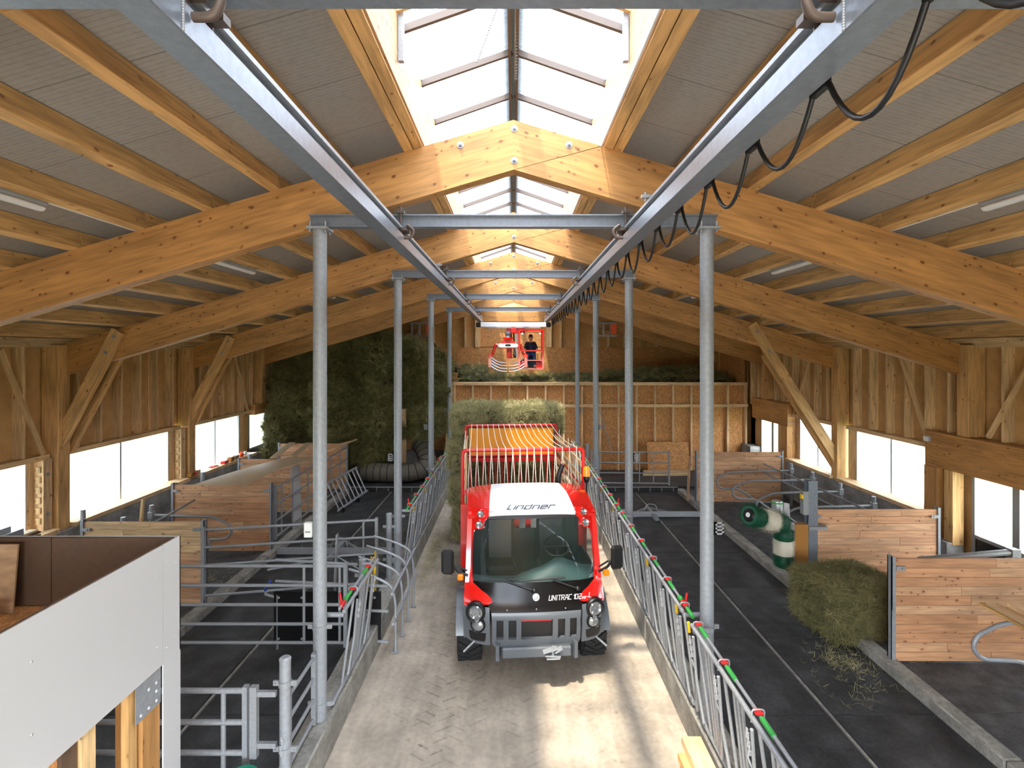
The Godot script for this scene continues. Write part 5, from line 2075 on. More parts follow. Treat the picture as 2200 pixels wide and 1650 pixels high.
func tube_gate(a: Vector3, b: Vector3, ys: Array, ups: Array, label: String, r := 0.024, ends := true) -> Node3D:
	var o := thing("tube_gate", label, "gate", a, 0.0, "galvanised tube gates")
	var e := b - a
	for y in ys:
		var mb := MB.new()
		mb.rod(Vector3(0, y, 0), e + Vector3(0, y, 0), r, 10)
		part(o, "rail", mb, M.zinc)
	for u in ups:
		var mb := MB.new()
		mb.rod(e * u + Vector3(0, ys[0], 0), e * u + Vector3(0, ys[ys.size() - 1], 0), r * 0.9, 8)
		part(o, "upright", mb, M.zinc)
	if ends:
		for u in [0.0, 1.0]:
			var mb := MB.new()
			mb.bar(e * u + Vector3(0, ys[0] - 0.06, 0), e * u + Vector3(0, ys[ys.size() - 1] + 0.05, 0), 0.05, 0.06, Vector3.BACK)
			part(o, "end_plate", mb, M.zinc_dull)
	return o

func stub_post(x: float, d: float, y0: float, y1: float, label: String) -> Node3D:
	var o := thing("stub_post", label, "post", V(x, y0, d), 0.0, "short gate posts")
	var mb := MB.new()
	mb.tube(PackedVector3Array([Vector3.ZERO, Vector3(0, y1 - y0, 0)]), 0.055, 16, false)
	part(o, "pipe", mb, M.zinc_dull)
	mb = MB.new()
	mb.lathe(PackedVector2Array([Vector2(0.0, 0.018), Vector2(0.04, 0.016), Vector2(0.058, 0.0), Vector2(0.058, -0.02)]), Transform3D(Basis.IDENTITY, Vector3(0, y1 - y0, 0)), 16)
	part(o, "cap", mb, M.zinc)
	for y in [0.35, y1 - y0 - 0.25]:
		clamp_band(o, Vector3(0, y, 0), 0.055, Vector3(0, 0, 1))
	return o

func stall_divider(s: float, d: float, xw: float, xf: float, label: String) -> void:
	var o := thing("stall_divider", label, "stall divider", V(s * xw, 0.1, d), 0.0, "bent tube stall dividers")
	var mb := MB.new()
	mb.tube(PackedVector3Array([Vector3(0, 0, 0), Vector3(0, 1.3, 0)]), 0.045, 14)
	var po := part(o, "post", mb, M.zinc_dull)
	mb = MB.new()
	mb.box(Vector3(0, 1.08, 0), Vector3(0.12, 0.16, 0.11), Basis.IDENTITY, Vector2.ZERO, 0.01)
	part(po, "sleeve", mb, M.zinc)
	var w := xw - xf
	var k := -s
	mb = MB.new()
	mb.tube(bend([Vector3(k * 0.05, 1.08, 0), Vector3(k * (w - 0.42), 1.04, 0), Vector3(k * (w - 0.08), 0.88, 0), Vector3(k * w, 0.72, 0), Vector3(k * (w - 0.12), 0.55, 0), Vector3(k * (w - 0.7), 0.52, 0), Vector3(k * (w - 1.15), 0.2, 0)], 0.14, 5), 0.029, 10)
	part(o, "loop", mb, M.zinc)

func build_partitions() -> void:
	partition(-7.9, -5.72, 9.6, "left plank partition just behind the white-panelled platform, pale top boards", 4)
	partition(-8.0, -5.72, 12.29, "left plank partition under the bowed hardboard sheet")
	partition(-8.0, -5.72, 15.24, "third left plank partition, half hidden by the hardboard sheet")
	partition(-8.0, -5.72, 17.85, "far left plank partition in front of the hay heap")
	partition(5.75, 8.42, 7.9, "right plank partition nearest the camera, grey steel end post")
	partition(5.95, 8.42, 10.37, "right plank partition behind the cow brush and the hay bale")
	partition(5.75, 8.4, 16.33, "far right plank partition beyond the empty stalls")
	stall_divider(1.0, 15.95, 8.5, 6.2, "farthest bent tube stall divider on the right")
	stall_divider(1.0, 14.8, 8.5, 6.2, "second farthest bent tube stall divider on the right")
	stall_divider(1.0, 13.55, 8.5, 6.3, "stall divider on the right partly behind the cow brush")
	stall_divider(1.0, 12.3, 8.5, 6.3, "stall divider on the right just behind the middle partition")
	stall_divider(1.0, 7.05, 8.5, 6.2, "thick bent tube stall divider at the right edge of the picture")
	stall_divider(-1.0, 11.6, 8.05, 6.25, "left stall divider in front of the second left partition")
	stall_divider(-1.0, 10.75, 8.05, 6.25, "left stall divider just behind the first left partition")
	var o := thing("neck_rail", "pair of long brown steel neck rails over the right stall dividers", "rail", V(7.8, 1.2, 16.25))
	for q in [[0.0, 0.12], [-0.06, -0.12]]:
		var mb := MB.new()
		mb.rod(Vector3(q[0], q[1], 0), Vector3(q[0], q[1], 5.8), 0.024, 8)
		part(o, "rail", mb, M.zinc_dull)
	o = thing("neck_rail", "slanting steel neck rail over the left stall dividers", "rail", V(-7.4, 1.25, 12.1))
	var mb2 := MB.new()
	mb2.rod(Vector3(0, 0.12, 0), Vector3(0, -0.02, 2.3), 0.024, 8)
	part(o, "rail", mb2, M.zinc_dull)

func build_gates() -> void:
	# across the left walkway
	tube_gate(V(-5.5, 0, 7.83), V(-2.52, 0, 7.83), [0.44, 0.72, 1.01, 1.3, 1.59], [0.02, 0.79, 0.97], "wide five-rail tube gate across the left walkway, ending at the white platform")
	stub_post(-2.32, 8.02, 0.42, 1.62, "short capped gate post beside the calf feeding front")
	tube_gate(V(-5.6, 0, 9.42), V(-2.62, 0, 9.98), [0.4, 0.95, 1.27, 1.59], [0.0, 0.66, 0.92], "tube gate set askew across the left walkway, second from the camera")
	stub_post(-2.42, 10.15, 0.42, 1.66, "short capped gate post clamped beside the second left pipe post")
	tube_gate(V(-5.0, 0, 5.3), V(-2.72, 0, 5.3), [0.42, 0.73, 1.04, 1.36], [0.55, 0.9], "tube gate in the bottom left corner behind the white corner strip", 0.028)
	stub_post(-2.32, 5.3, 0.42, 1.69, "stout capped gate post in the bottom left foreground")
	# short walk-through piece to the first portal post
	tube_gate(V(-2.34, 0, 5.42), V(-2.34, 0, 6.12), [0.5, 0.74, 0.98, 1.22], [], "narrow four-rail panel between the stout gate post and the nearest pipe post", 0.02)
	# along the left lying boxes
	tube_gate(V(-5.66, 0.1, 12.4), V(-5.66, 0.1, 15.12), [0.3, 0.68, 1.08, 1.47], [0.12, 0.35, 0.72], "tube gate along the left lying boxes from the second to the third partition")
	tube_gate(V(-5.66, 0.1, 15.35), V(-5.66, 0.1, 17.72), [0.3, 0.68, 1.08, 1.47], [0.35, 0.7], "tube gate along the left lying boxes in front of the far partition")
	# right far end
	tube_gate(V(2.62, 0.0, 17.5), V(5.2, 0.0, 17.42), [0.42, 0.76, 1.1, 1.46], [0.1, 0.62, 0.8], "tube gate across the right walkway before the stud partition")
	stub_post(2.5, 17.6, 0.42, 1.7, "short gate post by the far right end of the feed fence")
	# arms of the bottom left gate: sliding end and latch
	var o := thing("gate_latch", "galvanised sliding latch plate between tube gate and stout post, bottom left", "latch", V(-2.66, 0.7, 5.28))
	var mb := MB.new()
	mb.bx(0.0, 0.0, -0.03, 0.07, 0.72, 0.03)
	part(o, "plate", mb, M.zinc)
	for y in [0.1, 0.62]:
		mb = MB.new()
		mb.bx(0.07, y, -0.02, 0.26, y + 0.05, 0.02)
		part(o, "tongue", mb, M.zinc)
	o = thing("self_closing_lever", "steel lever arm with blue grip above the left tube gates", "lever", V(-4.0, 0.9, 8.4))
	mb = MB.new()
	mb.rod(Vector3(0, 0, 0), Vector3(0.22, -0.06, 0), 0.02, 8)
	mb.rod(Vector3(0.0, 0.0, 0), Vector3(0.03, 0.05, 0), 0.018, 8)
	mb.bar(Vector3(0.2, -0.9, 0), Vector3(0.2, 0.0, 0), 0.02, 0.04, Vector3.BACK)
	part(o, "arm", mb, M.zinc)
	mb = MB.new()
	mb.rod(Vector3(0.0, 0.06, 0), Vector3(0.09, 0.22, 0), 0.02, 8)
	part(o, "grip", mb, M.blue_plastic)
	# crank of the calf front
	o = thing("swing_arm", "upright steel swing arm and push rod above the calf feeding front", "arm", V(-3.3, 0.42, 8.7))
	mb = MB.new()
	mb.bar(Vector3(0.30, 0.0, 0), Vector3(0.36, 1.35, 0), 0.02, 0.09, Vector3.BACK)
	part(o, "blade", mb, M.zinc)
	mb = MB.new()
	mb.rod(Vector3(-0.8, 0.75, 0), Vector3(0.34, 0.98, 0), 0.018, 8)
	mb.rod(Vector3(0.34, 0.98, 0), Vector3(0.85, 0.75, 0.1), 0.01, 6)
	part(o, "push_rod", mb, M.zinc)

# ---------------------------------------------------------------- cow brush
func brush_roll(p: Node, a: Vector3, b: Vector3, r: float) -> void:
	var L := (b - a).length()
	var y := (b - a).normalized()
	var x := y.cross(Vector3(0.3, 0.9, 0.4)).normalized()
	var bs := Basis(x, y, x.cross(y))
	var segs := [[0.0, 0.28, M.bristle_green], [0.28, 0.68, M.bristle_white], [0.68, 1.0, M.bristle_green]]
	for sg in segs:
		var mb := MB.new()
		var h0: float = sg[0] * L
		var h1: float = sg[1] * L
		mb.lathe(PackedVector2Array([Vector2(0.0, h0), Vector2(r * 0.72, h0), Vector2(r * 0.80, (h0 + h1) * 0.5), Vector2(r * 0.72, h1), Vector2(0.0, h1)]), Transform3D(bs, a), 24)
		var n := int((h1 - h0) / 0.022)
		for i in n:
			for k in 44:
				var an := TAU * (k + 0.5 * (i % 2)) / 44.0
				var o := bs * Vector3(cos(an), 0, sin(an))
				var hh := h0 + (i + 0.5) * (h1 - h0) / n
				var lean := (hh / L - 0.5) * 0.035
				var p0 := a + y * hh + o * r * 0.68
				var p1 := a + y * (hh + lean) + o * r * rng.randf_range(0.95, 1.08)
				var w := o.cross(y) * 0.005
				mb.tri(p0 - w, p0 + w, p1, y)
				mb.tri(p0 - y * 0.005, p0 + y * 0.005, p1, w)
		part(p, "bristles", mb, sg[2])
	var cp := MB.new()
	cp.lathe(PackedVector2Array([Vector2(0.0, L + 0.03), Vector2(r * 0.42, L + 0.028), Vector2(r * 0.5, L + 0.005), Vector2(r * 0.5, L - 0.05)]), Transform3D(bs, a), 20)
	var c := part(p, "end_disc", cp, M.black)
	cp = MB.new()
	cp.lathe(PackedVector2Array([Vector2(0.0, L + 0.038), Vector2(r * 0.18, L + 0.036), Vector2(r * 0.2, L + 0.02)]), Transform3D(bs, a), 12)
	part(c, "hub", cp, M.plastic_white)

func build_brush() -> void:
	var o := thing("cow_brush", "swinging cow brush with green and white bristle rolls on a grey post", "cow brush", V(5.82, 0.1, 10.2))
	var mb := MB.new()
	mb.bx(-0.09, 0.0, -0.08, 0.09, 2.2, -0.06)
	mb.bx(-0.09, 0.0, 0.06, 0.09, 2.2, 0.08)
	mb.bx(-0.01, 0.0, -0.06, 0.01, 2.2, 0.06)
	part(o, "post", mb, M.steel_blue)
	for y in [0.42, 1.3]:
		mb = MB.new()
		mb.box(Vector3(0.06, y, 0.03), Vector3(0.36, 0.06, 0.24))
		mb.rod(Vector3(0.22, y + 0.05, 0.12), Vector3(0.34, y + 0.02, 0.0), 0.014, 6)
		part(o, "clamp", mb, M.zinc)
	mb = MB.new()
	mb.bx(-0.40, 0.52, 0.02, -0.14, 1.38, 0.16)
	part(o, "packing_board", mb, M.card)
	# carrier plate and motor
	mb = MB.new()
	mb.prism(PackedVector2Array([Vector2(-0.44, 0.3), Vector2(-0.40, 0.3), Vector2(-0.40, 1.4), Vector2(-0.48, 1.42), Vector2(-0.5, 1.78), Vector2(-0.6, 1.8), Vector2(-0.62, 1.4), Vector2(-0.86, 1.38), Vector2(-0.86, 1.28), Vector2(-0.62, 1.2), Vector2(-0.48, 1.05), Vector2(-0.44, 0.9)]), 0.12, 0.15)
	part(o, "carrier", mb, M.alu)
	mb = MB.new()
	mb.lathe(PackedVector2Array([Vector2(0.0, 1.84), Vector2(0.09, 1.83), Vector2(0.1, 1.79), Vector2(0.1, 1.46), Vector2(0.11, 1.43), Vector2(0.0, 1.42)]), Transform3D(Basis.IDENTITY, Vector3(-0.72, 0, 0.12)), 16)
	var mo := part(o, "motor", mb, M.alu)
	for y in [1.80, 1.45]:
		mb = MB.new()
		mb.lathe(PackedVector2Array([Vector2(0.098, y - 0.015), Vector2(0.108, y - 0.012), Vector2(0.108, y + 0.012), Vector2(0.098, y + 0.015)]), Transform3D(Basis.IDENTITY, Vector3(-0.72, 0, 0.12)), 16)
		part(mo, "motor_ring", mb, M.green_plastic)
	mb = MB.new()
	mb.bx(-0.2, 1.55, -0.02, -0.1, 2.0, 0.1)
	var sw := part(o, "switch_box", mb, M.plastic_grey)
	mb = MB.new()
	mb.bx(-0.235, 1.86, 0.03, -0.2, 1.94, 0.1)
	part(sw, "switch_label", mb, M.yellow_paint)
	mb = MB.new()
	mb.ball(Vector3(-0.68, 1.33, 0.22), Vector3(0.16, 0.1, 0.14), 12, 8)
	part(o, "joint", mb, M.bristle_green)
	brush_roll(o, Vector3(-0.66, 1.32, 0.25), Vector3(-0.66, 0.62, 0.25), 0.2)
	brush_roll(o, Vector3(-0.72, 1.45, 0.3), Vector3(-1.55, 1.75, 0.75), 0.235)

# ---------------------------------------------------------------- people: tapered capsules joined smoothly, meshed as surface nets
func nets(bones: Array, cell: float, k: float, mb: MB) -> void:
	var lo := Vector3.ONE * 1e9
	var hi := -lo
	for b in bones:
		for e in [[b[0], b[2]], [b[1], b[3]]]:
			lo = lo.min(e[0] - Vector3.ONE * (e[1] + cell * 3.0))
			hi = hi.max(e[0] + Vector3.ONE * (e[1] + cell * 3.0))
	var nx := int((hi.x - lo.x) / cell) + 2
	var ny := int((hi.y - lo.y) / cell) + 2
	var nz := int((hi.z - lo.z) / cell) + 2
	var f := PackedFloat32Array()
	f.resize(nx * ny * nz)
	f.fill(1.0)
	for b in bones:
		var a: Vector3 = b[0]
		var e: Vector3 = b[1]
		var ra: float = b[2]
		var rb: float = b[3]
		var m := maxf(ra, rb) + cell * 2.5 + k
		var p0 := ((a.min(e) - Vector3.ONE * m - lo) / cell).floor().max(Vector3.ZERO)
		var p1 := ((a.max(e) + Vector3.ONE * m - lo) / cell).ceil().min(Vector3(nx - 1, ny - 1, nz - 1))
		var ax := e - a
		var l2 := maxf(ax.length_squared(), 1e-9)
		for z in range(int(p0.z), int(p1.z) + 1):
			for y in range(int(p0.y), int(p1.y) + 1):
				for x in range(int(p0.x), int(p1.x) + 1):
					var p := lo + Vector3(x, y, z) * cell
					var t := clampf((p - a).dot(ax) / l2, 0.0, 1.0)
					var d := (p - a - ax * t).length() - lerpf(ra, rb, t)
					var i := (z * ny + y) * nx + x
					var g := f[i]
					var h := maxf(k - absf(g - d), 0.0) / k
					f[i] = minf(g, d) - h * h * k * 0.25
	var vid := {}
	var vp := PackedVector3Array()
	var step := [1, nx, nx * ny]
	for z in nz - 1:
		for y in ny - 1:
			for x in nx - 1:
				var i := (z * ny + y) * nx + x
				var s := 0
				var c := Vector3.ZERO
				var n := 0
				var cv := PackedFloat32Array()
				for q in 8:
					var v := f[i + (q & 1) + ((q >> 1) & 1) * nx + ((q >> 2) & 1) * nx * ny]
					cv.append(v)
					if v < 0.0:
						s += 1
				if s == 0 or s == 8:
					continue
				for q in 8:
					for ax in 3:
						var q2 := q | (1 << ax)
						if q2 != q and (cv[q] < 0.0) != (cv[q2] < 0.0):
							var t := cv[q] / (cv[q] - cv[q2])
							var p := Vector3(q & 1, (q >> 1) & 1, (q >> 2) & 1)
							p[ax] += t
							c += p
							n += 1
				vid[i] = vp.size()
				vp.append(lo + (Vector3(x, y, z) + c / n) * cell)
	var grad := func(p: Vector3) -> Vector3:
		var g := (p - lo) / cell
		var x := clampi(roundi(g.x), 1, nx - 2)
		var y := clampi(roundi(g.y), 1, ny - 2)
		var z := clampi(roundi(g.z), 1, nz - 2)
		var i := (z * ny + y) * nx + x
		return Vector3(f[i + 1] - f[i - 1], f[i + nx] - f[i - nx], f[i + nx * ny] - f[i - nx * ny]).normalized()
	var nm := PackedVector3Array()
	for p in vp:
		nm.append(grad.call(p))
	for i in vid:
		for ax in 3:
			var s1: int = step[(ax + 1) % 3]
			var s2: int = step[(ax + 2) % 3]
			if (f[i] < 0.0) == (f[i + step[ax]] < 0.0):
				continue
			if not (vid.has(i - s1) and vid.has(i - s2) and vid.has(i - s1 - s2)):
				continue
			var q := [vid[i], vid[i - s1], vid[i - s1 - s2], vid[i - s2]]
			mb.stri(vp[q[0]], vp[q[1]], vp[q[2]], nm[q[0]], nm[q[1]], nm[q[2]], Vector2.ZERO, Vector2.ZERO, Vector2.ZERO)
			mb.stri(vp[q[0]], vp[q[2]], vp[q[3]], nm[q[0]], nm[q[2]], nm[q[3]], Vector2.ZERO, Vector2.ZERO, Vector2.ZERO)

func build_person(base: Vector3) -> void:
	# seated, facing the camera; local origin on the cab floor below the seat
	var o := thing("person", "person in dark blue T-shirt and jeans sitting in the red crane cab, hands on levers", "person", base)
	var hip := Vector3(0, 0.52, -0.1)
	var chest := Vector3(0, 0.88, -0.13)
	var neck := Vector3(0, 1.06, -0.11)
	var head := Vector3(0, 1.21, -0.07)
	var body: Array = [
		[hip + Vector3(-0.08, 0, 0), hip + Vector3(0.08, 0, 0), 0.125, 0.125], [hip, chest, 0.125, 0.14], [chest + Vector3(-0.11, 0.06, 0), chest + Vector3(0.11, 0.06, 0), 0.1, 0.1],
		[chest, neck, 0.1, 0.058], [neck, head, 0.055, 0.06]]
	var head_b: Array = [[head + Vector3(0, 0.04, -0.015), head + Vector3(0, 0.055, 0.0), 0.092, 0.092], [head + Vector3(0, -0.02, 0.02), head + Vector3(0, -0.065, 0.045), 0.072, 0.045],
		[head + Vector3(0, 0.01, 0.088), head + Vector3(0, -0.02, 0.103), 0.010, 0.014], [head + Vector3(-0.086, 0.0, 0.0), head + Vector3(-0.09, 0.03, 0.0), 0.016, 0.02], [head + Vector3(0.086, 0.0, 0.0), head + Vector3(0.09, 0.03, 0.0), 0.016, 0.02]]
	var shirt: Array = [[hip + Vector3(-0.07, 0.06, 0), hip + Vector3(0.07, 0.06, 0), 0.137, 0.137], [hip + Vector3(0, 0.05, 0), chest, 0.137, 0.152], [chest + Vector3(-0.11, 0.06, 0), chest + Vector3(0.11, 0.06, 0), 0.112, 0.112], [chest, chest + Vector3(0, 0.13, 0.01), 0.11, 0.075]]
	var jeans: Array = [[hip + Vector3(-0.08, -0.02, 0), hip + Vector3(0.08, -0.02, 0), 0.133, 0.133]]
	var shoes: Array = []
	var hands: Array = []
	for s in [-1.0, 1.0]:
		var sh := chest + Vector3(s * 0.18, 0.08, 0)
		var el := Vector3(s * 0.27, 0.70, 0.02)
		var wr := Vector3(s * 0.27, 0.62, 0.26)
		body.append([sh, el, 0.055, 0.042])
		body.append([el, wr, 0.042, 0.029])
		shirt.append([sh, sh.lerp(el, 0.6), 0.068, 0.06])
		var hj := hip + Vector3(s * 0.09, -0.02, 0.02)
		var kn := Vector3(s * 0.13, 0.50, 0.36)
		var an := Vector3(s * 0.14, 0.10, 0.40)
		body.append([hj, kn, 0.088, 0.062])
		body.append([kn, an, 0.060, 0.042])
		jeans.append([hj, kn, 0.099, 0.072])
		jeans.append([kn, an + Vector3(0, 0.03, 0), 0.071, 0.055])
		shoes.append([an + Vector3(0, -0.045, -0.02), an + Vector3(s * 0.01, -0.06, 0.06), 0.048, 0.042])
		shoes.append([an + Vector3(s * 0.01, -0.06, 0.06), an + Vector3(s * 0.025, -0.065, 0.18), 0.042, 0.036])
		body.append([an, an + Vector3(s * 0.02, -0.06, 0.16), 0.035, 0.028])
		# hand closed on a lever: palm, four fingers curled, thumb from its side
		var pm := wr + Vector3(0, -0.005, 0.055)
		hands.append([wr, pm, 0.027, 0.030])
		for fi in 4:
			var fx: float = (fi - 1.5) * 0.019
			var L: float = [0.030, 0.036, 0.034, 0.026][fi]
			var k0 := pm + Vector3(fx, 0.012, 0.035)
			var k1 := k0 + Vector3(0, -0.004, L)
			var k2 := k1 + Vector3(0, -L * 0.85, 0.004)
			hands.append([pm + Vector3(fx * 0.8, 0.005, 0.0), k0, 0.012, 0.009])
			hands.append([k0, k1, 0.009, 0.0085])
			hands.append([k1, k2, 0.0085, 0.008])
			hands.append([k2, k2 + Vector3(0, -0.004, -L * 0.6), 0.008, 0.007])
		var t0 := pm + Vector3(-s * 0.03, 0.0, -0.005)
		hands.append([pm, t0, 0.016, 0.012])
		hands.append([t0, t0 + Vector3(-s * 0.018, -0.005, 0.035), 0.011, 0.0095])
		hands.append([t0 + Vector3(-s * 0.018, -0.005, 0.035), t0 + Vector3(-s * 0.006, -0.012, 0.062), 0.0095, 0.008])
	var mb := MB.new()
	nets(body, 0.014, 0.03, mb)
	nets(head_b, 0.006, 0.02, mb)
	nets(hands, 0.0045, 0.005, mb)
	part(o, "body", mb, M.skin)
	mb = MB.new()
	nets(shirt, 0.016, 0.03, mb)
	part(o, "t_shirt", mb, M.shirt)
	mb = MB.new()
	nets(jeans, 0.016, 0.03, mb)
	part(o, "jeans", mb, M.jeans)
	mb = MB.new()
	nets(shoes, 0.01, 0.02, mb)
	part(o, "shoes", mb, M.shoe)
	mb = MB.new()
	nets([[head + Vector3(0, 0.075, -0.035), head + Vector3(0, 0.085, 0.01), 0.093, 0.088], [head + Vector3(-0.06, 0.05, -0.02), head + Vector3(-0.07, 0.03, 0.0), 0.035, 0.022], [head + Vector3(0.06, 0.05, -0.02), head + Vector3(0.07, 0.03, 0.0), 0.035, 0.022], [head + Vector3(-0.05, 0.12, 0.055), head + Vector3(0.05, 0.12, 0.055), 0.03, 0.03], [head + Vector3(0, 0.02, -0.06), head + Vector3(0, -0.04, -0.06), 0.06, 0.04]], 0.008, 0.02, mb)
	part(o, "hair", mb, M.hair)
	for e in [[Vector3(-0.032, 0.02, 0.083), 0.011, M.black, "eye"], [Vector3(0.032, 0.02, 0.083), 0.011, M.black, "eye"]]:
		mb = MB.new()
		mb.ball(head + e[0], Vector3(e[1], e[1] * 0.7, 0.008), 8, 6)
		part(o, e[3], mb, e[2])
	mb = MB.new()
	mb.box(head + Vector3(0, -0.058, 0.083), Vector3(0.045, 0.008, 0.01), Basis.IDENTITY, Vector2.ZERO, 0.003)
	part(o, "mouth", mb, M.red_plastic)

# ---------------------------------------------------------------- hay crane
func build_crane() -> void:
	var o := thing("hay_crane", "red overhead hay crane with claw grapple and operator cab at the rail ends", "crane", V(0, 4.1, 21.5))
	var mb := MB.new()
	mb.box(Vector3(0.03, 1.84, 0), Vector3(2.76, 0.19, 0.26), Basis.IDENTITY, Vector2.ZERO, 0.012)
	part(o, "bridge_beam", mb, M.white_paint)
	for s in [-1.0, 1.0]:
		mb = MB.new()
		mb.bx(s * 0.6 - 0.5, 1.69, 0.05, s * 0.6 + 0.5, 1.74, 0.2)
		part(o, "service_tray", mb, M.plastic_grey)
		mb = MB.new()
		mb.box(Vector3(s * 1.44, 1.83, 0), Vector3(0.2, 0.18, 0.34), Basis.IDENTITY, Vector2.ZERO, 0.03)
		mb.rod(Vector3(s * 1.34, 1.95, 0.12), Vector3(s * 1.34, 2.16, 0.12), 0.02, 6)
		part(o, "bridge_bogie", mb, M.black)
	# trolley and telescopic arm
	mb = MB.new()
	mb.box(Vector3(0.1, 1.60, -0.1), Vector3(0.75, 0.22, 0.5), Basis.IDENTITY, Vector2.ZERO, 0.02)
	part(o, "trolley", mb, M.red_frame)
	mb = MB.new()
	mb.bx(-0.28, 0.45, -0.35, -0.05, 1.55, -0.15)
	part(o, "arm", mb, M.red_frame)
	mb = MB.new()
	mb.bx(0.1, 0.5, -0.3, 0.2, 1.6, -0.2)
	mb.rod(Vector3(0.02, 0.45, -0.25), Vector3(0.02, 1.5, -0.25), 0.035, 8)
	part(o, "lift_cylinder", mb, M.alu)
	mb = MB.new()
	mb.tube(bend([Vector3(0.0, 0.6, -0.1), Vector3(0.1, 0.45, 0.0), Vector3(0.05, 0.9, 0.0), Vector3(0.02, 1.5, 0.0)], 0.1), 0.022, 6)
	part(o, "hose", mb, M.black)
	# rotator and grapple
	mb = MB.new()
	mb.lathe(PackedVector2Array([Vector2(0.0, 1.56), Vector2(0.12, 1.56), Vector2(0.12, 1.46), Vector2(0.09, 1.36), Vector2(0.11, 1.30), Vector2(0.0, 1.29)]), Transform3D(Basis.IDENTITY, Vector3(-0.22, 0, 0.3)), 16)
	part(o, "rotator", mb, M.steel_blue)
	mb = MB.new()
	mb.lathe(PackedVector2Array([Vector2(0.0, 1.30), Vector2(0.2, 1.30), Vector2(0.2, 1.23), Vector2(0.0, 1.22)]), Transform3D(Basis.IDENTITY, Vector3(-0.22, 0, 0.3)), 14)
	mb.prism(PackedVector2Array([Vector2(-0.36, 1.22), Vector2(-0.08, 1.22), Vector2(0.18, 1.02), Vector2(0.22, 0.86), Vector2(-0.66, 0.86), Vector2(-0.62, 1.02)]), 0.2, 0.42)
	var gh := part(o, "grapple_head", mb, M.red_paint)
	mb = MB.new()
	mb.prism(PackedVector2Array([Vector2(-0.64, 0.98), Vector2(-0.58, 1.06), Vector2(0.14, 1.06), Vector2(0.2, 0.98), Vector2(0.16, 0.90), Vector2(-0.6, 0.90)]), 0.42, 0.44)
	part(gh, "face_plate", mb, M.white_paint)
	mb = MB.new()
	mb.prism(PackedVector2Array([Vector2(-0.32, 0.95), Vector2(-0.34, 0.99), Vector2(-0.30, 1.03), Vector2(-0.14, 1.03), Vector2(-0.10, 0.99), Vector2(-0.12, 0.95)]), 0.44, 0.446)
	part(gh, "slot", mb, M.black)
	for s in [-1.0, 1.0]:
		var c := -0.22
		mb = MB.new()
		mb.tube(bend([Vector3(c + s * 0.42, 0.98, 0.31), Vector3(c + s * 0.50, 1.02, 0.31), Vector3(c + s * 0.62, 0.62, 0.31), Vector3(c + s * 0.70, 0.55, 0.31)], 0.06), 0.055, 8)
		mb.box(Vector3(c + s * 0.72, 0.56, 0.31), Vector3(0.16, 0.18, 0.2), Basis(Vector3.BACK, PI / 4.0), Vector2.ZERO, 0.015)
		mb.bx(c + s * 0.66, 0.1, 0.05, c + s * 0.78, 0.5, 0.6)
		var jaw := part(o, "grapple_jaw", mb, M.red_paint)
		for k in 4:
			mb = MB.new()
			var y := 0.46 - k * 0.11
			mb.tube(bend([Vector3(c + s * 0.70, y + 0.02, 0.1 + k * 0.14), Vector3(c + s * 0.5, y - 0.12, 0.12 + k * 0.14), Vector3(c + s * 0.3, y - 0.19, 0.12 + k * 0.14), Vector3(c + s * 0.04, y - 0.2, 0.12 + k * 0.14)], 0.15), 0.036, 8, true, 0.014)
			part(jaw, "tine", mb, M.alu)
	# operator cab: open red frame
	var x0 := 0.24
	var x1 := 1.20
	mb = MB.new()
	for x in [x0, x1]:
		for z in [-0.5, 0.4]:
			mb.bx(x - 0.035, 0.02, z - 0.035, x + 0.035, 1.62, z + 0.035)
		mb.bx(x - 0.03, 0.7, -0.5, x + 0.03, 0.78, 0.4)
	mb.bx(x0, 1.56, -0.53, x1, 1.63, 0.43)
	mb.bx(x0, 0.0, -0.53, x1, 0.07, 0.43)
	mb.bx(x0, 0.74, 0.37, x1, 0.80, 0.42)
	mb.bx(x0 + 0.25, 0.36, 0.37, x1, 0.40, 0.42)
	var cb := part(o, "cab_frame", mb, M.red_paint)
	mb = MB.new()
	mb.bx(x0, 0.07, -0.5, x1, 0.35, -0.47)
	mb.bx(x0 + 0.03, 0.07, 0.32, x0 + 0.35, 0.3, 0.35)
	mb.bx(x1 - 0.35, 0.07, 0.32, x1 - 0.03, 0.3, 0.35)
	part(cb, "kick_panel", mb, M.red_frame)
	for x in [x0 + 0.12, x1 - 0.12]:
		mb = MB.new()
		mb.lathe(PackedVector2Array([Vector2(0.0, 0.05), Vector2(0.045, 0.04), Vector2(0.05, 0.0)]), Transform3D(Basis(Vector3.RIGHT, PI / 2.0), Vector3(x, 1.45, 0.42)), 10)
		part(cb, "work_lamp", mb, M.plastic_white)
	mb = MB.new()
	mb.box(Vector3(0.72, 0.42, -0.12), Vector3(0.46, 0.1, 0.44), Basis.IDENTITY, Vector2.ZERO, 0.04)
	mb.box(Vector3(0.72, 0.8, -0.36), Vector3(0.44, 0.7, 0.1), Basis.IDENTITY, Vector2.ZERO, 0.04)
	mb.bx(0.6, 0.07, -0.3, 0.84, 0.4, 0.0)
	part(cb, "seat", mb, M.black)
	for x in [0.45, 0.99]:
		mb = MB.new()
		mb.rod(Vector3(x, 0.4, 0.24), Vector3(x, 0.66, 0.28), 0.012, 6)
		mb.box(Vector3(x, 0.38, 0.18), Vector3(0.1, 0.08, 0.3), Basis.IDENTITY, Vector2.ZERO, 0.02)
		part(cb, "lever", mb, M.black)
	build_person(V(0.72, 4.17, 21.58))
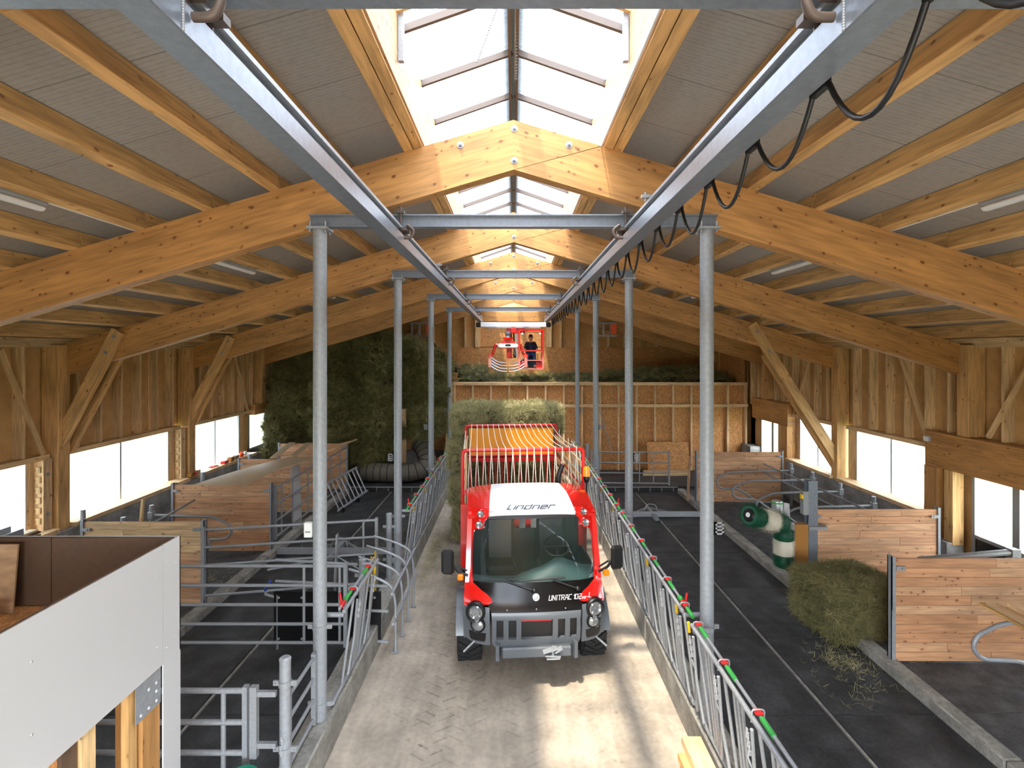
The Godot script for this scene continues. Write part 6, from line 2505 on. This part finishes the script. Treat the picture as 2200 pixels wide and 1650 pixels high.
	# fans high on the gable
	for s in [-1.0, 1.0]:
		var f := thing("gable_unit", "grey cased unit with orange plate high on the %s of the gable" % ("left" if s < 0 else "right"), "fan unit", V(s * 4.05, 5.5, 23.0), 0.0, "units on the gable")
		mb = MB.new()
		for x in [-0.45, -0.12, 0.2]:
			mb.bx(x, 0.0, -0.1, x + 0.06, 0.62, 0.1)
		mb.bx(-0.5, 0.0, -0.12, 0.5, 0.06, 0.12)
		mb.bx(-0.5, 0.56, -0.12, 0.5, 0.62, 0.12)
		part(f, "casing", mb, M.zinc_dull)
		mb = MB.new()
		mb.bx(0.22, 0.1, -0.05, 0.48, 0.54, 0.11)
		part(f, "plate", mb, M.orange_plastic)

# ---------------------------------------------------------------- platform with white boards, left foreground
func build_platform() -> void:
	var xw := -2.957
	var dc := 4.63
	var o := thing("platform", "white-panelled timber platform with brown parapet boards in the left foreground", "platform", V(-4.4, 0.0, 3.0))
	var off := -o.position
	var B := func(nm: String, x0: float, y0: float, d0: float, x1: float, y1: float, d1: float, m: Material, ch := 0.0) -> MeshInstance3D:
		var mb := MB.new()
		mb.bx(x0 + off.x, y0, -d0 + off.z, x1 + off.x, y1, -d1 + off.z, uo(), ch)
		return part(o, nm, mb, m)
	# white outer boards; a narrow corner strip and a long board, open below
	var strip: MeshInstance3D = B.call("corner_strip", xw - 0.012, 0.0, 4.405, xw, 3.175, dc, M.white_board)
	var board: MeshInstance3D = B.call("white_board", xw - 0.012, 2.165, 1.3, xw, 3.173, 4.398, M.white_board)
	B.call("white_board", -6.2, 2.165, dc - 0.012, xw, 3.172, dc, M.white_board)
	# brown inner faces
	B.call("parapet_board", xw - 0.045, 2.575, 1.3, xw - 0.014, 3.168, dc - 0.05, M.brown_board)
	B.call("parapet_board", -4.055, 2.575, dc - 0.05, xw - 0.047, 3.168, dc - 0.014, M.brown_board)
	B.call("parapet_board", -6.2, 2.575, dc - 0.05, -4.063, 3.168, dc - 0.014, M.brown_board)
	B.call("deck", -6.2, 2.52, 1.3, xw - 0.05, 2.57, dc - 0.05, M.osb)
	# screws
	for q in [[4.33, 2.93], [4.33, 2.35], [3.2, 2.45], [3.2, 2.9], [4.45, 3.0], [4.57, 2.95], [4.45, 2.28], [4.57, 2.3], [4.57, 1.5], [3.0, 2.22]]:
		var mb := MB.new()
		mb.lathe(PackedVector2Array([Vector2(0.0, 0.004), Vector2(0.007, 0.003), Vector2(0.009, 0.0)]), Transform3D(Basis(Vector3(0, -1, 0), Vector3(1, 0, 0), Vector3(0, 0, 1)), Vector3(xw + off.x, q[1], -q[0] + off.z)), 8)
		part(strip if q[0] > 4.4 else board, "screw", mb, M.alu)
	# timber underneath
	B.call("post", xw - 0.24, 0.0, 4.18, xw - 0.02, 2.52, 4.395, M.glulam, 0.006)
	B.call("post", xw - 0.1, 0.0, 4.06, xw - 0.04, 2.52, 4.15, M.purlin)
	B.call("stud", xw - 0.16, 0.0, 3.62, xw - 0.04, 2.52, 3.74, M.stud)
	B.call("stud_board", xw - 0.09, 0.0, 3.48, xw - 0.06, 2.52, 3.6, M.brown_board)
	B.call("stud", xw - 0.16, 0.0, 2.4, xw - 0.04, 2.52, 2.52, M.stud)
	B.call("joist", -6.2, 2.3, 4.2, xw - 0.25, 2.52, 4.3, M.stud)
	B.call("joist", -6.2, 2.3, 2.9, xw - 0.02, 2.52, 3.0, M.stud)
	B.call("inner_wall", -6.2, 0.0, 4.43, xw - 0.75, 2.5, 4.46, M.osb)
	B.call("inner_wall", xw - 1.9, 0.0, 1.3, xw - 1.86, 2.5, 4.42, M.osb)
	B.call("post", -6.1, 0.1, 1.4, -5.9, 2.52, 1.6, M.glulam)
	# nail plate
	var plate: MeshInstance3D = B.call("nail_plate", xw - 0.018, 1.86, 4.10, xw - 0.013, 2.165, 4.39, M.zinc_dull)
	for q in [[4.34, 2.05], [4.25, 2.05], [4.34, 1.90], [4.25, 1.90], [4.16, 1.90], [4.34, 1.98]]:
		var mb := MB.new()
		mb.lathe(PackedVector2Array([Vector2(0.0, 0.01), Vector2(0.012, 0.008), Vector2(0.016, 0.0)]), Transform3D(Basis(Vector3(0, -1, 0), Vector3(1, 0, 0), Vector3(0, 0, 1)), Vector3(xw - 0.013 + off.x, q[1], -q[0] + off.z)), 8)
		part(plate, "bolt", mb, M.alu)
	# things left on the deck
	var t := thing("plywood_sheet", "knotty plywood sheet leaning inside the brown parapet", "plywood", V(-4.62, 2.575, 4.50))
	var mb := MB.new()
	mb.bar(Vector3(0, 0, 0.05), Vector3(0, 0.57, -0.0), 0.7, 0.015, Vector3.BACK, uo())
	part(t, "sheet", mb, M.ply)
	for k in 2:
		t = thing("channel_profile", "brown sheet steel channel profile, %s of the pair on the platform deck" % ["lower", "upper"][k], "profile", V(-4.32, 2.575 + k * 0.075, 4.15), 0.3 - k * 0.12)
		mb = MB.new()
		mb.bx(-0.5, 0.0, -0.06, 0.1, 0.004, 0.06)
		mb.bx(-0.5, 0.0, -0.06, 0.1, 0.07, -0.056)
		mb.bx(-0.5, 0.066, -0.06, 0.1, 0.07, 0.06)
		part(t, "profile", mb, M.hardboard)

# ---------------------------------------------------------------- small things
func build_small_things() -> void:
	var mb: MB
	var o: Node3D
	# luminaires under a purlin on both sides, with conduit
	var nth := ["nearest", "second", "third", "farthest"]
	for s in [-1.0, 1.0]:
		var side := "left" if s < 0 else "right"
		var x := 4.68
		var y := roof_y(4.6) - 0.035
		for k in 4:
			var d0 := 3.95 + k * DB
			o = thing("strip_light", "%s white tube luminaire under the %s roof purlin, switched off" % [nth[k], side], "light fixture", V(s * x, y, d0), 0.0, "strip lights")
			mb = MB.new()
			mb.box(Vector3(0, 0.02, -0.625), Vector3(0.11, 0.05, 1.25), Basis.IDENTITY, Vector2.ZERO, 0.015)
			part(o, "housing", mb, M.plastic_grey)
			mb = MB.new()
			mb.box(Vector3(0, -0.03, -0.625), Vector3(0.095, 0.06, 1.23), Basis.IDENTITY, Vector2.ZERO, 0.025)
			part(o, "diffuser", mb, M.plastic_white)
		o = thing("conduit", "thin white cable conduit along the %s roof purlin between the lights" % side, "conduit", V(s * (x - 0.02), y + 0.02, 5.2))
		for k in 3:
			mb = MB.new()
			mb.rod(Vector3(0, 0.02, -k * DB), Vector3(0, 0.02, -k * DB - 2.95), 0.011, 6)
			part(o, "pipe", mb, M.plastic_white)
	# conduit on the right skylight upstand
	o = thing("cable_tray", "thin pale conduit along the right skylight purlin", "conduit", V(1.05, 7.33, 0))
	mb = MB.new()
	mb.rod(Vector3(0.03, 0, 1), Vector3(0.03, 0, -22), 0.012, 6)
	part(o, "pipe", mb, M.plastic_white)
	# scrapers on the mats
	for q in [[4.05, 15.1, "right"], [-4.2, 12.3, "left"]]:
		o = thing("manure_scraper", "galvanised scraper bar across the %s walkway" % q[2], "scraper", V(q[0], 0.025, q[1]))
		mb = MB.new()
		mb.box(Vector3(0, 0.09, 0), Vector3(2.75, 0.16, 0.05), Basis(Vector3.RIGHT, -0.3), Vector2.ZERO, 0.01)
		part(o, "blade", mb, M.zinc_dull)
		mb = MB.new()
		mb.bx(-0.05, 0.02, -0.7, 0.05, 0.12, 0.4)
		part(o, "runner", mb, M.zinc_dull)
		for s in [-1.0, 1.0]:
			mb = MB.new()
			mb.bar(Vector3(s * 0.6, 0.1, 0.0), Vector3(0.0, 0.1, -0.6), 0.05, 0.05)
			part(o, "stay", mb, M.zinc_dull)
		mb = MB.new()
		mb.tube(bend([Vector3(-0.2, 0.08, -0.25), Vector3(-0.1, 0.3, -0.3), Vector3(0.15, 0.28, -0.3), Vector3(0.2, 0.08, -0.25)], 0.08), 0.018, 6)
		part(o, "handle", mb, M.zinc)
	# bowed hardboard sheet across two partitions, battens on it
	o = thing("hardboard_sheet", "large bowed tan hardboard sheet lying across the left partitions", "hardboard", V(-6.9, 1.69, 12.2))
	mb = MB.new()
	var rows: Array = []
	for i in 13:
		var t := i / 12.0
		var line := PackedVector3Array()
		for j in 7:
			var x := lerpf(-0.6, 0.65, j / 6.0) + t * 0.95
			line.append(Vector3(x, 0.015 + 0.14 * sin(t * PI) * (0.3 + 0.7 * j / 6.0) + 0.03 * t, -t * 3.15 + 0.05))
		rows.append(line)
	mb.sheet(rows, Vector3.UP, 0.006)
	part(o, "sheet", mb, M.hardboard)
	var bt := [[V(-7.05, 1.70, 15.3), V(-7.6, 1.70, 17.9)], [V(-6.5, 1.70, 15.25), V(-7.0, 1.70, 17.85)], [V(-6.1, 1.95, 14.3), V(-5.55, 1.76, 17.9)], [V(-5.95, 1.70, 15.2), V(-5.42, 1.80, 18.0)]]
	for k in 4:
		o = thing("loose_batten", ["wide pale board from the third to the far left partition, left one", "wide pale board from the third to the far left partition, right one", "long pale batten lying up over the hardboard edge", "thin pale batten beside the far left gate top"][k], "batten", bt[k][0], 0.0, "boards across the left partitions")
		mb = MB.new()
		mb.bar(Vector3.ZERO, bt[k][1] - bt[k][0], 0.2 if k < 2 else 0.08, 0.022, Vector3.UP, uo())
		part(o, "board", mb, M.hardboard if k < 2 else M.pale_wood)
	o = thing("white_board", "white sheet leaning on the gate below the hardboard sheet", "board", V(-5.80, 0.12, 14.0))
	mb = MB.new()
	mb.bar(Vector3(0.0, 0, 0), Vector3(-0.12, 1.6, -0.15), 0.02, 0.55, Vector3.BACK)
	part(o, "sheet", mb, M.white_board)
	# odds and ends on the left sill
	var sill := [
		["cardboard_box", "small brown carton on the left window sill, nearest", "box", 14.62, 0.12, 0.10, 0.13, M.card],
		["red_box", "small red screw box on the left window sill", "box", 14.78, 0.10, 0.07, 0.12, M.red_plastic],
		["carton", "brown parts carton on the left window sill beside the red box", "box", 14.95, 0.12, 0.10, 0.12, M.ply],
		["red_strap", "coil of red strap on the left window sill", "strap", 15.75, 0.14, 0.05, 0.5, M.red_plastic],
		["red_case", "flat red tool case on the left window sill", "case", 16.35, 0.14, 0.08, 0.26, M.red_frame],
		["brown_carton", "open brown carton on the left window sill", "box", 16.7, 0.14, 0.12, 0.2, M.card],
		["screw_carton", "dark red carton on the left window sill", "box", 17.0, 0.14, 0.11, 0.2, M.brown_board],
		["orange_bag", "orange plastic bag at the far end of the left window sill", "bag", 17.35, 0.16, 0.16, 0.24, M.orange_plastic],
		["white_pouch", "white pouch beside the orange bag on the left sill", "bag", 17.6, 0.12, 0.12, 0.16, M.plastic_white]]
	for q in sill:
		o = thing(q[0], q[1], q[2], V(-9.06, 1.32, q[3]), 0.1)
		mb = MB.new()
		if q[2] == "box" or q[2] == "case":
			mb.box(Vector3(0, q[5] * 0.5, 0), Vector3(q[4], q[5], q[6]), Basis.IDENTITY, Vector2.ZERO, 0.006)
			var bo := part(o, "body", mb, q[7])
			mb = MB.new()
			mb.box(Vector3(0, q[5] + 0.004, 0), Vector3(q[4] * 1.03, 0.012, q[6] * 0.5), Basis(Vector3.BACK, 0.08))
			part(bo, "flap", mb, q[7])
		elif q[2] == "strap":
			for k in 3:
				mb.tube(arc(Vector3(0, 0.02 + 0.012 * k, -0.16 + k * 0.15), 0.065, 0, TAU, Vector3.RIGHT, Vector3.BACK, 12), 0.013, 6, false)
			part(o, "coil", mb, q[7])
		else:
			mb.ball(Vector3(0, q[5] * 0.45, 0), Vector3(q[4] * 0.5, q[5] * 0.48, q[6] * 0.5), 12, 8)
			mb.lathe(PackedVector2Array([Vector2(0.02, q[5] * 0.8), Vector2(0.035, q[5] * 1.1), Vector2(0.05, q[5] * 1.15)]), Transform3D(Basis.IDENTITY, Vector3.ZERO), 8)
			part(o, "bag", mb, q[7])
	# planks, profiles and an orange strap on the near left sill
	for k in 5:
		o = thing("stacked_plank", ["bottom", "second", "middle", "fourth", "top"][k] + " plank of the stack on the near left window sill", "plank", V(-8.98 + k * 0.02, 1.32 + k * 0.04, 8.95 - 0.03 * k), 0.04 * (k % 3 - 1), "planks stacked on the near left sill")
		mb = MB.new()
		mb.box(Vector3(0, 0.018, 0), Vector3(0.24 - 0.02 * k, 0.036, 1.7), Basis.IDENTITY, uo(), 0.003)
		part(o, "board", mb, M.hardboard if k % 2 == 0 else M.brown_board)
	o = thing("steel_bracket", "folded grey steel bracket on the plank stack at the left edge", "bracket", V(-8.9, 1.525, 8.85))
	mb = MB.new()
	mb.bx(-0.12, 0.0, -0.5, 0.12, 0.012, 0.1)
	mb.bx(-0.12, 0.0, -0.5, -0.108, 0.16, 0.1)
	mb.bx(0.108, 0.0, -0.5, 0.12, 0.12, 0.1)
	part(o, "bracket", mb, M.zinc_dull)
	o = thing("orange_strap", "orange lifting strap folded on the plank stack at the left edge", "strap", V(-8.72, 1.5, 8.3))
	mb = MB.new()
	rows = []
	for i in 15:
		var t := i / 14.0
		var line := PackedVector3Array()
		for j in 3:
			line.append(Vector3(-0.3 + t * 0.62, 0.05 + 0.05 * absf(sin(t * 5.0)), (j - 1) * 0.08))
		rows.append(line)
	mb.sheet(rows, Vector3.UP, 0.012)
	part(o, "band", mb, M.orange_plastic)
	# leaning sticks by the first left partition
	for k in 2:
		o = thing("leaning_stick", ["brown stick leaning on the first left partition, taller", "thin grey pipe stub beside the concrete plinth on the left"][k], "stick", V([-7.15, -8.75][k], 0.1, [9.8, 10.6][k]))
		mb = MB.new()
		if k == 0:
			mb.bar(Vector3(0, 0, 0), Vector3(0.12, 1.92, -0.1), 0.04, 0.06, Vector3.BACK, uo())
		else:
			mb.rod(Vector3(0, 0, 0), Vector3(0, 1.5, 0), 0.045, 12)
		part(o, "stick", mb, M.stud if k == 0 else M.zinc)
	for k in 3:
		o = thing("wall_pipe", "short galvanised pipe post against the left plinth, %s" % ["in front of the hardboard", "beside the third partition", "at the far end"][k], "post", V(-8.7, 0.1, [13.4, 14.6, 17.2][k]), 0.0, "pipe posts along the left plinth")
		mb = MB.new()
		mb.tube(PackedVector3Array([Vector3.ZERO, Vector3(0, 1.35, 0)]), 0.06, 14)
		part(o, "pipe", mb, M.zinc)
	# flexible duct
	o = thing("air_duct", "grey flexible air duct with black rings curling from under the hay heap", "duct", V(-4.0, 0.19, 18.5))
	var path := bend([Vector3(-1.6, 0.36, -0.15), Vector3(-0.9, 0.34, -0.05), Vector3(0.0, 0.33, 0.0), Vector3(0.55, 0.35, -0.05), Vector3(0.95, 0.55, -0.25), Vector3(0.75, 1.0, -0.75), Vector3(0.45, 1.15, -1.2)], 0.4, 8)
	mb = MB.new()
	mb.tube(path, 0.32, 22)
	var du := part(o, "skin", mb, M.duct)
	var acc := 0.0
	for i in range(1, path.size()):
		var seg := path[i] - path[i - 1]
		var L := seg.length()
		while acc < L:
			var p := path[i - 1] + seg * (acc / L)
			var y := seg.normalized()
			var x := y.cross(Vector3(0.2, 1, 0.1)).normalized()
			mb = MB.new()
			mb.tube(arc(p, 0.326, 0, TAU, x, (y + Vector3(0.0, 0.0, 0.12)).normalized().cross(x), 22), 0.014, 5, false)
			part(du, "ring", mb, M.black)
			acc += 0.24
		acc -= L
	o = thing("leaning_board", "pale plank leaning in the dark opening under the hay", "board", V(-2.95, 0.19, 18.9))
	mb = MB.new()
	mb.bar(Vector3(-0.2, 0.0, 0.2), Vector3(0.25, 0.75, -0.3), 0.04, 0.35, Vector3.BACK, uo())
	part(o, "board", mb, M.pale_wood)
	# aluminium trestle ladder lying against the far left gate
	o = thing("ladder_frame", "aluminium ladder frame on castors leaning by the left gate", "ladder", V(-5.15, 0.03, 15.3))
	var la := Vector3(0.0, 0.12, 0.0)
	var up := Vector3(-0.36, 0.78, 0.0)
	var al := Vector3(0.28, 0.04, -2.1)
	for k in 2:
		mb = MB.new()
		mb.bar(la + up * k, la + up * k + al, 0.05, 0.05)
		part(o, "beam", mb, M.alu)
	for k in 8:
		mb = MB.new()
		var p := la + al * (0.04 + k * 0.13)
		mb.rod(p, p + up, 0.022, 8)
		part(o, "rung", mb, M.alu)
	for k in 2:
		mb = MB.new()
		var p := la + al * (0.1 + 0.5 * k)
		mb.lathe(PackedVector2Array([Vector2(0.0, 0.02), Vector2(0.07, 0.02), Vector2(0.07, -0.02), Vector2(0.0, -0.02)]), Transform3D(Basis(Vector3.RIGHT, PI / 2.0), Vector3(p.x + 0.05, 0.075, p.z)), 14)
		var cs := part(o, "castor", mb, M.black)
		mb = MB.new()
		mb.rod(Vector3(p.x + 0.05, 0.075, p.z), p, 0.015, 6)
		part(cs, "fork", mb, M.zinc)
	# boards in front of the stud partition on the right
	for k in 3:
		o = thing(["osb_offcut", "edge_plank", "tall_plank"][k], ["OSB offcut leaning on the stud partition, right", "pale plank on edge below the OSB offcut", "tall board leaning behind the far right partition end"][k], "board", V([5.95, 5.7, 5.55][k], 0.19, [19.9, 19.5, 16.6][k]))
		mb = MB.new()
		if k == 0:
			mb.bar(Vector3(0, 0, 0), Vector3(0, 1.15, -0.25), 1.6, 0.02, Vector3.BACK, uo())
			part(o, "board", mb, M.osb)
		elif k == 1:
			mb.box(Vector3(0, 0.1, 0), Vector3(1.7, 0.2, 0.05), Basis.IDENTITY, uo())
			part(o, "board", mb, M.pale_wood)
		else:
			mb.bar(Vector3(0, -0.1, 0), Vector3(0.1, 1.3, -0.1), 0.02, 0.2, Vector3.BACK, uo())
			part(o, "board", mb, M.ply)
	# planks over the right stall divider
	for k in 4:
		o = thing("loose_plank", ["lower outer plank", "lower inner plank", "upper short plank", "upper wide plank"][k] + " of the bundle lying on the stall divider at the right edge", "plank", V(6.62 + [0.0, 0.16, 0.02, 0.22][k], 1.24 + [0.0, 0.0, 0.045, 0.09][k], 7.35 - [0.0, 0.12, 0.1, 0.2][k]), 0.0, "planks on the right stall divider")
		mb = MB.new()
		mb.box(Vector3(0, 0.02, 1.3), Vector3(0.14, 0.04, 2.6), Basis.IDENTITY, uo(), 0.003)
		part(o, "plank", mb, M.purlin if k < 2 else M.pale_wood)
	# planks stacked in the alley at the right kerb, bottom edge
	for k in 5:
		o = thing("alley_plank", ["bottom plank", "second plank", "middle plank", "darker fourth plank", "pale topmost plank"][k] + " of the stack at the foot of the right kerb, bottom edge", "plank", V(1.98 + [0.0, 0.02, -0.02, -0.05, 0.03][k], k * 0.092, 5.9 - [0.1, 0.06, 0.1, 0.12, 0.0][k]), 0.02 * (k % 2), "planks at the right kerb")
		mb = MB.new()
		mb.box(Vector3(0, 0.045, 1.25), Vector3(0.22, 0.088, 2.5), Basis.IDENTITY, uo(), 0.004)
		part(o, "plank", mb, M.pale_wood if k == 4 else M.purlin)
	# round rail of the passage behind the right partitions
	o = thing("passage_rail", "thick round rail running behind the near right partition to a post", "rail", V(8.35, 0.1, 8.9))
	mb = MB.new()
	mb.rod(Vector3(-1.65, 1.28, 0.3), Vector3(-0.17, 1.40, 0.3), 0.05, 12)
	part(o, "rail", mb, M.zinc)
	mb = MB.new()
	mb.bx(-0.17, 0.0, 0.24, -0.03, 1.46, 0.36)
	part(o, "post", mb, M.zinc)
	o = thing("blue_tape", "small blue tape handle on the black door panel, right edge", "handle", V(9.33, 0.98, 9.8))
	mb = MB.new()
	mb.box(Vector3(0, 0, 0), Vector3(0.04, 0.07, 0.16), Basis.IDENTITY, Vector2.ZERO, 0.01)
	part(o, "grip", mb, M.blue_plastic)
	o = thing("junction_box", "small grey junction box on the right door header", "box", V(9.02, 2.92, 11.36))
	mb = MB.new()
	mb.box(Vector3.ZERO, Vector3(0.06, 0.12, 0.16), Basis.IDENTITY, Vector2.ZERO, 0.01)
	var jb := part(o, "case", mb, M.plastic_grey)
	mb = MB.new()
	mb.box(Vector3(-0.034, 0, 0), Vector3(0.01, 0.1, 0.14), Basis.IDENTITY, Vector2.ZERO, 0.003)
	part(jb, "lid", mb, M.plastic_white)
	# socket plates hanging on left posts
	for q in [[-2.45, 2.6, 6.24, "white socket box on the side of the nearest left pipe post"]]:
		o = thing("socket_box", q[3], "socket", V(q[0], q[1], q[2]))
		mb = MB.new()
		mb.box(Vector3(0, 0.08, 0), Vector3(0.1, 0.18, 0.06), Basis.IDENTITY, Vector2.ZERO, 0.008)
		var so := part(o, "box", mb, M.plastic_white)
		mb = MB.new()
		mb.box(Vector3(0, 0.06, 0.032), Vector3(0.06, 0.02, 0.006))
		part(so, "slot", mb, M.plastic_grey)
	# bucket and chain at the bottom edge
	o = thing("bucket", "green plastic bucket at the bottom edge beside the stout gate post", "bucket", V(-2.62, 0.42, 5.0))
	mb = MB.new()
	mb.lathe(PackedVector2Array([Vector2(0.0, 0.0), Vector2(0.11, 0.0), Vector2(0.15, 0.28), Vector2(0.162, 0.28), Vector2(0.162, 0.30), Vector2(0.142, 0.295), Vector2(0.105, 0.02), Vector2(0.0, 0.02)]), Transform3D.IDENTITY, 24)
	part(o, "tub", mb, M.bucket)
	o = thing("chain", "short galvanised chain hanging on the stout gate post", "chain", V(-2.33, 0.70, 5.235))
	mb = MB.new()
	for k in 7:
		mb.box(Vector3(0.012 * sin(k * 1.3), 0.22 - k * 0.032, 0.0), Vector3(0.014 if k % 2 == 0 else 0.03, 0.045, 0.03 if k % 2 == 0 else 0.014), Basis.IDENTITY, Vector2.ZERO, 0.005)
	part(o, "links", mb, M.alu)
	# timber offcuts on the left edge beam
	o = thing("red_plank", "reddish plank lying on the left edge beam behind the platform", "plank", V(-5.75, 0.17, 8.4))
	mb = MB.new()
	mb.box(Vector3(0, 0.04, 0.3), Vector3(0.1, 0.08, 1.5), Basis.IDENTITY, uo(), 0.004)
	part(o, "plank", mb, M.larch2)
